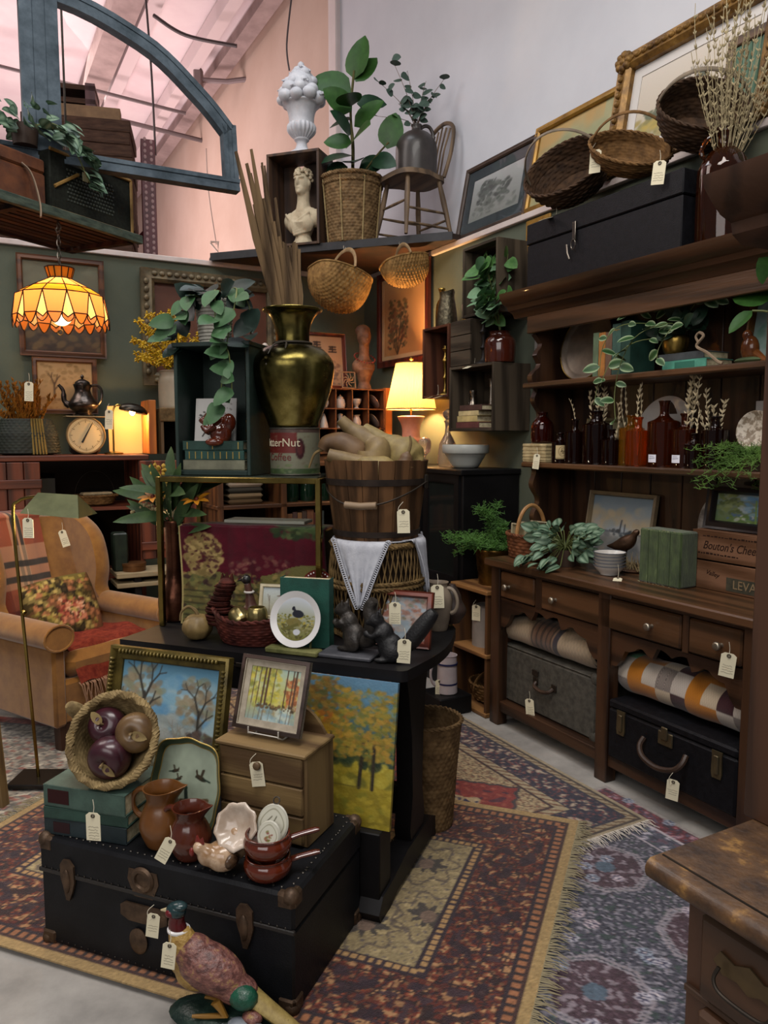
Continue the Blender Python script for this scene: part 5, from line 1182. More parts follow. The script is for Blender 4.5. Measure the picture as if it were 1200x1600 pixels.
def rib_basket(label,hook,rz,L,D,H_,m,tilt,ribs=26,hoop=.0):
 """gathered 'buttocks' basket: ribs run from end to end, weavers cross them"""
 t=thing('hanging_basket',label,'basket',hook,group='baskets hung under the corner shelf');t.rotation_euler=(Matrix.Rotation(rz,4,'Z')@Matrix.Rotation(tilt[0],4,'X')@Matrix.Rotation(tilt[1],4,'Y')).to_euler()
 mb=MB();rows=44
 def f(s_):
  def g(a,b):
   th=-PI*.02-PI*.96*a;x=-math.cos(PI*b);prof=math.sin(PI*b)**.62;lobe=1+.10*abs(math.sin(PI*b))*abs(math.cos(th))
   i=int(min(b*rows,rows-1e-6));fr_=b*rows-i;d=(.0045*math.cos(2*PI*a*ribs/2+PI*(i%2))*math.sin(PI*fr_)**.5+.002*math.cos(2*PI*a*ribs))*prof
   k=(1 if s_ else .95)+0*d;return (x*L/2*(1 if s_ else .97),(D/2*math.cos(th)*k*lobe+d*math.cos(th))*prof,(H_*math.sin(th)*k+d*math.sin(th))*prof-hoop)
  return g
 obj('weave',MB().grid(f(True),ribs*3,rows*3).grid(f(False),ribs,rows),m,t,kind='stuff')
 obj('rim',MB().tube([(-math.cos(PI*i/40)*L/2,s_*D/2*1.0*math.sin(PI*i/40)**.62,-hoop) for s_ in (1,-1) for i in (range(41) if s_==1 else range(40,-1,-1))],.008,6,True),m,t)
 obj('handle',MB().tube(arc_handle(D*.52,hoop+.0,20,-hoop,'y'),.014,8,flat=.35),wicker('handle','7d6548','9a8260'),t)
 return t
WHN=wicker('honey','5d4424','8f6e40')
hk=PY(537,398,5.12);hk.z=2.655
def hook_mb(l):return MB().tube(smooth_path([(0,0,l),(0,0,.012),(.008,0,0),(.012,0,.01),(.010,0,.02)],4),.0025,6)
rib_basket('larger melon shaped wicker basket hung under the corner shelf',hk+Vector((0,0,-.005)),R_(35),.40,.34,.24,WHN,(R_(-8),R_(14)),26,.17)
o=obj('ceiling_hook',hook_mb(.03),SILV,None,hk);tag(o,'steel hook holding the larger melon basket','hook')
hk=PY(624,396,5.02);hk.z=2.655
rib_basket('smaller melon shaped wicker basket hung nearer the right wall',hk+Vector((0,0,-.005)),R_(20),.31,.24,.16,WHN,(R_(-14),R_(-12)),22,.10)
o=obj('ceiling_hook',hook_mb(.03),SILV,None,hk);tag(o,'steel hook holding the smaller melon basket','hook')
# ================================================================ RIGHT PARTITION: lamp corner and wall crates
cv=Cv(80,90,'b8875a',31).grad('a8784a','c09468');cv.dabs(.12,.1,.6,.62,150,.035,['4a4430','5d4a34','3a3a2a','6d5a3c','7a3a24'],.75).dabs(.15,.4,.6,.75,60,.04,['8a5a3a','5a5a3c','6b4a30'],.7)
for k in range(14):cv.line(.35,.0,cv.r.uniform(.1,.6),cv.r.uniform(.3,.6),.008,'4a3624',.8)
picture('floral_print','floral print in a dark red frame behind the lit table lamp',cv,.62,.58,.05,wood('red_frame','3a1510','5a2418','z',r=.4),RM(.66,.026,1.96),ROT_R,.0,dp=.025,mat_in=M('sand_mount','b89a74',r=.9),matw=.03)
def crate(label,a0,a1,z0,z1,m,mx,b1=.25,back=True,th=.016,name='wall_crate',closed=False,floor_=True):
 t=thing(name,label,'crate',RM(a0,b1,z0),ROT_R,'crates fixed on the right wall');W,H_,D=a1-a0,z1-z0,b1-.004
 obj('end_board',MB().box(0,th,0,D,0,H_,.002),m,t);obj('end_board',MB().box(W-th,W,0,D,0,H_,.002),m,t)
 obj('top_board',MB().box(th,W-th,0,D,H_-th,H_,.002),mx,t);obj('bottom_board',MB().box(th,W-th,0,D,0,th,.002),mx,t)
 if back:obj('back_board',MB().box(th,W-th,D-.01,D,th,H_-th),mx,t)
 if closed:
  for k in range(3):obj('face_board',MB().box(.0,W,-.012,0,H_*k/3+.002,H_*(k+1)/3-.002,.002),mx,t)
 return t
GW=wood('grey_crate','2f2820','4c4236','z',r=.8);GWX=wood('grey_crate','2f2820','4c4236','x',r=.8)
crate('reddish crate with candlesticks beside the lit lamp',1.28,1.575,1.69,2.12,wood('red_crate','3a2118','5a3626','z',r=.7),wood('red_crate','3a2118','5a3626','x',r=.7))
crate('lower grey wooden crate holding small old books',1.60,2.035,1.485,1.858,GW,GWX,.26)
crate('grey crate with boarded face above the book crate',1.60,1.80,1.860,2.122,GW,GWX,.24,closed=True)
crate('upper open grey crate high on the right wall behind the green plant',1.70,2.03,2.13,2.52,GW,GWX,.24)
def candlestick(label,loc,h_,m=None,R=.045):
 t=thing('brass_candlestick',label,'candlestick',loc,0,'old candlesticks')
 obj('stick',MB().lathe(sprof([(.0001,0),(R,0),(R,.008),(R*.5,.02),(R*.25,.04),(R*.2,h_*.3),(R*.42,h_*.36),(R*.22,h_*.42),(R*.3,h_*.62),(R*.5,h_*.7),(R*.25,h_*.78),(R*.2,h_*.88),(R*.5,h_*.93),(R*.5,h_*.95),(R*.3,h_*.96),(R*.3,h_),(.0001,h_-.005)],3),20),m or BRASS,t);return t
candlestick('tall brass candlestick on top of the boarded crate',RM(1.64,.17,2.123),.33)
candlestick('left brass candlestick inside the reddish crate',RM(1.42,.17,1.708),.30,None,.04)
candlestick('right brass candlestick inside the reddish crate',RM(1.53,.15,1.708),.32,None,.035)
candlestick('dark iron candlestick beside the brown jar',RM(1.845,.19,1.86),.26,M('black_iron','1a1716','2a2523',r=.5,metal=.5),.05)
t=thing('relief_pitcher','dark pewter relief pitcher on the reddish crate','pitcher',RM(1.42,.16,2.122),ROT_R)
PEW=M('pewter_relief','3a352a','5f5846',r=.4,metal=.8,scale=40,bump=.9,bs=70)
obj('body',jug_mb(sprof([(.062,0),(.065,.02),(.058,.10),(.045,.18),(.048,.21)],4),28,lip=.02),PEW,t);obj('handle',loop_handle(-.045,.19,-.058,.06,.05,.006),PEW,t)
t=thing('tall_brass_figure','slender brass bottle at the left of the relief pitcher','bottle',RM(1.33,.14,2.122),0);t.name='brass_flask'
obj('body',MB().lathe(sprof([(.0001,0),(.035,0),(.038,.10),(.03,.16),(.012,.19),(.012,.22),(.02,.235),(.02,.25),(.0001,.255)],3),20),BRASS,t)
t=thing('round_pink_plate','pinkish scalloped plate leaning behind the pitcher','plate',RM(1.545,.045,2.122),rot=(Matrix.Rotation(ROT_R,4,'Z')@Matrix.Rotation(R_(80),4,'X')).to_euler());t.name='scalloped_plate'
obj('dish',MB().lathe([(.0001,0),(.09,0),(.13,.012),(.145,.014),(.145,.008),(.0001,-.006)],60,mod=lambda a,z:1+.03*math.cos(a*10)),M('pink_china','93786c','a88f82',r=.4,scale=8),t,(0,.145,0))
t=thing('handled_goblet','small silver cup standing on the old books in the crate','cup',RM(1.72,.17,1.585),ROT_R)
obj('cup',MB().lathe(sprof([(.0001,0),(.022,0),(.02,.006),(.008,.012),(.02,.03),(.028,.05),(.024,.06),(.016,.09),(.022,.13),(.018,.128),(.0001,.05)],3),22),SILV,t);obj('handle',loop_handle(-.02,.11,-.026,.05,.03,.003),SILV,t)
for k,(a,lab) in enumerate(((1.80,'left slim silver bud vase inside the book crate'),(1.90,'right slim silver bud vase inside the book crate'))):
 t=thing('bud_vase',lab,'vase',RM(a,.10,1.502),0,'slim silver vases');obj('vase',MB().lathe(sprof([(.0001,0),(.03,0),(.028,.006),(.01,.02),(.016,.10),(.012,.2),(.01,.27),(.016,.285),(.0001,.28)],3),18),SILV,t)
for k,(w_,th,c,lab) in enumerate([(.23,.035,'4a2724','lowest maroon book of the small pile in the crate'),(.20,.034,'9a8a5c','yellowed book in the middle of the small pile'),(.20,.028,'a3946c','cream book near the top of the small pile'),(.22,.032,'3a2620','dark brown book topmost in the small pile')]):
 book(lab,RM(1.64+.012*k,.235,1.502+(0,.036,.071,.1)[k]),ROT_R,w_,.15,th,c,group='old books piled in the crate')
t=thing('glazed_jar','glossy brown glazed jar on the book crate','jar',RM(1.965,.165,1.859),0)
GZ=M('brown_glaze_pot','2e120b','4a1e12',r=.12,scale=5,coat=.5)
obj('jar',MB().lathe(sprof([(.0001,0),(.075,0),(.085,.02),(.088,.09),(.08,.13),(.058,.15),(.058,.165),(.064,.17),(.05,.17),(.05,.14),(.0001,.12)],3),32),GZ,t)
pp=thing('green_leafy_plant','bright green leafy plant in the brown glazed jar','plant',RM(1.965,.165,2.0),ROT_R)
GL=leaf_mesh('heart_leaf',.10,.085,leafmat('bright','33592c','5c8548',r=.45),.15,.3,base=.05)
GL2=leaf_mesh('heart_leaf_pale',.09,.075,leafmat('pale','557a5a','7d9a78',r=.5),.15,.3,base=.05)
for k in range(22):
 a=rnd.uniform(0,2*PI);r_=rnd.uniform(.04,.20);tip=Vector((math.cos(a)*r_*.8,min(math.sin(a)*r_,.03)-.05,rnd.uniform(.10,.47)));P_=bez((0,0,0),(0,0,.1),tip*.7+Vector((0,0,.05)),tip,9)
 obj('stem',MB().tube(P_,.0025,5),STEM,pp);sp=[(P_[i],(math.cos(a+rnd.uniform(-1.6,1.6)),min(math.sin(a+rnd.uniform(-1.6,1.6))-.35,.1),rnd.uniform(-.6,.35)),rnd.uniform(.7,1.15)) for i in (5,6,7,8,9)]
 leaves(pp,GL if k%2 else GL2,sp)
t=thing('gold_oval_frame','small gold panel with an oval picture behind the green plant','picture',RM(1.98,.026,2.53),ROT_R);t.name='oval_picture';t.location=RM(2.10,.028,2.36)
obj('panel',MB().box(-.1,.1,0,.012,0,.27,.003),M('gold_frame'),t);obj('oval_ring',MB().tube([(math.cos(q*PI/20)*.065,-.006,.135+math.sin(q*PI/20)*.1) for q in range(40)],.009,8,True),GF,t)
obj('portrait',MB().lathe([(.0001,.0),(.06,0),(.06,.003),(.0001,.003)],30,sy=1.55),M('portrait_cream','7a6a48','b09c74',r=.7,scale=30,lo=.45,hi=.55),t,(0,-.001,.135),(PI/2,0,0))
for (a,z,lab,cat,sc) in ((2.17,1.99,'grey slate shaped plaque on the wall beside the dresser','plaque',1.),(2.14,1.90,'small teal glazed tile below the grey plaque','tile',.45)):
 o=obj('wall_plaque' if sc==1 else 'glazed_tile',MB().prism([(-.06*sc,-.07*sc),(.0,-.09*sc),(.06*sc,-.06*sc),(.065*sc,.05*sc),(.03*sc,.07*sc),(-.055*sc,.07*sc)],-.012,.0),M('plaque_grey','8a8480','a09a94',r=.7) if sc==1 else M('tile_teal','4a6a62',r=.3),None,RM(a,.03,z),(0,0,ROT_R));tag(o,lab,cat)
o=obj('twisted_cord',braid([(0,0,-.55+.55*i/60) for i in range(61)],.010,2,16,False),M('cord_cream','a08a6a',r=.8),None,RM(2.20,.03,1.40));tag(o,'cream twisted cord hanging on the wall left of the dresser','cord')
LP=thing('table_lamp','lit table lamp with pleated cream shade and pink urn base','lamp',RM(1.06,.20,1.271),0)
PINK=M('pink_alabaster','9a6a58','b58470',r=.35,scale=8,bump=.1,sss=.2)
obj('base',MB().lathe(sprof([(.0001,0),(.075,0),(.075,.025),(.05,.04),(.03,.06),(.035,.09),(.075,.13),(.078,.16),(.06,.185),(.062,.25),(.085,.30),(.085,.315),(.03,.32),(.0001,.32)],3),30),PINK,LP)
obj('stem',MB().tube([(0,0,.32),(0,0,.68)],.006,8),BRASS,LP)
shm=bpy.data.materials.new('pleated_shade');shm.use_nodes=True;nt=shm.node_tree;nt.nodes.remove(nt.nodes['Principled BSDF'])
d1=nt.nodes.new('ShaderNodeBsdfDiffuse');d2=nt.nodes.new('ShaderNodeBsdfTranslucent');mx=nt.nodes.new('ShaderNodeMixShader');d1 .inputs[0].default_value=lin('b89a68')+(1,);d2 .inputs[0].default_value=lin('e0b878')+(1,);mx.inputs[0].default_value=.17
nt.links.new(d1 .outputs[0],mx.inputs[1]);nt.links.new(d2 .outputs[0],mx.inputs[2]);nt.links.new(mx.outputs[0],nt.nodes['Material Output'].inputs[0])
sh=obj('shade',MB().lathe([(.165,.36),(.10,.66)],160,mod=lambda a,z:1+.012*math.cos(a*80)),shm,LP)
sh.data.polygons[-1].select=False
import bmesh
b_=bmesh.new();b_.from_mesh(sh.data);bmesh.ops.delete(b_,geom=[f for f in b_.faces if len(f.verts)>10],context='FACES');b_.to_mesh(sh.data);b_.free()
obj('shade_trim',MB().tube(ring(.166,.362,60),.004,6,True),M('shade_trim_gold','9a7a48',r=.6),LP);obj('shade_trim',MB().tube(ring(.10,.66,50),.003,6,True),M('shade_trim_gold'),LP)
obj('finial',MB().ball((0,0,.69),.014,12,8),BRASS,LP)
BULB=M('lamp_bulb','ffffff',emit='ffc878',es=30.)
obj('bulb',MB().ball((0,0,.50),(.028,.028,.036),14,10),BULB,LP)
lo_=light('table_lamp_light','POINT',tuple(RM(1.06,.20,1.271+.50)),110,(1,.58,.24),.045)
t=thing('mixing_bowl','white ceramic mixing bowl on the black cabinet','bowl',RM(1.72,.22,1.271),0)
obj('bowl',MB().lathe(sprof([(.0001,0),(.065,0),(.085,.02),(.12,.08),(.128,.085),(.135,.09),(.137,.13),(.13,.13),(.118,.09),(.07,.02),(.0001,.012)],2),44),M('cream_stoneware','a3a6a0','b4b6b0',r=.3,scale=4),t)
def glassob(nm,lab,cat,loc,prof,m,group=None,n=20):
 t=thing(nm,lab,cat,loc,0,group);obj('glass',MB().lathe(prof,n),m,t);return t
CRY=M('crystal','d8c4b4',r=.05,trans=.85,ior=1.4)
glassob('crystal_decanter','cut crystal decanter with a ball stopper behind the gourds','decanter',RM(1.50,.20,1.271),sprof([(.0001,0),(.055,0),(.06,.05),(.05,.14),(.018,.20),(.016,.26),(.026,.275),(.014,.285),(.03,.31),(.03,.335),(.0001,.35)],2),CRY,n=10)
glassob('crystal_goblet','pinkish crystal goblet beside the lamp base','goblet',RM(1.30,.24,1.271),sprof([(.0001,0),(.04,0),(.008,.01),(.008,.06),(.035,.09),(.042,.14),(.03,.17),(.0001,.18)],2),CRY,n=12)
glassob('crystal_goblet','amber crystal cup next to the pinkish goblet','goblet',RM(1.20,.26,1.271),sprof([(.0001,0),(.035,0),(.008,.01),(.008,.05),(.032,.07),(.04,.12),(.035,.14),(.0001,.13)],2),M('amber_crystal','d0a070',r=.06,trans=.7),n=12)
t=thing('footed_dish','small footed dish of pebbles in front of the lamp','dish',RM(1.22,.36,1.271),0);obj('dish',MB().lathe(sprof([(.0001,0),(.035,0),(.012,.02),(.012,.07),(.06,.09),(.065,.10),(.0001,.095)],3),22),DARKM,t)
mb=MB()
for k in range(22):a=rnd.uniform(0,2*PI);r_=rnd.uniform(0,.045);mb.ball((math.cos(a)*r_,math.sin(a)*r_,.105+rnd.uniform(0,.012)),rnd.uniform(.009,.014),8,6)
obj('pebbles',mb,M('pale_pebble','8a7868','b09a86',r=.5,scale=30),t,kind='stuff')
def PGP(x,y,z):return RM(.66-y,.93-x,1.37+z)
cv=Cv(50,64,'a98a6c',41).grad('9a7a5c','b3967a').dabs(.05,.02,.95,.5,80,.05,['6b4a3c','8a5a48','4a3a34','7a6454'],.6)
for (x,y) in ((.3,.82),(.3,.66),(.3,.5),(.72,.74)):
 for (dx0,dy0,dx1,dy1) in ((-.09,.05,.09,.05),(-.09,0,.09,0),(-.1,-.05,.1,-.05),(0,.06,0,-.05),(-.05,.05,-.05,0)):cv.line(x+dx0,y+dy0,x+dx1,y+dy1,.03,'2a2020')
picture('calligraphy_print','asian print with brush characters standing on the pigeonholes',cv,.27,.34,.022,wood('red_frame','','','z'),PGP(.36,.13,.415),ROT_B,R_(6))
t=thing('lattice_tile','small fretwork tile leaning in front of the asian print','tile',PGP(.49,.04,.415),rot=(Matrix.Rotation(ROT_B,4,'Z')@Matrix.Rotation(R_(-8),4,'X')).to_euler())
mb=frame_mb(.09,.10,.008,None,.01);mb.v=[(x,y,z+.058) for x,y,z in mb.v]
for k in range(8):a=2*PI*k/8;mb.tube([(0,-.004,.058),(math.cos(a)*.028,-.005,.058+math.sin(a)*.028),(math.cos(a+.5)*.045,-.004,.058+math.sin(a+.5)*.05)],.004,5)
obj('fretwork',mb,M('fretwork_tan','7d5f44','9a7a5a',r=.6),t)
t=thing('robed_bust','dark carved bust with orange lit head beside the lamp','statue',PGP(.64,.10,.415),ROT_B)
blob('bust',[('b',(0,0,.37),(.05,.055,.068)),('b',(0,-.015,.335),(.036,.04,.04)),('b',(0,-.055,.365),(.009,.014,.02)),('b',(0,.02,.41),(.055,.05,.045)),('t',[(0,0,.34),(0,0,.24),(0,0,.2)],[.035,.036,.05]),('b',(0,.01,.16),(.09,.055,.07)),('t',[(0,0,.14),(0,0,.05),(0,0,0)],[.07,.04,.055])],M('carved_wood','5a3a28','7d5a40',r=.6,scale=20,bump=.5,bs=60),t,.006,3)
t=thing('bead_chain','bead garland draped around the dark bust','necklace',PGP(.64,.10,.415),ROT_B)
mb=MB()
for q in range(26):a=PI*q/25*2;mb.ball((math.cos(a)*.075,math.sin(a)*.06-.01,.26-.04*(1-math.sin(a))),.007,8,6)
obj('beads',mb,M('red_bead','7a3020',r=.3),t,kind='stuff')
ORN=M('white_porcelain','b5a89c','c4b8ac',r=.3)
for k,(c,rw,lab,pf) in enumerate([(3,2,'white lidded jar in the top pigeonhole row',[(.0001,0),(.03,0),(.036,.03),(.03,.06),(.018,.07),(.022,.075),(.006,.09),(.0001,.1)]),(4,2,'white footed cup in the top pigeonhole row',[(.0001,0),(.025,0),(.012,.012),(.03,.04),(.036,.065),(.03,.065),(.0001,.03)]),(2,1,'white conical figure in the middle pigeonhole row',[(.0001,0),(.03,0),(.024,.04),(.01,.09),(.0001,.1)]),(3,1,'white bust figurine in the middle pigeonhole row',[(.0001,0),(.028,0),(.022,.015),(.026,.04),(.014,.055),(.02,.075),(.018,.095),(.0001,.105)]),(4,1,'white handled jug in the middle pigeonhole row',[(.0001,0),(.022,0),(.034,.035),(.026,.065),(.02,.08),(.026,.092),(.0001,.08)]),(2,2,'white round pot at the left of the top pigeonhole row',[(.0001,0),(.022,0),(.036,.03),(.03,.055),(.024,.06),(.0001,.058)])]):
 t=thing('white_ornament',lab,'ornament',PGP((c+.5)*.125,.07,rw*.135+.0085),ROT_B,'white ornaments in the pigeonholes');obj('body',MB().lathe(sprof(pf,3),20),ORN,t)
for k,(rw,lab) in enumerate(((2,'pink plate leaning in the upper right pigeonhole'),(1,'grey plate leaning in the middle right pigeonhole'))):
 t=thing('leaning_saucer',lab,'plate',PGP(5.62*.125,.08,rw*.135+.062),ROT_B);t.rotation_euler=(Matrix.Rotation(ROT_B,4,'Z')@Matrix.Rotation(R_(55),4,'Y')).to_euler()
 obj('dish',MB().lathe([(.0001,0),(.04,0),(.056,.006),(.056,.003),(.0001,-.004)],28),M('pink_china') if k==0 else M('grey_china','8d837c',r=.4),t)
# ================================================================ ON THE BLACK TABLE
ZTB=.746
SR=R_(-13);SO=TBL(-.975,-.016)
def SD(x,y,z=1.311):c,s_=math.cos(SR),math.sin(SR);return Vector((SO.x+x*c-y*s_,SO.y+x*s_+y*c,z))
BRP=M('polished_brass','75602f','a08a4c',r=.22,metal=1.,scale=6,rv=.1)
bs=thing('brass_stand','square brass framed stand on the black table, crate and can on top','stand',(SO.x,SO.y,ZTB),SR)
for (x,y) in ((0,0),(.615,0),(0,.32),(.615,.32)):obj('leg',MB().box(x-.010,x+.010,y-.010,y+.010,0,.56,.002),BRP,bs)
for (x0,x1,y0,y1) in ((.008,.607,-.009,.009),(.008,.607,.311,.329),(-.009,.009,.008,.312),(.606,.624,.008,.312)):obj('rail',MB().box(x0,x1,y0,y1,.54,.56,.002),BRP,bs)
for (y) in (.32,):obj('rail',MB().box(.008,.607,y-.007,y+.007,.05,.064,.002),BRP,bs)
obj('glass_top',MB().box(.006,.609,.006,.314,.558,.564),M('smoked_glass','6a7468',r=.05,trans=.8,ior=1.3),bs)
GC=M('dark_green_paint','14241f','1e322b',r=.6,scale=10,bump=.25,c3='2f463c',lo=.4,hi=.75)
gc=thing('green_crate','dark green upright crate on the brass stand','crate',SD(.055,.03),SR)
CWd,CHt,CDp=.295,.465,.22
obj('side_board',MB().box(0,.014,0,CDp,0,CHt,.002),GC,gc);obj('side_board',MB().box(CWd-.014,CWd,0,CDp,0,CHt,.002),GC,gc)
obj('top_board',MB().box(-.004,CWd+.004,-.004,CDp+.004,CHt,CHt+.016,.002),GC,gc);obj('bottom_board',MB().box(.014,CWd-.014,0,CDp,0,.018,.002),GC,gc)
for k in range(3):obj('back_slat',MB().box(.014+k*.09,.10+k*.09,CDp-.01,CDp,.018,CHt),GC,gc)
def CR(x,y,z):return SD(.055+x,.03+y,1.311+z)
for k,(x,w_,th,c,bn,lab) in enumerate([(.022,.245,.036,'26302c',0,'lowest worn grey green book in the green crate'),(.030,.235,.034,'16342e',9,'middle dark green book with gilt bands in the green crate'),(.022,.24,.034,'173029',3,'upper dark green book in the green crate')]):
 book(lab,CR(x,.012,.019+(0,.037,.072)[k]),SR,w_,.17,th,c if k else '5a5a4a',bands=bn,group='green books in the crate')
t=thing('painted_tile','white square tile with brushed branch, leaning in the green crate','tile',CR(.115,.085,.107),rot=(Matrix.Rotation(SR,4,'Z')@Matrix.Rotation(R_(-8),4,'X')).to_euler())
cv=Cv(70,76,'b4b2ae',51)
for (x0,y0,x1,y1,w_) in ((.2,.2,.42,.5,.03),(.42,.5,.5,.6,.02),(.25,.28,.4,.28,.015),(.3,.45,.22,.62,.012),(.15,.6,.3,.7,.01)):cv.line(x0,y0,x1,y1,w_,'3a3632')
cv.dabs(.1,.45,.32,.75,26,.028,['33302e','4a4642'],.85).dabs(.3,.1,.7,.28,26,.03,['3d3936','5a544e'],.8).dabs(.55,.55,.9,.9,16,.03,['6b6560'],.5)
canvas_obj('tile',cv,.165,.178,t,(0,0,.09),.009,M('tile_glaze',vc=True,r=.2))
BEAR=M('bear_glaze','3a150a','6b2c16',r=.14,scale=9,coat=.4)
t=thing('bear_figurine','glossy brown bear figurine seated on the green books','figurine',CR(.165,.035,.107),SR+.3)
blob('bear',[('b',(0,0,.042),(.04,.032,.044)),('b',(-.028,-.008,.10),(.032,.03,.03)),('b',(-.058,-.012,.092),(.018,.015,.014)),('b',(-.030,.018,.128),(.010,.006,.011)),('b',(-.026,-.032,.128),(.010,.006,.011)),('t',[(-.02,-.024,.07),(-.05,-.03,.055),(-.062,-.026,.075)],[.015,.013,.011]),('t',[(-.02,.02,.07),(-.05,.02,.05),(-.066,.014,.066)],[.015,.013,.011]),('b',(-.02,-.03,.014),(.034,.017,.015)),('b',(-.02,.03,.014),(.034,.017,.015)),('b',(.03,0,.085),(.026,.024,.035))],BEAR,t,.004,3)
t=thing('coil_pot','white coiled rope pot on the green crate','pot',CR(.115,.11,.482),0);mb=MB()
for k in range(13):mb.tube(ring(.052+.014*k/12,.007+k*.0125,36),.0074,6,True)
obj('coils',mb,M('rope_white','9d9a90','b6b3a8',r=.85,scale=50,bump=.3),t,kind='stuff');obj('lining',MB().lathe([(.0001,.002),(.05,.002),(.063,.155),(.0001,.15)],28),M('potting_soil'),t)
pl=thing('trailing_hoya','dark green trailing plant in the white coiled pot','plant',CR(.115,.11,.63),SR)
HL=leaf_mesh('hoya_leaf',.10,.066,leafmat('hoya','0d1a14','1b2f28',r=.42),.12,.3,base=.12);HL2=leaf_mesh('hoya_leaf_pale',.088,.056,leafmat('hoya_pale','2c4a2e','486a42',r=.5),.12,.3,base=.12)
sp=[]
for k in range(22):a=2*PI*k/22+rnd.uniform(-.2,.2);sp.append(((math.cos(a)*.045,math.sin(a)*.045,rnd.uniform(-.01,.06)),(math.cos(a),math.sin(a)-.3,rnd.uniform(-.5,.8)),rnd.uniform(.85,1.25)))
leaves(pl,HL,sp)
for v_,me_ in (([(0,0,0),(.10,-.04,.05),(.14,-.13,-.02),(.12,-.16,-.16),(.10,-.165,-.30),(.09,-.17,-.40)],HL2),([(0,0,0),(-.07,-.03,.04),(-.10,-.06,-.04),(-.12,-.07,-.12),(-.11,-.07,-.17)],HL),([(0,0,0),(.11,-.02,.04),(.17,-.06,-.05),(.18,-.10,-.16)],HL),([(0,0,0),(-.05,-.10,.02),(-.08,-.12,-.05),(-.12,-.10,-.08),(-.13,-.09,-.13)],HL2),([(0,0,0),(.06,-.12,.03),(.08,-.16,-.10),(.13,-.17,-.2),(.14,-.17,-.34)],HL2)):
 P_=smooth_path(v_,5);obj('vine',MB().tube(P_,.0025,5),STEM,pl)
 leaves(pl,me_,[(P_[i],(rnd.uniform(-.8,.8),-.7,rnd.uniform(-1,.1)),rnd.uniform(.8,1.2)) for i in range(5,len(P_),2)])
can=thing('coffee_can','old coffee can with red and cream label under the brass vase','can',SD(.47,.17,1.311),SR)
CR_=.092
cv=Cv(120,48,'6f6e5c',55);cv.rect(0,.45,.57,.92,'5c201b').rect(0,.9,1,1,'4a3a34').rect(0,0,1,.12,'3a4a30').dabs(0,.0,1,.2,60,.02,['4a5a38','5a6a44','3a4a2c'],.7).dabs(0,0,1,1,220,.012,['5d4a38','7d7a66'],.3)
cv.ell(.585,.55,.03,.22,'33161a').ell(.585,.55,.018,.13,'4d2424')
canvas_obj('label',cv,2*PI*.995,.166,can,(0,0,.088),0,M('litho_tin',vc=True,r=.4,metal=.2),fn=lambda a,b:(math.sin(a)*(CR_+.0006),-math.cos(a)*(CR_+.0006),b))
obj('tin',MB().lathe([(.0001,0),(CR_,0),(CR_,.172),(CR_-.004,.172),(CR_-.004,.168),(.0001,.168)],48),M('tin_grey','57544c','6d6a60',r=.4,metal=.8),can)
for z in (.003,.171):obj('seam',MB().tube(ring(CR_,z,48),.003,6,True),M('tin_grey'),can)
LET=M('cream_letter','b9b096',r=.6)
def can_text(tx,size,ang,z,m):
 o=text_mb(tx,size,can,m,(0,0,0),(0,0,0),.0006);me=o.data
 for v_ in me.vertices:
  a=v_.co.x/CR_+ang;r_=CR_+.0012+v_.co.z;y_=v_.co.y;v_.co=(math.sin(a)*r_,-math.cos(a)*r_,z+y_)
can_text('ButterNut',.042,-.42,.118,LET);can_text('Coffee',.038,-.36,.066,M('red_letter','5a1e1a',r=.6))
vz=thing('brass_vase','large mottled brass vase with flared neck on the coffee can','vase',SD(.465,.17,1.485),SR)
BV=M('mottled_brass','3a3418','7d7240',r=.26,metal=1.,scale=5,rv=.12,c3='a89c60',lo=.38,hi=.56,bump=.12,bs=18)
obj('body',MB().lathe(sprof([(.0001,0),(.082,0),(.10,.03),(.135,.12),(.152,.20),(.148,.245),(.115,.285),(.07,.305),(.062,.32),(.066,.37),(.085,.41),(.108,.425),(.108,.432),(.08,.415),(.058,.37),(.055,.32),(.0001,.30)],4),56),BV,vz)
obj('cord',MB().tube(ring(.070,.309,40),.004,6,True).tube(smooth_path([(-.01,-.07,.308),(-.035,-.10,.295),(-.045,-.128,.26),(-.047,-.138,.225)],5),.0035,6).tube(smooth_path([(.0,-.07,.308),(.012,-.10,.297),(.016,-.13,.26),(.012,-.142,.22)],5),.0035,6).ball((-.047,-.140,.222),.007,8,6).ball((.012,-.143,.217),.007,8,6),M('leather_cord','2a241a',r=.6),vz)
dp=thing('dried_palm','bundle of tall dried palm sticks in the brass vase','dried palm',SD(.465,.17,1.80),SR)
DPM=wood('dried_palm_stick','3d2f20','66523a','z',r=.8,sc=8)
for k in range(70):
 a=rnd.uniform(0,2*PI);r_=rnd.uniform(0,.045);tx,ty=-.055+math.cos(a)*rnd.uniform(.02,.15),math.sin(a)*rnd.uniform(.0,.10);h_=rnd.uniform(.30,.60) if tx<-.085 else rnd.uniform(.10,.27)
 w_=rnd.uniform(.007,.015);b,e=Vector((math.cos(a)*r_,math.sin(a)*r_,0)),Vector((tx*h_/.5,ty*h_/.5,.10+h_));m_=lerp(b,e,.55)+Vector((rnd.uniform(-.01,.01),0,0))
 obj('stick',MB().tube([b,lerp(b,m_,.5),m_,e],[w_*.2,w_*.3,w_*.33,w_*.14],6,flat=3.2),DPM,dp)
o=obj('storage_box',MB().box(0,.545,0,.22,0,.365,.004),wood('storage_box','2a1a12','3d281a','x'),None,SD(.065,.065,ZTB),(0,0,SR));tag(o,'wooden box hidden under the maroon tapestry','box')
cv=Cv(150,120,'440a18',61);nz=cv.fbm(14,3);cv.a*=(.8+.4*nz)[...,None]
gold=['7d6a3a','8f7a48','5f5530','6f6a3c','4a3c22']
cv.rect(0,.93,1,1,'6b5f36',.8)
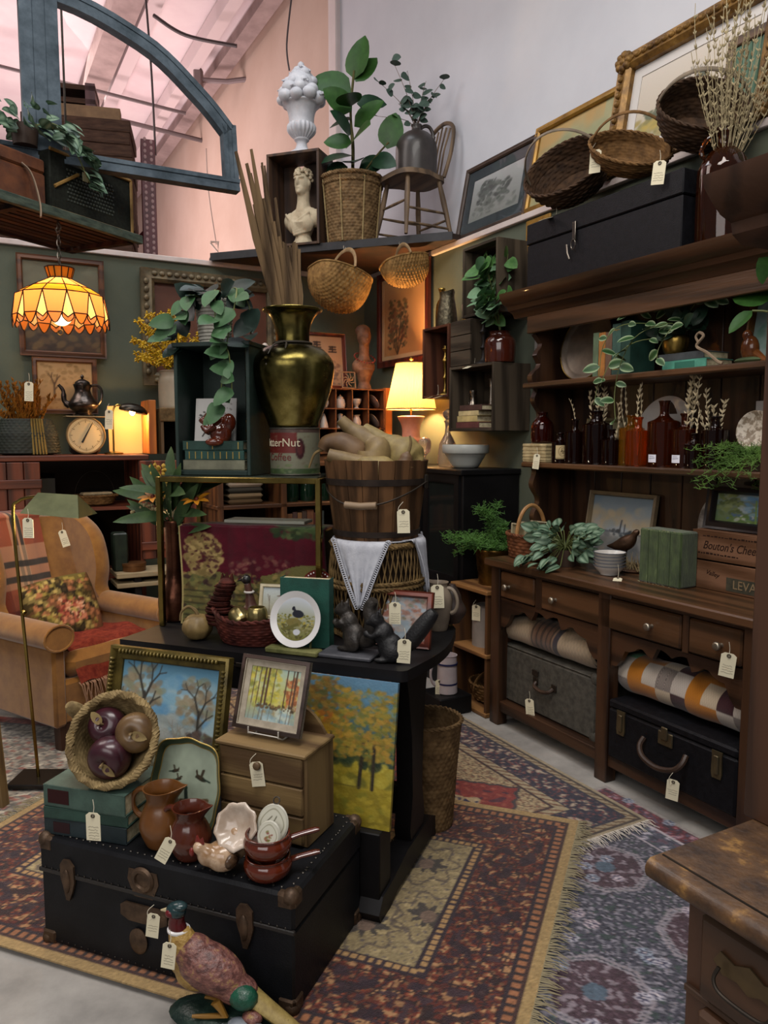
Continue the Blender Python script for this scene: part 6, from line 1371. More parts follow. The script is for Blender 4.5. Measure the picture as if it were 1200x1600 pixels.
k=cv.Y<(.40+.05*np.sin(cv.X*9)+.06*(cv.X>.55));cv.mixin(k.astype(float),'5f5a32');cv.dabs(0,0,1,.42,420,.022,gold+['3a3a20','2d1a1c','4a5030'],.75)
cv.dabs(.04,.40,.30,.74,300,.022,['8f7a4c','a08a58','6b5a34','7d6a40'],.85,True).dabs(.05,.42,.29,.72,60,.014,['3c1a1c','4a2a20'],.8,True).dabs(.66,.72,1,.94,140,.028,['2c3820','3a4a2a','22301c','4a5432'],.85)
for q in range(6):cv.line(.0,.28-q*.05,.45,.26-q*.052,.010,'2f2a1a',.7)
cv.dabs(.35,.42,.75,.56,40,.02,['6b4a3c','8a6a54','4a2a2a'],.5).rect(0,0,.012,1,'9a8a5a').rect(.985,0,1,1,'2a1014')
W_t,H_t=.575,.47
def drape(a,b):
 s_=b+H_t/2;zt=.372
 fold=.010*math.sin(a*26)*(1-min(1,s_/zt))+.004*math.sin(a*47+1)
 if s_<zt:return (a+.006*math.sin(s_*12),-.012-abs(fold)*1.2,s_-zt/2-.05)
 e=s_-zt;q=min(e/.02,1)*PI/2;return (a,-.012+.02*math.sin(q)*.6+max(0,e-.02),zt/2-.05+.006*math.sin(q)+.002*math.sin(a*30))
tp=thing('velvet_tapestry','maroon velvet tapestry with golden trees draped over a box','tapestry',SD(.34,.063,ZTB),SR)
canvas_obj('cloth',cv,W_t,H_t,tp,(0,0,.238),0,M('velvet_cloth',vc=True,r=.9,sheen=.1,bump=.4,bs=240,scale=60),fn=drape)
o=obj('white_board',MB().box(0,.32,0,.10,0,.012,.002),M('board_white','a8a79a',r=.7),None,SD(.20,.12,ZTB+.381),(0,0,SR));tag(o,'pale flat board lying on top of the tapestry','board')
cvz=thing('copper_vase','tall copper bottle vase left of the tapestry','vase',SD(.035,.115,ZTB),0)
obj('body',MB().lathe(sprof([(.0001,0),(.045,0),(.06,.03),(.065,.075),(.055,.12),(.035,.165),(.03,.22),(.034,.34),(.038,.38),(.032,.38),(.026,.30),(.0001,.25)],4),30),M('hammered_copper','3d2318','6b4230',r=.32,metal=.9,scale=8,bump=.3,bs=50),cvz)
cvz.location=SD(-.0,.10,ZTB)
fl=thing('lily_bouquet','bouquet of orange lilies and long leaves in the copper vase','flowers',SD(0,.10,ZTB+.34),SR)
LGL=leaf_mesh('long_leaf',.21,.045,leafmat('long','22341e','3f5430',r=.5),.15,.4);PET=leaf_mesh('lily_petal',.06,.022,M('petal_orange','a8650c','c08a1a',r=.5,scale=14),.2,.7)
sp=[]
for k in range(24):a=rnd.uniform(0,2*PI);sp.append(((math.cos(a)*.02,math.sin(a)*.02,rnd.uniform(.0,.16)),(math.cos(a),math.sin(a)*.6-.1,rnd.uniform(.0,1.3)),rnd.uniform(.75,1.15)))
leaves(fl,LGL,sp)
for (x,y,z,nm) in ((.13,-.06,.13,0),(-.055,-.05,.135,0),(.02,-.07,.08,1)):
 obj('flower_stem',MB().tube(bez((0,0,-.05),(0,0,.08),(x*.6,y*.6,z*.8),(x,y,z),6),.003,5),STEM,fl)
 if nm==0:
  f_=obj('lily',MB().ball((x,y,z+.004),(.009,.009,.012),8,6),M('lily_heart','6b2a10',r=.6),fl)
  for k in range(6):a=2*PI*k/6;inst('petal',PET,f_,aim((x,y,z),(math.cos(a),math.sin(a)*.7-.5,.35+.2*math.sin(a)),(0,-.6,1),1.0))
def berry_spray(parent,base,tip,n,m,s_=.009,seed=0):
 rr=random.Random(seed);b,e=Vector(base),Vector(tip);P_=bez(b,lerp(b,e,.3)+Vector((0,0,.05)),lerp(b,e,.7)+Vector((0,0,.05)),e,10);mb=MB().tube(P_,.002,4)
 for k in range(n):
  p=P_[4+int(6*k/n)]+Vector((rr.uniform(-1,1),rr.uniform(-1,1),rr.uniform(-1,1)))*s_*2.4;mb.ball(p,s_*rr.uniform(.6,1.1),6,4)
 obj('seed_spray',mb,m,parent,kind='stuff')
YB=M('yellow_seed','9a7a2c','bd9a48',r=.7,scale=30)
berry_spray(fl,(0,0,0),(-.06,-.02,.27),40,YB,.009,1);berry_spray(fl,(0,0,0),(-.14,-.04,.09),40,M('pale_seed','94825c','b3a480',r=.7),.008,2)
t=thing('small_gourd','small round pale gourd with a long curved stem on the table','gourd',TBL(-.745,-.125,ZTB),0)
GRD=M('gourd_skin','5d4a2a','8a7448',r=.5,scale=14,c3='6f6a3c',bump=.1)
obj('fruit',MB().lathe(sprof([(.0001,0),(.03,.004),(.05,.03),(.05,.055),(.034,.08),(.012,.087),(.0001,.084)],4),36,mod=lambda a,z:1+.03*math.cos(a*9)),GRD,t);obj('stem',MB().tube(smooth_path([(0,0,.082),(-.006,0,.10),(-.03,0,.115),(-.055,0,.095),(-.06,0,.065)],4),[.007]*6+[.005]*6+[.004]*5,7),M('dry_stem','5d4c30','7d6a48',r=.8),t)
rb=thing('rooster_basket','reddish wicker basket shaped like a rooster','basket',TBL(-.55,-.10,ZTB),R_(-21))
WRD=wicker('oxblood','2e1411','55271f')
def rw(p):x,y,z=p;k=max(0,x/.13)*max(0,z/.09);return (x*(1+.10*k),y*(1-.12*abs(x)/.13),z+.03*max(0,-x/.13)**2*(z/.09)+.015*max(0,x/.13)**2*(z/.09))
obj('weave',woven([(.05,0),(.085,.008),(.10,.045),(.105,.085)],20,12,.0035,.005,1.28,.8,rw),WRD,rb,kind='stuff')
obj('base',MB().lathe([(.0001,.002),(.08,.002),(.08,.01),(.0001,.01)],24,sx=1.28,sy=.8),WRD,rb)
obj('rim',braid([rw(p) for p in ring(.106,.086,64,1.28,.8)],.008,2,16),WRD,rb)
mb=MB();neck=smooth_path([(-.115,0,.06),(-.125,0,.11),(-.11,0,.15),(-.095,0,.18),(-.085,0,.20)],4);nk=[.052,.05,.048,.045,.042,.038,.035,.033,.031,.03,.03,.031,.032,.031,.03,.026,.018]
for k in range(len(neck)-1):
 for s_ in range(2):mb.tube([neck[k]+Vector((math.cos(q*PI/8)*nk[k],math.sin(q*PI/8)*nk[k]*.7,(k%2)*.004)) for q in range(16)],.0062,5,True)
obj('neck',mb,WRD,rb,kind='stuff');obj('head',MB().ball((-.088,0,.195),(.032,.024,.026),14,10).tube([(-.11,0,.195),(-.14,0,.185)],[.010,.002],8),WRD,rb)
obj('comb',MB().prism([(-.115,.205),(-.105,.235),(-.098,.215),(-.088,.24),(-.078,.216),(-.066,.235),(-.06,.205)],-.004,.004),WRD,rb)
BPOT=M('brushed_gold','8a7a4a','b3a472',r=.3,metal=.9,scale=8)
for k,(x,lab) in enumerate(((-.012,'gilt ribbed cup lying in the rooster basket'),(.045,'upright gilt ribbed cup in the rooster basket'))):
 t=thing('gilt_cup',lab,'cup',TBL(-.55+x,-.125 if k else -.12,ZTB+.07),0)
 if k==0:t.rotation_euler=(R_(-60),R_(-20),R_(30))
 obj('cup',MB().lathe(sprof([(.0001,0),(.026,0),(.034,.02),(.034,.045),(.028,.06),(.025,.06),(.029,.04),(.0001,.01)],3),32,mod=lambda a,z:1+.03*math.cos(a*14)),BPOT,t)
cv=Cv(40,46,'9aa5a6',64).grad('8a8468','a9b2b4').line(.3,.0,.28,.7,.02,'5a4c40').line(.28,.5,.2,.75,.015,'5a4c40').ell(.62,.4,.07,.06,'4a3c34').line(.66,.45,.72,.62,.03,'4a3c34').line(.58,.4,.58,.2,.012,'4a3c34').line(.66,.4,.66,.2,.012,'4a3c34').ell(.7,.7,.12,.03,'6b5a50',.8)
picture('deer_picture','small cream framed deer print standing in the rooster basket',cv,.085,.095,.012,M('cream_frame','a0957a','b8ad92',r=.6,scale=20),TBL(-.465,-.085,ZTB+.085),R_(-12),R_(14),dp=.008)
t=thing('pheasant_figurine','dark pheasant figurine with white collar before the tapestry','figurine',TBL(-.60,-.005,ZTB),R_(-21))
blob('body',[('b',(0,0,.07),(.035,.03,.05)),('t',[(0,0,.10),(-.005,-.004,.15),(-.01,-.008,.19)],[.022,.014,.013]),('t',[(.02,.01,.05),(.07,.02,.02),(.12,.03,.006)],[.02,.012,.004])],M('bird_brown','33201c','5a3a30',r=.4,scale=30),t,.005,2)
obj('head',MB().ball((-.012,-.01,.20),(.018,.016,.018),12,8).tube([(-.026,-.016,.20),(-.042,-.024,.194)],[.006,.001],6),M('bird_head','16211f','2c1c1c',r=.3,scale=20),t);obj('collar',MB().tube(ring(.0155,.155,20,c=(-.005,-.004)),.004,6,True),WHT,t)
book('dark green book standing upright behind the grouse plate',TBL(-.43,-.10,ZTB),R_(-21)+R_(6),.175,.045,.235,'0f3a30',lying=False,name='green_book')
t=thing('plate_stand','small moss green plate stand on the table edge','plate stand',TBL(-.345,-.175,ZTB),R_(-21))
obj('base',MB().box(-.095,.095,-.018,.03,0,.018,.004),M('moss_green','4a4c2a','6b6a42',r=.7,scale=18,bump=.3),t);
mb=MB()
for x in (-.05,.05):mb.tube([(x,.025,.01),(x,.045,.09),(x,.05,.13)],.004,6);
obj('easel_leg',mb,M('moss_green'),t)
t=thing('grouse_plate','white rimmed plate painted with a grouse, on a stand','plate',TBL(-.345,-.165,ZTB+.019),rot=(Matrix.Rotation(R_(-21),4,'Z')@Matrix.Rotation(R_(-12),4,'X')).to_euler())
RP=.092
obj('dish',MB().lathe([(.0001,.004),(RP*.74,.004),(RP*.8,.006),(RP,.012),(RP,.009),(RP*.7,-.004),(.0001,-.004)],48),M('china_rim_white','c9c7c6',r=.2),t,(0,0,RP),(PI/2,0,0))
cv=Cv(72,72,'a9b0ba',66).grad('6b6a34','b3b9c2').dabs(0,.25,1,.62,150,.03,['7d7a34','94863a','5f602c','a8964a','4a4a24'],.8).dabs(.1,.02,.95,.35,70,.05,['5a5630','6f6a3e','8a8460','4a4628'],.8)
cv.ell(.55,.62,.15,.09,'25262e').ell(.42,.74,.045,.05,'1f2028').line(.44,.72,.5,.65,.06,'25262e').ell(.45,.42,.2,.10,'6b6236',.9).line(.15,.2,.55,.38,.06,'5d5a30').ell(.55,.2,.10,.07,'b9bcc2')
_r=np.hypot(cv.X-.5,cv.Y-.5)
def disc_obj(nm,cv,R,parent,loc,rot=None,y=0.,m=None):
 w_=cv.w
 return canvas_obj(nm,cv,2*R,2*R,parent,loc,0,m or M('china_print',vc=True,r=.2),fn=lambda a,b:(a*math.sqrt(max(0,1-.5*(b/R)**2)),y,b*math.sqrt(max(0,1-.5*(a/R)**2))),rot=rot)
disc_obj('print',cv,RP*.76,t,(0,-.0055,RP))
t=thing('red_plate','red and white banded plate behind the brass leg','plate',SD(.545,-.012,ZTB+.105),rot=(Matrix.Rotation(SR,4,'Z')@Matrix.Rotation(R_(80),4,'X')).to_euler())
t.location=SD(.60,.022,ZTB+.002+.105)
obj('dish',MB().lathe([(.0001,0),(.04,0),(.062,.008),(.062,.004),(.0001,-.004)],40),M('oxblood_china','4a1c18','6b2a22',r=.3,scale=12),t,(0,.062,0))
mb=MB()
for k in range(30):a=2*PI*k/30;mb.cbox((math.cos(a)*.053,.062+math.sin(a)*.053,.0075),(.0045,.0045,.002))
obj('rim_pattern',mb,M('china_rim_white'),t,kind='stuff')
t=thing('turkey_figurine','bronze brown turkey figurine before the red banded plate','figurine',SD(.575,-.03,ZTB+.10),SR)
blob('turkey',[('b',(0,0,.038),(.036,.028,.034)),('t',[(-.02,-.01,.05),(-.034,-.014,.075),(-.04,-.018,.085)],[.014,.009,.009]),('b',(.028,.012,.06),(.014,.034,.034)),('b',(0,0,.006),(.034,.026,.007))],M('turkey_brown','4a2418','7a4228',r=.35,scale=30),t,.004,2)
o=obj('wood_pedestal',MB().box(-.05,.065,-.035,.075,0,.10,.003),wood('storage_box','','','x'),None,SD(.575,-.03,ZTB),(0,0,SR));tag(o,'small dark block carrying the turkey and red plate','block')
o.location=SD(.585,-.03,ZTB)
def squirrel(label,loc,rz,m,s_=1.,tail_up=True):
 t=thing('squirrel_figurine',label,'figurine',loc,rz,'squirrel figurines');t.scale=(s_,)*3
 parts=[('b',(.01,0,.045),(.042,.034,.045)),('b',(-.012,0,.085),(.034,.028,.04)),('b',(-.036,0,.128),(.027,.023,.024)),('r',(-.058,0,.120),(.014,.013,.012),(0,.3,0)),('b',(.018,.026,.03),(.032,.014,.03)),('b',(.018,-.026,.03),(.032,.014,.03)),('b',(-.014,.03,.008),(.026,.011,.009)),('b',(-.014,-.03,.008),(.026,.011,.009)),('t',[(-.02,.024,.095),(-.045,.022,.078),(-.062,.010,.082)],[.012,.009,.007]),('t',[(-.02,-.024,.095),(-.045,-.022,.078),(-.062,-.010,.082)],[.012,.009,.007]),('b',(-.066,0,.083),(.013,.013,.013)),('t',[(-.03,.014,.142),(-.026,.016,.166)],[.009,.003]),('t',[(-.03,-.014,.142),(-.026,-.016,.166)],[.009,.003])]
 blob('body',parts,m,t,.0045,3)
 tl=[(.04,0,.03),(.075,0,.05),(.085,0,.10),(.075,0,.145),(.09,0,.175)] if tail_up else [(.035,0,.04),(.07,0,.06),(.10,0,.10),(.13,0,.14),(.15,0,.165)]
 P_=smooth_path(tl,4);n_=len(P_);obj('tail',MB().tube(P_,[.010+.018*math.sin(PI*min(1,.12+.83*i/(n_-1)))**.7 for i in range(n_)],12),m,t)
 return t
squirrel('grey bronze squirrel figurine holding a nut, on a slate base',TBL(-.165,-.105,ZTB+.014),R_(-35),M('grey_bronze','1d1a18','37322d',r=.45,scale=30,bump=.4,bs=120,metal=.3),1.0)
o=obj('slate_slab',MB().box(-.10,.085,-.055,.055,0,.0135,.004),M('slate','33343a','4a4b50',r=.6,scale=14,bump=.3),None,TBL(-.155,-.125,ZTB),(0,0,R_(-21)));tag(o,'grey slate slab under the bronze squirrel','slab')
squirrel('black squirrel figurine with raised tail at the table corner',TBL(-.03,-.135,ZTB),R_(-12),M('matt_black','0a0a0c','141416',r=.5,scale=30,bump=.4,bs=150),1.0,False)
cv=Cv(50,44,'8a97a0',68).dabs(0,0,1,1,60,.09,['7d8a94','9aa5aa','a89a90'],.6).dabs(0,.5,1,1,90,.06,['8a5a48','9a7a6a','6b6a54','a8948a'],.7).dabs(.0,.2,.3,.8,40,.06,['7a4a3c','8a6a54'],.7).dabs(.7,.0,1,.5,30,.06,['6b4a3c','8a5a48'],.7)
picture('blue_floral_picture','small blue floral picture in a red brown frame behind the squirrels',cv,.165,.145,.022,wood('cherry_frame','4a2018','6b3224','x',r=.35),TBL(-.045,.035,ZTB),R_(-21),R_(14),dp=.02)
bb=thing('wicker_barrel','open lattice wicker barrel standing on the black table','basket',TBL(-.20,.20,ZTB),0)
WBR=wicker('barrel','4a3a24','77603c');BH=.335
def br_(z):t_=z/BH;return .142+.036*math.sin(PI*min(1,t_*1.0))**.8*.6+.012*t_
N_=52
for s_ in (1,-1):
 mb=MB()
 for k in range(N_):
  a0=2*PI*k/N_;mb.tube([(math.cos(a0+s_*.42*i/8)*(br_(BH*i/8)+s_*.0016),math.sin(a0+s_*.42*i/8)*(br_(BH*i/8)+s_*.0016),BH*i/8) for i in range(9)],.0029,5)
 obj('lattice_strands',mb,WBR,bb,kind='stuff')
for z,r_ in ((.008,.012),(BH*.55,.009),(BH*.60,.008),(BH-.006,.012)):obj('hoop',braid(ring(br_(z)+.002,z,72),r_,3,20),WBR,bb)
obj('inner_wall',MB().lathe([(.0001,.01)]+[(br_(BH*i/8)-.008,BH*i/8*.98+.01) for i in range(9)],40),M('wicker_shadow','1f160d',r=.9),bb)  # dark lining stands in for the shade behind the open lattice
obj('lid',MB().lathe([(.0001,BH-.004),(br_(BH)-.002,BH-.004),(br_(BH)-.002,BH+.004),(.0001,BH+.004)],40),WBR,bb)
ZB=ZTB+BH+.008;BO=TBL(-.20,.20,ZB)
LIN=M('white_linen','a9abb4','b9bbc2',r=.9,scale=40,bump=.3,bs=300)
dl=thing('lace_doily','white linen doily with lace edge hanging over the barrel','cloth',(BO.x,BO.y,ZB+.001),R_(-8))
def doily(px_,ang,L,wd):
 """corner of the cloth: flat on the barrel, falling over its rim to a point, in direction ang"""
 mb=MB();n,m_=26,18;R0=br_(BH)+.012
 def f(a,b):
  w_=wd*(1-b)**.9*(1)+.004;x=(a-.5)*2*w_;s_=b*L;rr=math.sqrt(max(R0*R0-min(abs(x),R0*.98)**2,1e-6))
  fold=.010*math.sin(a*11+1)*b+.006*math.sin(a*23)*b
  q=s_-.02
  if q<0:return (x,-(rr+q),.004)
  k=min(q/.02,1);return (x*(1-.1*b)+.01*b,-(rr+.012*math.sin(k*PI/2)+.004*b-fold),.004-max(0,q-.006))
 mb.grid(f,n,m_);return mb
for (ang,L,wd) in ((-.22,.25,.10),(R_(88),.22,.10)):
 o=obj('cloth_corner',doily(0,0,L,wd),LIN,dl,None,(0,0,ang),sharp=80,nofix=True);o.modifiers.new('s','SOLIDIFY').thickness=.0015
 mb=MB();n_=34;R0=br_(BH)+.012
 for side in (0,1):
  for i in range(n_):
   b=.06+.93*i/(n_-1);w_=wd*(1-b)**.9+.004;x=(1 if side else -1)*w_*(1-.1*b)+.01*b;rr=math.sqrt(max(R0*R0-min(abs(x),R0*.98)**2,1e-6));q=b*L-.02
   z=.004-max(0,q-.006);y=-(rr+.014+.004*b)
   mb.tube([(x+.008*math.cos(j*PI/4)+(.005 if side else -.005),y-.002,z+.008*math.sin(j*PI/4)) for j in range(8)],.0014,4,True);mb.tube([(x+.003*math.cos(j*PI/3),y-.002,z+.003*math.sin(j*PI/3)) for j in range(6)],.0012,4,True)
 obj('lace_edge',mb,LIN,dl,None,(0,0,ang),kind='stuff')
obj('cloth_top',MB().lathe([(.0001,0),(br_(BH)+.004,0),(br_(BH)+.004,.003),(.0001,.003)],40),LIN,dl)
bu=thing('stave_bucket','old wooden stave bucket with wire bail on the wicker barrel','bucket',(BO.x,BO.y,ZB+.006),R_(-15))
STV=wood('bucket_stave','3a2818','62452c','z',r=.75,sc=6);UH=.275
NS=20
for k in range(NS):
 a0,a1=2*PI*k/NS+.006,2*PI*(k+1)/NS-.006;mb=MB();vs=[];dz=rnd.uniform(-.003,.004)
 for (z,R0) in ((0,.150),(UH+dz,.186)):
  for rr in (R0,R0-.012):
   for j in range(4):a=lerp(a0,a1,j/3);vs.append((math.cos(a)*rr,math.sin(a)*rr,z))
 fs=[(j,j+1,8+j+1,8+j) for j in range(3)]+[(4+j+1,4+j,12+j,12+j+1) for j in range(3)]+[(8+j,8+j+1,12+j+1,12+j) for j in range(3)]+[(j+1,j,4+j,4+j+1) for j in range(3)]+[(0,8,12,4),(3,7,15,11)]
 mb.add(vs,fs);obj('stave',mb,STV,bu)
obj('bottom',MB().lathe([(.0001,.012),(.138,.012),(.138,.02),(.0001,.02)],30),STV,bu)
for z,h_ in ((.19,.022),(.012,.02)):
 R0=.150+.036*z/UH;obj('iron_hoop',MB().lathe([(R0+.001,z),(R0+.0035,z),(R0+.0065,z+h_),(R0+.0035,z+h_)],48),M('rusty_hoop','241d19','3a2f28',r=.6,metal=.5,scale=16),bu)
R0=.179;pts=smooth_path([(-R0-.008,-.01,.20),(-R0*.8,-R0*.62,.165),(-R0*.42,-R0*.93-.012,.135),(0,-R0-.016,.125),(R0*.42,-R0*.93-.012,.135),(R0*.8,-R0*.62,.165),(R0+.008,-.01,.20)],6)
ba=obj('bail_wire',MB().tube(pts,.003,6),DARKM,bu);obj('grip',MB().tube([(-.055,-R0-.016,.128),(0,-R0-.018,.124),(.055,-R0-.016,.128)],.0125,12),wood('grip_wood','5d4a34','7d6850','x'),ba)
for sx in (-1,1):obj('ear',MB().cbox((sx*(R0+.003),0,.20),(.012,.03,.05),.004),DARKM,bu)
def gourd(label,loc,rot,pts,rad,m,stem=None):
 t=thing('dried_gourd',label,'gourd',loc,group='gourds in the bucket',rot=rot);P_=smooth_path(pts,5);n_=len(P_);rr=[interp([(i,r_) for i,r_ in enumerate(rad)],0)[1]]*n_
 rr=[]
 for i in range(n_):
  x=i/(n_-1)*(len(rad)-1);j=min(int(x),len(rad)-2);f_=x-j;f_=f_*f_*(3-2*f_);rr.append(lerp(rad[j],rad[j+1],f_))
 obj('fruit',MB().tube(P_,rr,20),m,t)
 if stem:obj('stem',MB().tube(smooth_path(stem,4),[.006*(1-.4*i/(4*(len(stem)-1))) for i in range(4*(len(stem)-1)+1)],7),M('dry_stem'),t)
GT=M('gourd_tan','5f4c30','857048',r=.55,scale=9,bump=.12,c3='96855c');GY=M('gourd_yellow','6b5a34','8a7848',r=.55,scale=12,bump=.15,c3='5d4c2c',lo=.35,hi=.58);GBR=M('gourd_brown','4a3420','6b5030',r=.55,scale=9,bump=.15)
gz=ZB+.006+UH
def GP_(x,y,z):return Vector((BO.x+x,BO.y+y,gz+z))
gourd('large round pale gourd at the right of the bucket',GP_(.085,.0,-.02),(0,0,0),[(.072,-.01,-.005),(.066,-.01,.0),(.045,.0,.012),(.01,.01,.03),(-.03,.03,.055),(-.075,.055,.09),(-.13,.08,.13)],[.005,.034,.066,.078,.06,.034,.024],GY)
gourd('long swan-necked gourd stretching across the back of the bucket',GP_(-.02,.07,.045),(0,0,0),[(.06,0,-.02),(.02,0,.0),(-.03,0,.03),(-.08,0,.07),(-.11,0,.10)],[.03,.06,.045,.025,.02],GT)
gourd('egg shaped brown gourd in the middle of the bucket',GP_(-.015,-.04,.01),(0,0,0),[(.0,.0,-.05),(.005,0,-.01),(.01,0,.03),(-.02,.0,.055)],[.03,.062,.055,.012],GT)
gourd('curved brown gourd hooking over the left rim of the bucket',GP_(-.10,.01,.02),(0,0,0),[(.09,.0,-.05),(.03,0,-.0),(-.02,0,.035),(-.07,0,.04),(-.09,0,.015)],[.03,.05,.042,.03,.022],GBR,[(-.09,0,.015),(-.12,-.01,.0),(-.14,-.01,-.05)])
gourd('slim long gourd with its neck over the left rim',GP_(-.08,-.09,-.01),(0,0,0),[(.12,.03,-.02),(.05,.01,-.01),(-.02,.0,.01),(-.085,0,.03)],[.02,.035,.028,.022],GT)
gourd('flat pale gourd at the front of the bucket',GP_(.0,-.10,-.035),(0,0,0),[(.08,0,0),(.03,0,.0),(-.04,.0,.0),(-.08,.02,-.01)],[.02,.05,.048,.015],GY)
gourd('small warty gourd with pointed stem at the front right',GP_(.10,-.11,-.03),(0,0,0),[(0,0,-.02),(.0,0,.01),(.005,0,.04),(.012,0,.06)],[.02,.035,.022,.006],GBR,[(.012,0,.06),(.02,0,.09),(.016,0,.115)])
t=thing('cream_jug','cream stoneware jug with price tag at the back of the black table','jug',TBL(.005,.30,ZTB),R_(160));t.scale=(.82,)*3
obj('body',jug_mb(sprof([(.04,0),(.045,.02),(.062,.12),(.055,.17),(.04,.20),(.045,.22)],4),28,lip=.025),M('cream_glaze','6b5f52','857868',r=.45,scale=5),t);obj('handle',loop_handle(-.04,.19,-.058,.08,.05,.009),M('cream_glaze'),t)
gourd('dark brown gourd lying beside the cream jug',TBL(.035,.375,ZTB+.058),(0,0,0),[(0,0,-.045),(0,0,0),(.0,0,.05),(.0,.0,.10)],[.03,.055,.035,.012],M('gourd_dark','231a16','382a24',r=.5,scale=9));
t=thing('floor_block','low black box on the floor beside the small shelf','box',(.33,3.98,.0),ROT_R);obj('block',MB().box(-.10,.10,-.10,.10,.007,.10,.006),BLK,t)
t=thing('striped_mug','tall white enamel mug with blue bands beside the small shelf','mug',(.335,3.97,.101),R_(20))
EN=M('white_enamel','a59a9c','b5aaac',r=.25)
obj('body',MB().lathe([(.0001,0),(.052,0),(.055,.004),(.050,.20),(.053,.204),(.048,.204),(.046,.01),(.0001,.008)],32),EN,t);obj('handle',loop_handle(-.05,.165,-.052,.04,.06,.008),EN,t)
for z in (.05,.155):obj('band',MB().lathe([(.0535,z),(.055,z),(.055,z+.009),(.0535,z+.009)],32),M('navy_enamel','23264a',r=.3),t)
# ================================================================ ON AND BEFORE THE TRUNK
ZK=.337;KR=R_(-21)
for k,(z,th,dx,dy,rz_,c,ttl,lab) in enumerate([(0,.047,0,0,0,'141f22',(.12,.32,'2c1a1c'),'lowest dark green book of the stack on the trunk'),(.048,.033,.004,-.004,.03,'1c332b',None,'thin green book in the middle of the trunk stack'),(.082,.062,.002,.0,-.02,'30423a',(.06,.32,'2e1414'),'thick faded green book on top of the trunk stack')]):
 book(lab,TRK(.005+dx,.012+dy,ZK+z),KR+R_(6)+rz_,.265,.19,th,c,title=ttl,group='green books on the trunk')
co=thing('cornucopia_basket','woven cornucopia basket of apples lying on the green books','basket',TRK(.19,.09,ZK+.27));
co.rotation_euler=(Matrix.Rotation(KR,4,'Z')@Matrix.Rotation(R_(62),4,'X')@Matrix.Rotation(R_(12),4,'Y')).to_euler()
WCN=wicker('straw','5a4a30','8f7b55')
def hw(p):x,y,z=p;k=max(0,-z/.12);return (x-.05*k-.10*max(0,k-1)**1.0,y-.02*k*k,z)
obj('weave',woven([(.02,-.15),(.05,-.12),(.085,-.07),(.112,-.02),(.120,.0)],26,20,.0028,.006,1,1,hw),WCN,co,kind='stuff')
obj('horn_tail',MB().tube(smooth_path([(-.05,.0,-.11),(-.11,.03,-.10),(-.15,.058,-.05),(-.172,.072,-.015)],4),[.045,.043,.04,.036,.033,.03,.028,.026,.024,.022,.02,.016,.010],14),WCN,co)
obj('rim',braid(ring(.124,.004,96),.012,3,26),WCN,co)
APU=M('plum_apple','260d14','45202a',r=.3,scale=7,coat=.2);ABR=M('tan_apple','4a3520','6f5636',r=.35,scale=8)
inv=co.rotation_euler.to_matrix()
for k,(p,r_,m_,lab,ax) in enumerate([((.005,-.045,-.005),.060,APU,'large plum coloured wooden apple at the front of the cornucopia',(0,-.5,.8)),((-.045,.035,-.04),.054,APU,'dark plum wooden apple at the back of the cornucopia',(0,0,1)),((.060,.030,-.005),.056,ABR,'tan brown wooden apple with a pale leaf in the cornucopia',(.1,-.2,1))]):
 t=thing('wooden_apple',lab,'apple',co.location+inv@Vector(p),group='apples in the cornucopia');t.rotation_euler=(inv.to_4x4()@Vector(ax).to_track_quat('Z','Y').to_matrix().to_4x4()).to_euler()
 R0=r_;obj('fruit',MB().lathe(sprof([(.0001,-R0*.78),(R0*.35,-R0*.86),(R0*.8,-R0*.5),(R0,.08*R0),(R0*.82,R0*.62),(R0*.4,R0*.82),(R0*.12,R0*.7),(.0001,R0*.62)],4),32),m_,t)
 obj('stem',MB().tube([(0,0,R0*.6),(.003,0,R0*1.0)],.004,6),M('apple_stem','7a6648',r=.7),t)
 inst('leaf',leaf_mesh('apple_leaf',.05,.026,M('dry_leaf','6b5a3c','8a7850',r=.8,scale=20)),t,aim((0,0,R0*.75),(.9,-.6,.2),(0,0,1),1.))
cv=Cv(110,100,'8fa0a8',71).grad('56513c','8a9496',0,.35).grad('9db0b4','4f7f9a',.35,1)
cv.dabs(.2,.45,.9,.85,60,.10,['7fa5b4','a9b9ba','5d8fae','93a8ac','3f78a8'],.5).dabs(0,.08,1,.36,140,.05,['4a4a34','5f5a40','7a7454','3a3a30','8a8a78'],.7).dabs(.35,.3,.8,.5,50,.06,['98a0a0','a8aca6','8a9490'],.6)
for (x0,x1,y0,y1) in ((.0,.45,.5,.95),(.6,.95,.45,.9)):cv.dabs(x0,y0,x1,y1,90,.045,['7a6a54','8a7a60','6b5f4c','94886e','7d8068'],.65,True)
cv.tree(.25,.25,.75,'33302a',.03,4).tree(.82,.2,.65,'33302a',.022,4).tree(.05,.25,.5,'3d3830',.014,3).dabs(.72,.08,.96,.42,60,.035,['4a3f3c','5d4c44','3a3234'],.8,True).tree(.6,.1,.4,'8a8478',.008,3).tree(.68,.1,.35,'8a8478',.008,3)
OGF=M('olive_gilt','3d3416','6f5f2c',r=.4,metal=.5,scale=10,bump=.2);
t=picture('autumn_landscape','blue and brown autumn landscape in a carved gold frame behind the trunk',cv,.375,.335,.045,OGF,TRK(.115,.385,ZK),KR,R_(12),dp=.03,ornate=.0135,prof=[(0,0),(0,-.010),(.004,-.014),(.022,-.014),(.025,-.02),(.034,-.030),(.043,-.026),(.045,0)])
cv=Cv(90,120,'6f6a2a',72).grad('6b5f16','8f7f24',0,.42).grad('2f4030','557a94',.42,1)
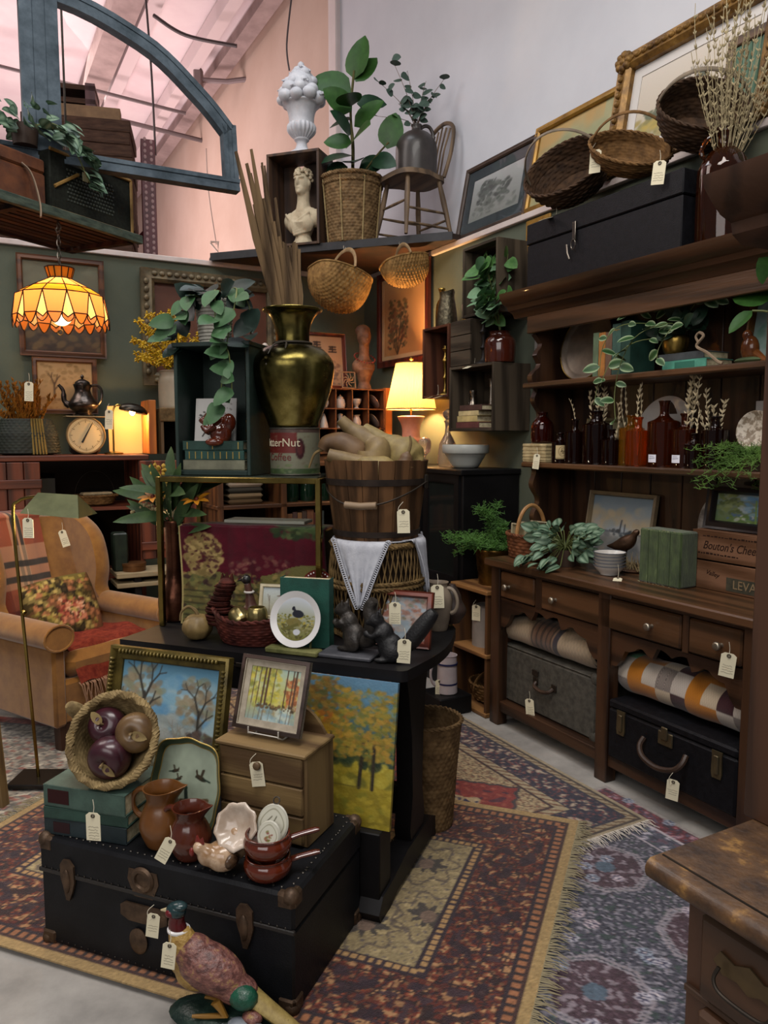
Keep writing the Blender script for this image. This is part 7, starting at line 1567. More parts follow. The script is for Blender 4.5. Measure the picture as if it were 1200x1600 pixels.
cv.dabs(0,.0,1,.3,160,.05,['8a7a1e','7a6a1a','9a8a2c','6b6a20','a3902c'],.6).dabs(.0,.28,1,.44,90,.05,['9a8a2a','7d7420','5d5a1e','a89a3a'],.7).dabs(0,.40,.85,.60,150,.05,['22301c','2c3a22','3a4020','1c281c'],.8)
cv.dabs(0,.62,.45,.98,240,.035,['6b5a24','7a5a24','5d5a2a','8a6a2c','4a5430','6b4a20'],.75).dabs(.15,.5,.55,.75,130,.035,['8a6a1c','a5801e','7a5a1c','94561c'],.8).dabs(.45,.45,1,.92,340,.032,['7a6a24','8a7a2c','5d6430','a08030','6b5a20','94702a'],.75).dabs(.6,.75,1,.98,60,.03,['4f7a94','5d86a0'],.35)
cv.line(.70,.26,.72,.56,.03,'2a2418').line(.82,.26,.82,.56,.028,'2a2418').dabs(.5,.48,1,.85,150,.03,['7a6a24','8a7a2c','5d6430','a08030','94702a'],.75).line(.40,.40,.42,.6,.012,'2f2a1c').line(.1,.42,.12,.62,.02,'2a261a').dabs(.3,.5,.42,.6,12,.03,['4a2a1c'],.7).line(.0,.27,.7,.26,.012,'5a521c',.8)
t=thing('autumn_canvas','unframed yellow autumn woodland canvas leaning against the table','painting',TRK(.70,.455,.285),rot=(Matrix.Rotation(KR,4,'Z')@Matrix.Rotation(R_(-10),4,'X')).to_euler())
canvas_obj('painting',cv,.36,.435,t,(0,0,.218),.014)
o=obj('support_block',MB().box(.42,.86,.43,.52,0,.263,.003),BLK,None,TRK(0,0,.021),(0,0,KR));tag(o,'black box behind the trunk carrying the autumn canvas','box')
dc=thing('drawer_box','small oak box of three drawers standing on the trunk','drawers',TRK(.452,.208,ZK),KR+R_(-3))
OKX=wood('pale_oak','4f3a22','77603c','x',r=.6,sc=6);OKZ=wood('pale_oak','4f3a22','77603c','z',r=.6,sc=6)
BW,BD,BHt=.285,.165,.265
obj('case',MB().box(0,BW,.012,BD,0,BHt-.012,.002),OKZ,dc);obj('top',MB().box(-.004,BW+.004,-.004,BD+.002,BHt-.012,BHt,.003),OKX,dc)
for k in range(3):
 z0=.008+k*.082;d_=obj('drawer',MB().box(.010,BW-.010,.0,.014,z0,z0+.077,.003),OKX,dc)
 if k==2:obj('knob',MB().lathe(sprof([(0,.022),(.010,.02),(.011,.012),(.006,.004),(.008,0)],3),14),M('wood_knob','5a4630',r=.5),d_,(BW*.5,0,z0+.045),(PI/2,0,0))
spl=[(.02,BHt),(BW-.02,BHt)]+[(lerp(BW-.02,.02,q/14),BHt+.075*(1-abs(q/7-1)**3.2)) for q in range(15)]
obj('splashback',MB().prism(spl,BD-.012,BD),OKX,dc)
cv=Cv(84,70,'b0aa6a',74).grad('7f8f8a','b3a860',0,.5).grad('a9a45a','9db2a8',.5,1)
cv.dabs(0,.4,.6,1,160,.05,['b0a23c','c0b04a','8f8a34','a8b090','6f7434','bdb67a'],.6).dabs(.75,.3,1,.85,70,.045,['94522c','a8653a','7a4426','b58a5a'],.75).dabs(.1,.25,.75,.42,60,.05,['a8a23c','8a8a3a','c2b85a'],.6).dabs(.2,.0,.9,.28,70,.07,['7f9aa2','93a9b0','6b8894','b0b8a8','8a7a54'],.6)
for (x,w_) in ((.28,.03),(.35,.035),(.72,.02),(.90,.03),(.84,.02),(.18,.015),(.08,.012),(.48,.012)):cv.line(x,.3,x+.02,.98,w_,'4a3426').line(x,.28,x-.02,.02,w_*.8,'5a4a3c',.5)
cv.dabs(.2,.24,.95,.32,40,.03,['4a3a28','6b5430','3a3020'],.8)
t=picture('pond_picture','small yellow woodland pond picture on the drawer box',cv,.165,.148,.03,M('linen_slip_frame','8d8474','a59b8a',r=.7,scale=30),TRK(.585,.262,ZK+BHt+.018),KR-R_(4),R_(18),dp=.014,prof=[(0,0),(0,-.004),(.016,-.006),(.016,-.012),(.026,-.014),(.030,-.012),(.030,0)])
obj('outer_moulding',frame_mb(.199,.182,.013,[(0,-.008),(.003,-.017),(.013,-.015),(.013,0)]),wood('walnut_frame','2a1e18','40302a','x',r=.45),t,(0,0,.104))
t=thing('wire_easel','white wire easel holding the pond picture','easel',TRK(.585,.262,ZK+BHt+.001),KR-R_(4))
obj('wire',MB().tube([(-.05,-.022,.034),(-.05,-.022,.016),(-.05,.0,.004),(-.05,.07,.003),(.05,.07,.003),(.05,.0,.004),(.05,-.022,.016),(.05,-.022,.034)],.0022,6).tube([(-.05,-.022,.018),(.05,-.022,.018)],.0018,6),M('white_wire','b0aca2',r=.4),t)
t=thing('duck_tray','pale green scalloped tin tray painted with flying ducks','tray',TRK(.375,.150,ZK),rot=(Matrix.Rotation(KR,4,'Z')@Matrix.Rotation(R_(-11),4,'X')).to_euler())
TW_,TH_=.112,.132
def trad(a):c,s_=math.cos(a),math.sin(a);return 1/((abs(c)**3.2+abs(s_)**3.2)**(1/3.2))*(1+.025*math.cos(a*8))
def tray_ring(k,y):return [(math.cos(2*PI*i/72)*TW_*k*trad(2*PI*i/72),y,TH_+math.sin(2*PI*i/72)*TH_*k*trad(2*PI*i/72)) for i in range(72)]
mb=MB();rings=[(.86,.001),(.87,-.001),(.93,-.010),(1.0,-.016),(1.0,-.013),(.92,.004),(.86,.006)]
for k,y in rings:mb.v+=tray_ring(k,y)
for r_ in range(len(rings)-1):
 for i in range(72):a=(i+1)%72;mb.f.append((r_*72+i,r_*72+a,(r_+1)*72+a,(r_+1)*72+i))
mb.f.append(tuple(range((len(rings)-1)*72,len(rings)*72)));obj('rim',mb,M('sage_tin','33402f','4d5a44',r=.3,scale=10,metal=.2),t)
obj('rim_line',MB().tube(tray_ring(1.0,-.0155),.0022,6,True),M('gilt'),t);obj('rim_line',MB().tube(tray_ring(.875,-.002),.0015,5,True),M('gilt'),t)
cv=Cv(80,92,'8f9a88',75);cv.a*=(.9+.2*cv.fbm(5,2))[...,None]
def duck(x,y,s_,f_=1):cv.ell(x,y,.075*s_,.028*s_,'2c2a22',1,.3,-.4*f_).line(x,y,x+.05*f_*s_,y+.10*s_,.03*s_,'3a3226').line(x,y,x-.06*f_*s_,y+.07*s_,.035*s_,'3a3226').line(x+.05*f_*s_,y-.01,x+.12*f_*s_,y-.03*s_,.02*s_,'26332a')
duck(.25,.66,.8,-1);duck(.33,.56,.7,-1);duck(.72,.62,1.2,1);cv.ell(.56,.30,.20,.04,'4a3c2a').line(.5,.30,.47,.45,.06,'26302a').ell(.46,.47,.045,.03,'26382c').line(.60,.30,.85,.36,.06,'5a4a34').dabs(.3,.05,.8,.22,30,.03,['6b7258','7d8468'],.6)
canvas_obj('print',cv,2,2,t,(0,-.0012,TH_),0,M('tin_print',vc=True,r=.3),fn=lambda a,b:(lambda r_,an:(math.cos(an)*TW_*.87*trad(an)*r_,0,math.sin(an)*TH_*.87*trad(an)*r_))(max(abs(a),abs(b)),math.atan2(b,a)))
def pitcher(label,loc,rz,H_,R,m):
 t=thing('glazed_pitcher',label,'pitcher',loc,rz,'brown glazed pitchers');obj('body',jug_mb(sprof([(R*.62,0),(R*.75,.01),(R,H_*.34),(R*.86,H_*.58),(R*.66,H_*.76),(R*.72,H_*.9),(R*.82,H_)],4),34,lip=R*.45),m,t)
 obj('handle',loop_handle(-R*.72,H_*.9,-R*.92,H_*.42,R*.85,R*.13),m,t);return t
pitcher('taller ochre brown pitcher on the trunk',TRK(.355,.085,ZK),KR+R_(5),.165,.063,M('ochre_glaze','52300f','6d4420',r=.32,scale=5,coat=.15))
pitcher('shorter red brown pitcher in front on the trunk',TRK(.462,.06,ZK),KR+R_(2),.14,.057,M('redbrown_glaze','3d1a10','58291b',r=.2,scale=5,coat=.35))
t=thing('hen_dish','small glazed hen shaped dish with a shell back on the trunk','figurine',TRK(.58,.045,ZK),KR+R_(-6));t.scale=(1.2,)*3
HEN=M('hen_glaze','8a6a4a','b39a80',r=.2,scale=22,c3='5a3020',coat=.3,lo=.38,hi=.58)
blob('body',[('b',(0,-.01,.032),(.040,.036,.032)),('b',(-.022,-.034,.040),(.022,.02,.024)),('b',(-.034,-.044,.058),(.015,.014,.014)),('b',(.012,.02,.05),(.03,.02,.04))],HEN,t,.004,3)
obj('shell',MB().lathe(sprof([(.0001,-.005),(.018,-.004),(.024,.0),(.034,.006),(.046,.014),(.05,.02),(.043,.022),(.026,.01),(.0001,.006)],3),32,mod=lambda a,z:1+.05*math.cos(a*9)*(z>.008)),M('shell_white','93806e','b8aa9c',r=.2,scale=14,coat=.3),t,(.022,.022,.085),(R_(58),0,R_(8)))
obj('comb',MB().prism([(-.044,.07),(-.040,.084),(-.034,.074),(-.026,.082),(-.022,.068)],-.046,-.041),M('hen_red','6b1f1a',r=.3),t);obj('wattle',MB().ball((-.046,-.054,.05),(.006,.005,.010),8,6),M('hen_red'),t)
for s_ in (-1,1):obj('wing',MB().ball((.004+s_*.03,-.02,.034),(.010,.022,.016),12,8),M('hen_wing','2a1c14','5a4430',r=.25,scale=60),t)
PTM=M('soup_pot_glaze','3d1509','5d2412',r=.14,scale=5,coat=.5)
def soup(label,loc,rz):
 t=thing('soup_pot',label,'pot',loc,rz,'stacked brown soup pots');obj('bowl',MB().lathe(sprof([(.0001,0),(.04,0),(.058,.016),(.062,.036),(.055,.05),(.057,.056),(.052,.056),(.05,.045),(.0001,.01)],3),36),PTM,t)
 obj('handle',MB().tube([(.055,0,.036),(.085,0,.044),(.12,0,.05),(.132,0,.051)],[.011,.009,.010,.007],10,flat=.7),PTM,t)
soup('lower brown handled soup pot of the stack',TRK(.70,.055,ZK),KR+R_(30));soup('upper brown handled soup pot holding round plaques',TRK(.70,.055,ZK+.057),KR+R_(33))
for k,(dx,dy,R0,lab) in enumerate(((.0,.012,.042,'larger oval plaque with hanging ring in the soup pot'),(.008,-.018,.030,'smaller oval plaque in the soup pot'))):
 t=thing('oval_plaque',lab,'plaque',TRK(.70+dx,.055+dy,ZK+.078),rot=(Matrix.Rotation(KR,4,'Z')@Matrix.Rotation(R_(-22),4,'X')).to_euler(),group='round plaques in the pot')
 cv=Cv(44,44,'b5b3a4',80+k);cv.ell(.5,.5,.42,.42,'7d7a66',1,.06).ell(.5,.5,.39,.39,'b5b3a4',1,.06)
 if k:cv.dabs(.32,.3,.68,.7,26,.07,['7a4a40','6b6a3c','8a6a4a'],.8,True)
 else:cv.line(.3,.55,.45,.7,.03,'5d5a4c').line(.5,.5,.62,.72,.03,'5d5a4c').line(.42,.45,.7,.5,.025,'6b6858')
 obj('body',MB().lathe([(.0001,0),(R0,0),(R0+.003,.003),(R0,.006),(.0001,.006)],36,sy=1.12),M('plaque_white','a5a396',r=.4),t,(0,0,R0*1.1),(PI/2,0,0));disc_obj('print',cv,R0*.96,t,(0,-.0066,R0*1.1)).scale=(1,1,1.12)
 if not k:obj('ring',MB().tube([(math.cos(q*PI/6)*.009,-.003,R0*2.2+.012+math.sin(q*PI/6)*.009) for q in range(12)],.002,6,True),SILV,t)
ph=thing('ceramic_pheasant','painted ceramic pheasant standing before the trunk','figurine',TRK(.635,-.085,.022),KR+R_(6));ph.scale=(1.25,1.1,.95)
PB_=M('pheasant_body','4d2f2c','7a5048',r=.4,scale=60,c3='94784a',bump=1.,bs=110,lo=.38,hi=.56);PBU=M('pheasant_breast','8a6a34','a98a4c',r=.45,scale=60,c3='4a3420',bump=1.,bs=110);
blob('body',[('r',(-.015,0,.145),(.085,.048,.056),(0,.62,0)),('b',(-.05,0,.175),(.045,.04,.05)),('b',(.04,0,.10),(.045,.036,.035))],PB_,ph,.005,3)
blob('breast',[('b',(-.066,0,.165),(.038,.036,.055)),('t',[(-.068,0,.19),(-.082,0,.235)],[.034,.022]),('b',(-.045,0,.12),(.045,.034,.04))],PBU,ph,.005,3)
obj('neck',MB().tube(smooth_path([(-.08,0,.222),(-.086,0,.25),(-.084,0,.272)],4),[.020,.019,.018,.018,.017,.016,.015,.015,.014],14),M('pheasant_neck','3a1014','571a1c',r=.25),ph)
obj('collar',MB().tube(ring(.0185,.234,24,c=(-.082,0)),.005,6,True),M('china_rim_white'),ph)
h_=obj('head',MB().ball((-.086,0,.285),(.021,.018,.021),16,10).ball((-.080,0,.297),(.018,.015,.012),12,8),M('pheasant_head','14262a','23383a',r=.2,scale=20),ph)
obj('wattle',MB().ball((-.094,-.012,.282),(.010,.008,.011),10,7).ball((-.094,.012,.282),(.010,.008,.011),10,7),M('pheasant_red','5a1218',r=.3),h_);obj('beak',MB().tube([(-.098,0,.284),(-.120,0,.278)],[.009,.002],8),M('beak_bone','a89a78',r=.4),h_)
obj('tail',MB().tube(smooth_path([(.06,0,.10),(.12,-.006,.06),(.19,-.014,.02),(.235,-.02,.004)],5),[.026,.025,.024,.023,.022,.021,.02,.019,.017,.016,.015,.013,.011,.010,.008,.006],12,flat=.7),M('pheasant_tail','7d6a3a','98854e',r=.5,scale=60,c3='4a3a20',st=(1.5,1,1)),ph)
obj('rump',MB().ball((.062,-.018,.098),(.030,.026,.030),14,9),M('pheasant_green','123a2a','1f5440',r=.3,scale=40,bump=.4),ph)
for s_ in (-1,1):obj('leg',MB().tube([(.01,s_*.022-.01,.085),(.03,s_*.024-.01,.055),(-.01,s_*.026-.012,.045),(-.035,s_*.03-.014,.044)],[.011,.008,.006,.004],8),M('pheasant_leg','7d5a24',r=.4),ph)
obj('base',MB().ball((.02,0,.014),(.125,.062,.034),24,8),M('mossy_base','10201c','22342c',r=.35,scale=40,bump=.7,bs=90),ph)
for k,(x,y,z,r_) in enumerate(((.065,-.045,.045,.022),(.10,-.052,.040,.025),(.085,-.03,.06,.018))):obj('stone',MB().ball((x,y,z),(r_*1.15,r_,r_*.85),12,8),M('base_stone','5d646c','7d8288',r=.4,scale=20) if k!=2 else PB_,ph)
# ================================================================ LEFT SIDE
HR=math.atan2(.903,.43)
hs=thing('slatted_shelf','green edged slatted shelf hung high at the left','shelf',(-1.239,4.069,2.45),HR)
SLT=wood('dark_slat','1f1512','38281f','x',r=.7)
for k in range(9):obj('slat',MB().box(-1.5,-.01,.03+k*.05,.066+k*.05,0,.012),SLT,hs)
obj('front_edge',MB().box(-1.5,0,.0,.028,-.012,.03,.003),M('worn_green_edge','2c3630','4d574c',r=.7,scale=12,st=(1,5,5)),hs);obj('back_edge',MB().box(-1.5,0,.47,.50,-.012,.03,.003),SLT,hs)
for x in (-.08,-.75):obj('batten',MB().box(x,x+.04,.03,.47,-.02,0),SLT,hs)
for (x,y) in ((-.05,.46),(-1.2,.46)):obj('hanging_rod',MB().tube([(x,y,.0),(x,y,2.6)],.006,6),DARKM,hs)
def HS(x,y,z=2.481):c,s_=math.cos(HR),math.sin(HR);return Vector((-1.239+x*c-y*s_,4.069+x*s_+y*c,z))
BL=M('brown_leather','3d2013','64391f',r=.5,scale=9,bump=.25,bs=80)
t=suitcase('leather_suitcase','brown leather suitcase on the slatted shelf',HS(-1.12,.035),HR,.55,.30,.20,BL,LEA,.7)
obj('strap',MB().tube(smooth_path([(.42,-.004,.15),(.45,-.02,.12),(.47,-.03,.06),(.48,-.04,-.02),(.475,-.045,-.07)],4),.010,6,flat=.4),M('pale_strap','7d6a5a','95836f',r=.8),t)
for x in (.30,.16,.05):obj('latch',MB().cbox((x,-.003,.14),(.03,.006,.05),.002),M('dull_brass_latch'),t)
t=thing('woven_case','black basketweave case with tan edging on the slatted shelf','case',HS(-.55,.03),HR)
obj('body',MB().box(0,.50,0,.30,0,.26,.006),M('black_canvas','12130f','1f221c',r=.75,scale=60),t);mb=MB()
for i in range(16):
 for j in range(9):mb.cbox((.10+i*.018+(j%2)*.009,-.001,.06+j*.017),(.012,.006,.010),.002)
obj('woven_panel',mb,M('woven_black','20241f','33382f',r=.6),t,kind='stuff')
for p,q in (((0,0,.26),(.5,0,.26)),((.5,0,.26),(.5,0,0)),((0,0,0),(.5,0,0)),((.02,0,.10),(.16,0,.19))):obj('edging',MB().tube([(p[0],-.004,p[2]),(q[0],-.004,q[2])],.008,6),M('tan_edging','6b4f24','8a6a34',r=.6),t)
obj('tag_patch',MB().cbox((.20,-.006,.19),(.03,.004,.04)),M('patch_cream','9a9474',r=.8),t)
pt=thing('striped_plant','striped leafy plant trailing over the cases on the slatted shelf','plant',HS(-.60,.12,2.745),HR)
obj('pot',MB().lathe([(.0001,-.055),(.05,-.055),(.06,.03),(.0001,.02)],20),M('plant_pot_dark'),pt);pt.location.z=2.80
sp=[]
for k in range(56):a=rnd.uniform(0,2*PI);r_=rnd.uniform(.03,.16);sp.append(((math.cos(a)*r_*1.2,math.sin(a)*r_-.05,rnd.uniform(-.02,.09)),(math.cos(a),math.sin(a)-.5,rnd.uniform(-.6,.6)),rnd.uniform(.7,1.05)))
for k in range(26):t_=k/25;sp.append(((.08+.16*t_+rnd.uniform(-.04,.04),-.155,.02-.20*t_*t_-rnd.uniform(0,.04)),(rnd.uniform(-.6,.9),-.7,rnd.uniform(-1,.2)),rnd.uniform(.8,1.15)))
obj('vine',MB().tube(smooth_path([(0,0,.02),(.05,-.12,.04),(.12,-.15,-.02),(.22,-.155,-.17)],5),.003,5),STEM,pt);leaves(pt,PL,sp)
ws=thing('arched_sash','weathered blue grey arched window sash hanging by chains','window frame',RM(1.5,2.42,2.70),ROT_B)
SSH=M('weathered_blue','37424a','58646e',r=.7,scale=9,bump=.35,c3='75797a',lo=.36,hi=.66)
def bar(nm,pts,w_,d_):
 mb=MB();n_=len(pts)
 for i,(x,z) in enumerate(pts):
  a=pts[max(i-1,0)];b=pts[min(i+1,n_-1)];tx,tz=b[0]-a[0],b[1]-a[1];l_=math.hypot(tx,tz);nx,nz=-tz/l_*w_/2,tx/l_*w_/2
  for (sx,y) in ((-1,-d_/2),(-.35,-d_/2),(-.3,-d_/2+.006),(.3,-d_/2+.006),(.35,-d_/2),(1,-d_/2),(1,d_/2),(-1,d_/2)):mb.v.append((x+nx*sx,y,z+nz*sx))
 for i in range(n_-1):
  for j in range(8):k=(j+1)%8;mb.f.append((i*8+j,i*8+k,(i+1)*8+k,(i+1)*8+j))
 mb.f+=[tuple(range(8)),tuple(range((n_-1)*8,n_*8))[::-1]];return obj(nm,mb,SSH,ws)
arch=[(p.x,p.y) for p in smooth_path([(-.9,.30,0),(-.55,.58,0),(0,.74,0),(.45,.63,0),(.72,.44,0),(.87,.29,0)],6)]
bar('arched_rail',arch,.07,.06);bar('bottom_rail',[(-.95,.03),(.92,.03)],.06,.07);bar('end_stile',[(.885,.0),(.87,.32)],.07,.06);bar('end_stile',[(-.92,.0),(-.9,.32)],.07,.06);bar('mullion',[(.0,.05),(.0,.74)],.16,.075)
ln=MB()
for k in range(22):z=.72+k*.05;ln.tube([(.20+math.cos(q*PI/5)*.010*(k%2),math.cos(q*PI/5)*.010*(1-k%2),z+math.sin(q*PI/5)*.03) for q in range(10)],.0035,5,True)
obj('chain',ln,DARKM,ws,kind='stuff')
rk=thing('pallet_rack','red perforated steel rack upright beyond the partition','rack',(-2.07,7.0,0),R_(20));RED=M('rack_red','4a1a1e','5f2228',r=.5)
mb=MB().box(-.06,.06,-.04,.04,0,4.03,.004);obj('upright',mb,RED,rk)
for k in range(26):obj('slot',MB().ball((-.025 if 1 else 0,-.041,2.78+k*.05),(.013,.003,.017),10,5),M('slot_light','a88a88',r=.8),rk);obj('slot',MB().ball((.028,-.041,2.76+k*.05),(.013,.003,.017),10,5),M('slot_light'),rk)
obj('brace',MB().tube([(-.04,.0,3.25),(-.32,.35,3.0)],.03,4),RED,rk);obj('upright',MB().box(-.5,-.4,.4,.5,0,4.0),RED,rk);obj('beam',MB().box(-1.9,.0,.0,.08,2.72,2.86),RED,rk)
PLK=M('stacked_board','33231c','4d372b',r=.8,scale=8,st=(1,6,6),bump=.4)
for k in range(12):
 o=obj('rough_board',MB().box(-.86+rnd.uniform(-.02,.02),rnd.uniform(-.03,.0),-.25,.35,0,.095,.006),PLK,None,(-2.13,6.85,2.865+k*.0985),(0,0,R_(14)+rnd.uniform(-.02,.02)));tag(o,('lowest','second','third','fourth','fifth','sixth','seventh','eighth','ninth','tenth','eleventh','topmost')[k]+' rough dark board counted from the bottom of the rack stack','board','boards stacked on the rack')
o=obj('pale_beam',MB().box(-.80,-.10,-.2,-.08,0,.10,.004),M('raw_timber','6b5440','85694e',r=.8),None,(-2.13,6.85,4.05),(0,0,R_(14)));tag(o,'pale sawn timber on top of the board stack','timber')
pa=thing('wooden_pallet','dark slatted pallet end standing on the board stack','pallet',(-2.62,6.9,4.055),R_(14))
for k in range(3):obj('slat',MB().box(-.3,.14,-.05,.3,.12+k*.11,.16+k*.11),PLK,pa)
for x in (-.28,.06):obj('block',MB().box(x,x+.08,-.05,.3,0,.40),wood('pallet_red','3d2022','553032','z'),pa)
o=obj('dark_crate',MB().box(-.6,0,-.2,.3,0,.95,.01),PLK,None,(-3.02,6.8,2.865),(0,0,R_(14)));tag(o,'dark rough crate at the far left on the rack','crate')
TLO=Vector((-1.515,3.68,1.95));tl=thing('stained_glass_lamp','lit amber stained glass pendant lamp at the left','lamp',TLO,0)
def gl(nm,c,a=.55):
 m=bpy.data.materials.new(nm);m.use_nodes=True;nt=m.node_tree;nt.nodes.remove(nt.nodes['Principled BSDF']);t1=nt.nodes.new('ShaderNodeBsdfTranslucent');t2=nt.nodes.new('ShaderNodeBsdfPrincipled');t1 .inputs[0].default_value=lin(c)+(1,);t2 .inputs['Base Color'].default_value=lin(c)+(1,);t2 .inputs['Roughness'].default_value=.2
 mx=nt.nodes.new('ShaderNodeMixShader');mx.inputs[0].default_value=a;nt.links.new(t2 .outputs[0],mx.inputs[1]);nt.links.new(t1 .outputs[0],mx.inputs[2]);nt.links.new(mx.outputs[0],nt.nodes['Material Output'].inputs[0]);return m
G1,G2,G3,G4=gl('glass_peach','e8955a',.7),gl('glass_orange','d8803a',.7),gl('glass_amber','e0a030',.7),gl('glass_cream','ffdca0',.75)
LEAD=M('lead_came','2a1c12',r=.5,metal=.6)
lv=[(.065,.285),(.05,.235),(.14,.19),(.195,.155),(.212,.105),(.212,.055),(.20,.02)];n_=12
def tp_(i,k,lev,o=0.):r_,z=lv[lev];a=2*PI*(i+o)/n_;return (math.cos(a)*r_,math.sin(a)*r_,z)
def pane(pts,m):
 o=obj('pane',MB().add(pts,[tuple(range(len(pts)))]),m,tl,nofix=True,sharp=0);mb_=[Vector(p) for p in pts];return o
lead=MB()
def edge(p,q):lead.tube([p,q],.0028,5)
for i in range(n_):
 for L0 in range(3):
  q=[tp_(i,0,L0),tp_(i+1,0,L0),tp_(i+1,0,L0+1),tp_(i,0,L0+1)];pane(q,[G3,G1,G3][L0]);edge(q[0],q[3]);edge(q[2],q[3]);
  if L0==0:edge(q[0],q[1])
 A,B=tp_(i,0,3),tp_(i+1,0,3);a1,b1=tp_(i,0,5,.22),tp_(i,0,5,.78);pane([A,B,b1,a1],G1);edge(A,a1);edge(B,b1);edge(a1,b1)
 c1=tp_(i,0,5,1.22);d1=list(tp_(i+1,0,6));d1[2]=.035;pane([B,c1,tuple(d1),b1],G4)
 sc=[tp_(i,0,5,.22+.56*q/6)[:2] for q in range(7)];cu=[(x*(1.0),y*1.0,.055-.048*math.sin(PI*q/6)) for q,(x,y) in enumerate(sc)]
 pane([a1]+[tuple(c) for c in cu[1:-1]]+[b1],G2);lead.tube(cu,.0028,5);cu2=[(x,y,z) for x,y,z in [tp_(i,0,5,.78+.44*q/5) for q in range(6)]];cu2=[(x,y,.035-.022*math.sin(PI*q/5)) for q,(x,y,z) in enumerate(cu2)];pane([b1,tuple(d1),c1]+cu2[::-1],G1);lead.tube([b1]+cu2+[c1],.0025,5);edge(b1,d1);edge(c1,d1)
obj('leading',lead,LEAD,tl);obj('cap',MB().lathe([(.0001,.255),(.02,.25),(.055,.238),(.055,.234),(.0001,.234)],24),LEAD,tl)
obj('bulb',MB().ball((0,0,.075),(.05,.05,.055),16,10),M('pendant_bulb','ffffff',emit='ffcf90',es=5.),tl);obj('globe_ring',MB().tube([(math.cos(q*PI/6)*.013,-.02,-.012+math.sin(q*PI/6)*.013) for q in range(12)],.002,6,True),BRASS,tl)
light('pendant_lamp_light','POINT',tuple(TLO+Vector((0,0,.14))),7,(1,.62,.28),.05)
ln=MB()
for k in range(9):z=.26+k*.028;ln.tube([(math.cos(q*PI/5)*.008*(k%2),math.cos(q*PI/5)*.008*(1-k%2),z+math.sin(q*PI/5)*.018) for q in range(10)],.0025,5,True)
obj('chain',ln,SILV,tl,kind='stuff');obj('hook',MB().tube(smooth_path([(0,0,.498),(.014,0,.47),(.0,0,.45),(-.012,0,.465)],4),.004,6),SILV,tl)
BF=wood('brown_frame','3a2012','5d3820','x',r=.5)
cv=Cv(60,72,'5a5440',91).grad('33251a','6d6a54').dabs(0,0,1,.35,60,.06,['4a3320','5d4428','6f5630','2a1c14'],.6).dabs(0,.5,1,1,40,.14,['5f5f4c','6f6c56','52523f'],.5)
picture('dark_landscape','large dim landscape in a brown frame behind the pendant lamp',cv,.45,.56,.035,BF,RM(.028,2.20,1.965),ROT_B)
cv=Cv(56,50,'a5855c',92).grad('8a6a44','b3946a').dabs(.1,.4,.95,.95,50,.05,['7a6038','8a7048','94764a'],.6).tree(.3,.2,.6,'4a3420',.03,3).tree(.75,.1,.5,'4a3420',.02,3).dabs(0,0,1,.25,40,.05,['6b4c2c','7d5a34'],.7)
picture('sepia_tree_print','sepia tree print in a brown frame above the kitchen scale',cv,.33,.30,.03,BF,RM(.028,2.20,1.60),ROT_B)
cv=Cv(60,60,'5a3424',93);cv.a*=(.85+.3*cv.fbm(4,3))[...,None]
picture('empty_gilt_frame','large worn carved frame with rust brown canvas on the back wall',cv,.80,.60,.09,M('worn_silver_gilt','4a4030','75684e',r=.5,metal=.3,scale=12,bump=.5,bs=50),RM(.028,1.22,1.80),ROT_B,dp=.05,ornate=.05)
def CT(b,a=.50):return RM(a,b,1.346)
t=thing('lobed_basket','dark green striped basket on the plank cupboard','basket',CT(2.47),ROT_B)
obj('weave',woven([(.11,0),(.16,.01),(.15,.12),(.12,.21)],30,16,.004,.006,1.1,.75),M('green_stripe','141a14','232b22',r=.6,scale=12),t,kind='stuff')
for k in range(5):a=-PI/2+.12+k*.1;obj('ochre_rib',MB().tube([(math.cos(a)*.178*(1-.2*i/6),math.sin(a)*.124*(1-.2*i/6),.005+.205*i/6) for i in range(7)],.006,5),M('ochre_rib','6b5a2c','8a7440',r=.7),t)
t=thing('dried_wheat','orange dried grasses spilling from the green basket','dried grass',CT(2.47)+Vector((0,0,.12)),ROT_B);WHM=M('orange_grass','6b4012','9a6420',r=.9,scale=20)
for k in range(64):a=rnd.uniform(0,2*PI);r_=rnd.uniform(.04,.16);obj('stem',sprig_mb((rnd.uniform(-.05,.05),rnd.uniform(-.04,.04),0),(math.cos(a)*r_-.14*rnd.random()+.04,math.sin(a)*r_*.7,rnd.uniform(.12,.34)),30,.03,.4,.15,.002,seed=500+k),WHM,t)
t=thing('kitchen_scale','cream round dial kitchen scale on the plank cupboard','scale',CT(2.15),ROT_B)
obj('housing',MB().box(-.085,.085,.0,.13,0,.20,.02),M('scale_black','1c1a18',r=.5),t);obj('platform',MB().box(-.11,.11,-.03,.15,.222,.23,.003),M('scale_tin','7d6a4a',r=.4,metal=.5),t);obj('post',MB().tube([(0,.06,.19),(0,.06,.225)],.012,8),SILV,t)
obj('bezel',MB().tube([(math.cos(q*PI/24)*.108,-.012,.115+math.sin(q*PI/24)*.108) for q in range(48)],.006,6,True),M('scale_tin'),t)
cv=Cv(90,90,'c2b08a',94)
for k in range(60):a=2*PI*k/60;r0=.40 if k%5 else .36;cv.line(.5+math.cos(a)*r0,.5+math.sin(a)*r0,.5+math.cos(a)*.44,.5+math.sin(a)*.44,.008 if k%5 else .014,'33291c',.9)
d_=disc_obj('dial',cv,.106,t,(0,-.012,.115));obj('needle',MB().prism([(-.006,-.05),(.006,-.05),(.002,.085),(-.002,.085)],-.002,0),M('scale_black'),d_,(0,-.002,0),(0,R_(28),0))
text_mb('SCALE',.012,d_,M('scale_black'),(0,-.002,.04)) if False else None
t=thing('silver_teapot','tarnished embossed coffee pot standing on the kitchen scale','teapot',CT(2.15)+RM(0,0,0)-RM(.06,0,0)+Vector((0,0,.232)),ROT_B)
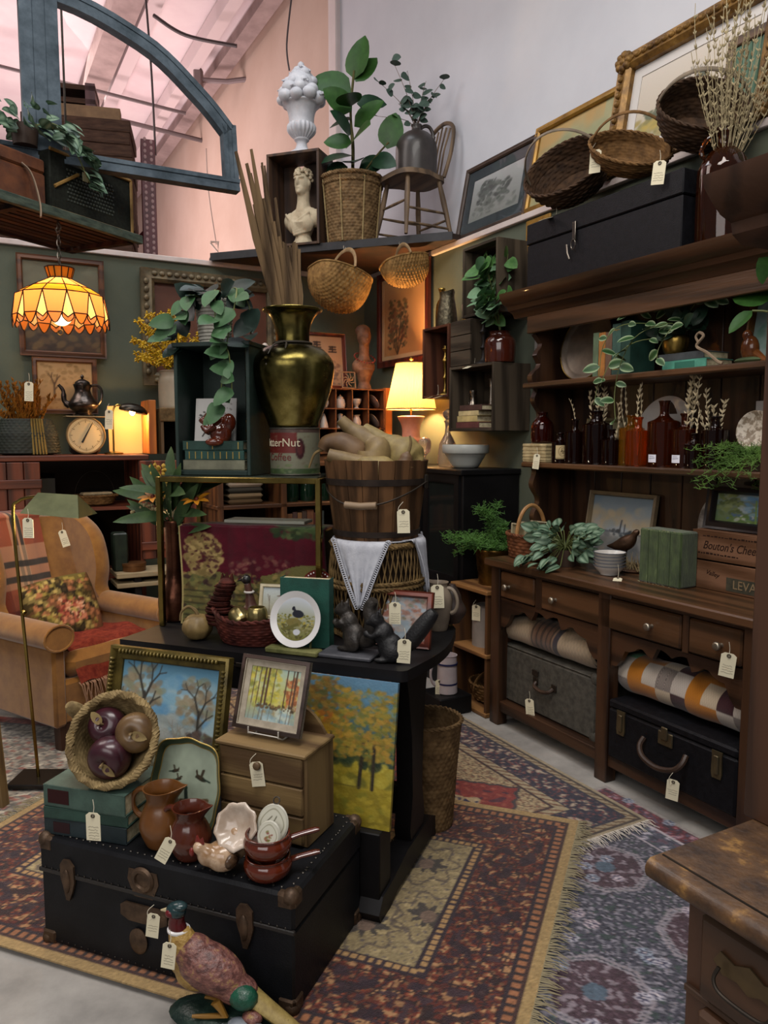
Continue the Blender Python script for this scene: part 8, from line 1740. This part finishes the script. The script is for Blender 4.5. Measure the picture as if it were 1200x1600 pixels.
TPM=M('blackened_silver','2a2522','5a504a',r=.28,metal=.9,scale=16,bump=.5,bs=50)
obj('body',MB().lathe(sprof([(.0001,0),(.06,0),(.05,.015),(.05,.022),(.085,.055),(.085,.08),(.06,.115),(.045,.15),(.052,.185),(.045,.19),(.0001,.185)],4),32),TPM,t);l_=obj('lid',MB().lathe(sprof([(.045,.188),(.04,.205),(.015,.22),(.006,.225),(.011,.235),(.006,.245),(.0001,.25)],3),24),TPM,t)
obj('spout',MB().tube(smooth_path([(-.075,0,.06),(-.105,0,.09),(-.11,0,.15),(-.135,0,.185)],5),[.02]*4+[.015]*5+[.011]*4+[.009]*3,10),TPM,t);obj('handle',MB().tube(bez((.048,0,.18),(.12,0,.22),(.13,0,.10),(.078,0,.065),14),.008,8),TPM,t)
t=thing('gooseneck_lamp','small lit desk lamp with a pine cone pattern shade','lamp',CT(2.0,.56),ROT_B)
obj('base',MB().lathe([(.0001,0),(.055,0),(.055,.01),(.02,.018),(.0001,.02)],28),BRP,t);obj('stem',MB().tube(smooth_path([(0,0,.015),(0,0,.20),(.005,0,.27),(.03,0,.30),(.065,0,.285)],5),.006,8),BRP,t)
sh_=MB().ball((0,0,0),(.085,.055,.045),24,14);sh_.v=[p for p in sh_.v];o=obj('shade',sh_,M('shade_metal','23201d','4a443c',r=.3,metal=.9,scale=30),t,(.12,0,.265),(0,R_(12),0));b_=bmesh.new();b_.from_mesh(o.data);bmesh.ops.delete(b_,geom=[f for f in b_.faces if f.calc_center_median().z<-.012],context='FACES');b_.to_mesh(o.data);b_.free()
obj('bulb',MB().ball((.115,0,.255),.018,10,8),M('desk_bulb','ffffff',emit='ffbf70',es=25.),t);light('desk_lamp_light','POINT',tuple(CT(2.0,.56)+Vector((.877*.115,.48*.115,.232))),9,(1,.58,.22),.02)
t=thing('cream_board','plain cream board leaning behind the desk lamp','board',CT(1.98,.40),rot=(Matrix.Rotation(ROT_B,4,'Z')@Matrix.Rotation(R_(-6),4,'X')).to_euler());obj('board',MB().box(-.02,.22,0,.008,0,.30,.001),M('board_cream','a58c62',r=.8),t)
o=obj('pine_board',MB().box(0,.045,0,.22,0,.33,.003),wood('orange_pine','','','z'),None,RM(.62,1.80,1.346),(0,0,ROT_B));tag(o,'narrow orange pine board upright right of the desk lamp','board')
bk_=thing('carved_bracket_box','carved oak box with open front under the crock','box',RM(.62,1.73,1.346),ROT_B)
for (x0,x1,y0,y1,z0,z1,nm) in ((0,.02,0,.25,0,.26,'side_board'),(.30,.32,0,.25,0,.26,'side_board'),(0,.32,0,.25,.26,.28,'top_board'),(.02,.30,.24,.25,0,.26,'back_board')):obj(nm,MB().box(x0,x1,y0,y1,z0,z1,.002),OKZ if nm[0]=='s' else M('dark_interior') if nm[0]=='b' else OKX,bk_)
obj('carved_frieze',MB().box(-.005,.325,-.012,.004,.20,.285,.006),M('carved_oak','4a3a24','6b5638',r=.7,scale=30,bump=.9,bs=40),bk_)
t=thing('owl_figurine','small pale carved owl inside the oak box','figurine',RM(.56,1.50,1.347),ROT_B);blob('owl',[('b',(0,0,.06),(.035,.032,.06)),('b',(0,-.004,.125),(.034,.03,.032)),('b',(0,-.03,.12),(.006,.008,.008)),('b',(0,0,.008),(.036,.034,.01))],M('owl_pale','6b5a4e','8a7868',r=.7,scale=30,bump=.5),t,.006,2)
t=thing('stoneware_crock','cream stoneware crock holding yellow forsythia','crock',RM(.50,1.60,1.628),0)
obj('crock',MB().lathe(sprof([(.0001,0),(.095,0),(.108,.02),(.108,.16),(.10,.20),(.10,.225),(.105,.235),(.092,.235),(.09,.20),(.0001,.15)],3),36),M('crock_cream','857a68','9a8e7a',r=.4,scale=4),t)
fo=thing('forsythia','yellow forsythia branches in the cream crock','flowers',RM(.50,1.60,1.82),ROT_B);FY=M('forsythia_yellow','a8840c','d0aa1c',r=.6,scale=20)
for k in range(20):
 a=rnd.uniform(0,2*PI);tip=(math.cos(a)*rnd.uniform(.05,.24)-.07,math.sin(a)*.12-.03,rnd.uniform(.10,.42));P_=bez((0,0,0),(0,0,.1),(tip[0]*.7,tip[1]*.7,tip[2]*.8),tip,12);mb=MB();obj('twig',MB().tube(P_,.0025,5),M('eucalyptus_twig'),fo)
 for i in range(4,13):
  for q in range(3):
   p=P_[i]+Vector((rnd.uniform(-.018,.018),rnd.uniform(-.018,.018),rnd.uniform(-.012,.012)))
   for s_ in range(4):an=PI/2*s_+rnd.random();d_=Vector((math.cos(an)*.022,rnd.uniform(-.01,.004),math.sin(an)*.022));mb.tube([p,p+d_*.6,p+d_],[.002,.0065,.002],4)
 obj('blossom',mb,FY,fo,kind='stuff',nofix=True)
t=oval_basket('shallow basket with thin wire handle inside the plank cupboard',RM(.58,2.12,1.041),ROT_B,[(.05,0),(.09,.01),(.115,.06)],WMD,16,7,1.1,.8,.16,.115,0,0,.003,.004,'x',DARKM)
t=thing('newspaper_roll','folded pale newspaper lying in the shallow basket','newspaper',RM(.56,2.11,1.10),ROT_B+.2);obj('paper',MB().box(-.09,.09,-.04,.04,0,.02,.009),M('newsprint','8d7d60','a39478',r=.9,scale=40),t)
for k,(b,c,lab) in enumerate(((2.62,'2a3040','dark blue picture standing in the left bay of the cupboard'),(2.40,'16181a','black tin box on the cupboard shelf'))):o=obj('tin_box',MB().box(-.07,.07,0,.1,0,.17,.004),M('tin_'+c,c,r=.5),None,RM(.52,b,1.041),(0,0,ROT_B));tag(o,lab,'box')
t=thing('low_table','pale topped low table in front of the cupboard','table',RM(1.0,2.08),ROT_B)
obj('tabletop',MB().box(0,.44,0,.22,.655,.685,.004),M('pale_boards','7a6c54','97886c',r=.7,scale=8,st=(.5,5,5)),t);obj('shelf_edge',MB().box(0,.44,0,.22,.60,.625,.003),M('pale_boards'),t)
for x in (.10,.39):obj('leg',MB().box(x,x+.04,.02,.20,0,.655,.003),BLK,t)
t=thing('round_tin','flat round copper tin on the low table','tin',RM(.92,1.97,.686),0);obj('tin',MB().lathe([(.0001,0),(.065,0),(.066,.004),(.066,.03),(.069,.031),(.069,.045),(.0001,.047)],32),M('copper_tin','5a3a24','75502f',r=.4,metal=.6,scale=8),t)
o=obj('dark_tin',MB().box(0,.08,0,.10,0,.22,.008),M('toleware','121914','1f2a20',r=.4,scale=20),None,RM(.93,2.08,.686),(0,0,ROT_B));tag(o,'dark green painted tin box behind the armchair wing','box')
xb=.45
for k,(wd,hh,c) in enumerate([(.035,.15,'5a3a22'),(.03,.16,'3d2a26'),(.028,.155,'6b4a2c'),(.03,.165,'3a2c24'),(.045,.17,'5d3a26'),(.03,.15,'4a2420'),(.035,.16,'2f3330')]):
 book(('leftmost','second','third','fourth','fifth','sixth','rightmost')[k]+' old book from the left in the open bookshelf row',RM(.985,1.50-xb,.823),ROT_B,wd,.14,hh,c,lying=False,group='old books on the open bookshelf',bands=1);xb+=wd+.003
for k,(x,lab) in enumerate(((.52,'left green glass jar on the open bookshelf'),(.63,'middle green glass jar on the open bookshelf'),(.74,'right green glass jar on the open bookshelf'))):glassob('green_jar',lab,'jar',RM(.88,1.50-x,1.043),sprof([(.0001,0),(.045,0),(.048,.1),(.04,.13),(.03,.14),(.032,.155),(.0001,.15)],3),M('green_glass','1f3a28',r=.08,trans=.6),'green jars')
t=thing('cloth_stack','stack of folded cloths on the open bookshelf','cloth',RM(.98,1.40,1.043),ROT_B)
for k,c in enumerate(('4a3a28','6b5a44','33302a','8a7c6c')):obj('folded_cloth',MB().box(-.02,.20,0,.18,k*.035,k*.035+.032,.014),M('fold_'+c,c,r=.9),t)
def AX(p):return AC.matrix_basis@Vector(p)
AC.location=(-1.60,3.86,.008);AC.scale=(.95,)*3;bpy.context.view_layer.update()
t=thing('plaid_blanket','orange and brown plaid wool blanket over the armchair back','blanket',AC.location,AC.rotation_euler.z);t.scale=AC.scale
cv=Cv(90,130,'8f4a30',96);
for (x0,x1,c,al) in ((.0,.2,'6b2f20',.8),(.42,.62,'b59474',.6),(.47,.52,'2c2a28',.85),(.56,.61,'2c2a28',.85),(.8,1,'7d3a26',.7)):cv.rect(x0,0,x1,1,c,al)
for (y0,y1,c,al) in ((.0,.14,'5a2018',.7),(.26,.52,'b59474',.55),(.30,.34,'2c2a28',.85),(.39,.43,'2c2a28',.85),(.75,.86,'6b2f20',.6)):cv.rect(0,y0,1,y1,c,al)
def drp(a,b):
 s_=(b+.45);x=a*(1-.18*(1-s_/.9))
 if s_<.62:k=s_/.62;return (x,.245+.20*k-.055-.008*math.sin(a*30),.47+.60*k)
 e=s_-.62;q=min(e/.18,1)*PI;return (x,.49-.10*math.cos(q),1.075+.03*math.sin(q)-max(0,e-.18))
canvas_obj('wool',cv,.36,.90,t,(-.08,0,0),0,M('wool_plaid',vc=True,r=.95,sheen=.3,bump=.4,bs=200,scale=50),fn=drp)
t=thing('floral_cushion','tapestry cushion with roses propped on the armchair','cushion',AX((-.04,.02,.60)));t.rotation_euler=(Matrix.Rotation(AC.rotation_euler.z-.35,4,'Z')@Matrix.Rotation(R_(68),4,'X')@Matrix.Rotation(R_(8),4,'Z')).to_euler()
mb=pillow_mb(.36,.34,.13,40);me=mb.mesh('cushion_cover',60);fixn(me);cols=[];r_=random.Random(4);bl_=[(r_.uniform(-.16,.16),r_.uniform(-.15,.15),r_.choice(['7a6a34','94804a','4a3c20','6b4a2c','332a1c','8a5a3c'])) for q in range(190)];rs_=[(.03+r_.uniform(-.06,.06),-.02+r_.uniform(-.06,.06),r_.choice(['8a4a38','a0664c','6b2f26','b0866a'])) for q in range(60)]
bx_=np.array([[b[0],b[1]] for b in bl_+rs_]);bc_=np.array([hexc(b[2]) for b in bl_+rs_])
for v_ in me.vertices:d_=np.hypot(bx_[:,0]-v_.co.x,bx_[:,1]-v_.co.y);i=int(np.argmin(d_));cols.append(bc_[i]*(1.15 if d_[i]<.010 else .8))
set_cols(me,cols);obj('cover',me,M('needlepoint',vc=True,r=.95,bump=.5,bs=260,scale=60),t)
t=thing('fringed_throw','red throw with cream fringe spread on the armchair seat','throw',AX((.0,-.30,.0)),AC.rotation_euler.z)
obj('cloth',MB().grid(lambda a,b:((a-.5)*.46,(b-.6)*.34+.10,.466+.010*math.sin(a*14)*math.cos(b*9)-(.16*max(0,.28-b)/.28)),24,16),M('throw_red','5d1f18','7d3626',r=.95,scale=40),t,sharp=80);mb=MB()
for k in range(60):x=-.23+.46*k/59;mb.tube([(x,-.09,.31),(x+rnd.uniform(-.01,.01),-.115,.30),(x+rnd.uniform(-.02,.02),-.13,.22)],[.004,.003,.001],5)
obj('fringe',mb,M('throw_fringe','8a6a56',r=.95),t,kind='stuff')
fl_=thing('pharmacy_lamp','brass floor lamp with green tent shade beside the armchair','lamp',(-1.45,3.10,.012),0)
obj('base',MB().box(-.10,.10,-.08,.08,0,.02,.004),M('lamp_base_black','12100e',r=.3),fl_);obj('pole',MB().tube(smooth_path([(.0,0,.02),(-.03,0,.6),(-.055,0,1.10),(-.03,0,1.18),(.05,0,1.20)],6),.007,8),BRP,fl_);obj('joint',MB().ball((-.03,0,.72),.013,10,8),BRP,fl_)
obj('shade',MB().add([(.02,-.10,1.14),(.25,-.10,1.12),(.25,.10,1.12),(.02,.10,1.14),(.05,.0,1.215),(.21,.0,1.205)],[(0,1,5,4),(2,3,4,5),(1,2,5),(3,0,4)]),M('shade_olive','4d5234','666a48',r=.4,metal=.4),fl_,nofix=True)
obj('bulb',MB().ball((.13,0,1.15),(.05,.016,.016),10,8),M('tube_bulb','ffffff',emit='ffd9a0',es=8.),fl_);light('floor_lamp_light','POINT',(-1.32,3.10,1.11),7,(1,.78,.5),.03)
t=thing('easel_leg_post','worn wooden furniture leg cut off at the left edge','leg',(-1.52,2.90,.007),R_(-10));t.name='wooden_easel';obj('post',MB().prism([(-.02,0),(.035,0),(-.01,.62),(-.07,.62)],-.02,.02),OKZ,t);obj('post',MB().prism([(-.32,0),(-.27,0),(-.10,.62),(-.15,.62)],-.02,.02),OKZ,t);obj('crossbar',MB().box(-.24,.0,-.012,.012,.30,.33),OKX,t)
t=thing('brass_garland','hanging brass floral ornament on the left cupboard door','ornament',RM(.80,2.74,1.31),ROT_B);mb=MB()
for k in range(70):z=-rnd.random()*.36;mb.ball((rnd.uniform(-.03,.03)*(1+.6*abs(z)/.2),rnd.uniform(-.015,.01),z),rnd.uniform(.006,.013),7,5)
obj('flowers',mb,BRASS,t,kind='stuff')
fp=thing('brass_pot','brass footed planter on the small open shelf','pot',RM(2.16,.33,.667),0);obj('pot',MB().lathe(sprof([(.0001,0),(.075,0),(.085,.02),(.10,.14),(.105,.185),(.098,.185),(.09,.14),(.0001,.10)],3),32),M('old_brass_pot','4a3416','7a5c2a',r=.28,metal=.9,scale=6,rv=.1),fp)
fe=thing('bright_fern','feathery bright green fern in the brass planter','plant',RM(2.16,.33,.82),ROT_R);fluff(fe,30,.25,.10,leafmat('fern_bright','2c4a1c','4f7a34',r=.6),21,.45,.04,off=(0,0,0),dens=44,th=.0016,bias=(-.04,-.03));fluff(fe,8,.10,.0,M('leaf_fern_bright'),25,2.4,.04,off=(0,0,.02),dens=44,th=.0016)
t=thing('salt_crock','grey stoneware crock with price tag on the small open shelf','crock',RM(2.15,.36,.335),0);obj('crock',MB().lathe(sprof([(.0001,0),(.078,0),(.085,.01),(.083,.19),(.07,.215),(.062,.215),(.06,.19),(.0001,.16)],3),32),M('grey_stoneware','7a726c','8f8780',r=.5,scale=5),t)
oval_basket('small split oak basket on the bottom of the small open shelf',RM(2.16,.34,.025),ROT_R,[(.05,0),(.09,.01),(.11,.07),(.115,.10)],WMD,16,8,1.1,.95,.085,.115,0,0,.007,.006,'y')
t=oval_basket('tall wicker waste basket behind the right table leg',Vector((.165,2.74,.021)),R_(-21),[(.085,0),(.09,.01),(.105,.24),(.12,.40)],WTN,30,24,1,1,.0,.1,0,0,.002,.003)
t=thing('pedestal_box','tall dark box behind the brass vase carrying a white bird','box',RM(.60,1.12,1.366),ROT_B);obj('box',MB().box(0,.16,0,.16,0,.60,.004),HZ,t)
t=thing('white_dove','white porcelain bird on the tall dark box behind the vase','figurine',RM(.52,1.05,1.967),ROT_B);blob('bird',[('b',(0,0,.045),(.055,.03,.035)),('b',(.04,0,.085),(.022,.02,.022)),('t',[(.058,0,.085),(.08,0,.08)],[.008,.002]),('t',[(-.04,0,.05),(-.10,0,.09)],[.022,.010]),('b',(0,0,.008),(.03,.025,.01))],ORN,t,.005,2)
bp=thing('broad_leaf_plant','broad green leaved plant at the right end of the top shelf','plant',DR(1.38,.30,Z2+.001),ROT_R);obj('pot',MB().lathe([(.0001,0),(.05,0),(.06,.09),(.0001,.08)],20),M('plant_pot_dark'),bp)
leaves(bp,RL,[((-.08,-.05,.22),(-.9,-.3,.2),.6),((-.12,-.1,.18),(-.5,-.5,-.6),.45),((-.04,-.08,.26),(-.3,-.4,.7),.5),((.02,-.05,.2),(.5,-.6,.4),.6)])
for q in ((-.08,-.05,.22),(-.12,-.1,.18),(-.04,-.08,.26)):obj('stem',MB().tube(bez((0,0,.08),(0,0,.15),(q[0]*.6,q[1]*.6,q[2]),q,6),.004,6),STEM,bp)
# ================================================================ PRICE TAGS
FV=R_(-8)
TG=[('bucket',PY(630,800,2.53),-.03,0,.042,.075),('squirrel figurine at the table corner',PY(632,1003,2.33),.05,0,.042,.072),('blue floral picture',PY(617,945,2.44),0,0,.038,.068),('trunk lock',PY(240,1432,1.86),.12,0,.034,.062),('pheasant',PY(265,1478,1.70),.12,0,.034,.062),('cornucopia',PY(145,1275,1.93),0,0,.04,.072),('drawer box',PY(400,1195,2.03),-.12,0,.038,.066),('brown pitcher',PY(266,1315,1.83),.5,0,.032,.066),('grey suitcase',PB(827,1095,.48),-.1,1,.045,.075),('black suitcase',PB(1052,1222,.56),.06,1,.045,.075),('right drawer of the dresser',PB(1139,1025,.545),.1,1,.05,.08),('small wicker box on the dresser shelf',PB(839,712,.33),.12,1,.034,.07),('stoneware crock',PB(744,948,.45),0,1,.05,.08),('cream jug',TBL(.02,.235,ZTB+.17),-.05,0,.045,.08),('striped mug',PB(687,1065,.66),0,0,.045,.08),('small brown basket on the chest',PB(931,238,.38),.05,1,.05,.09),('heart-rimmed basket',PB(1031,255,.36),.1,1,.05,.085),('pendant lamp',PY(45,600,3.65),.05,0,.045,.085),('desk lamp',RM(.62,2.03,1.60),.05,0,.05,.11),('armchair',AX((.10,.20,.99)),-.3,0,.045,.085),('brass floor lamp',Vector((-1.40,3.0,1.125)),0,0,.045,.075),('brass garland',RM(.84,2.72,1.20),-.1,0,.045,.09)]
for k,(w_,loc,roll,wall,a,b) in enumerate(TG):price_tag('cream paper price tag tied to the '+w_,loc,ROT_R+R_(25) if wall else FV,a,b,roll,0,k,None if k%3 else [(0,0,0),(-.012,.002,-.01),(-.016,.003,.012),(0,.006,b*.45)])
for k,(w_,loc,rz_) in enumerate((('counter beside the green velvet box',DR(.735,.12,ZC+.004),ROT_R+.7),('reddish crate floor at the left',RM(1.40,.21,1.712),ROT_R-.4),('reddish crate floor at the right',RM(1.51,.21,1.712),ROT_R-.3),('top of the book crate by the jar',RM(1.80,.22,1.864),ROT_R+.3),('left end of the chest top under the dark basket',DR(.20,.20,ZT+.322),ROT_R))):price_tag('cream price tag lying on the '+w_,loc,rz_,.036,.10,0,R_(-72) if k else R_(-85),40+k)
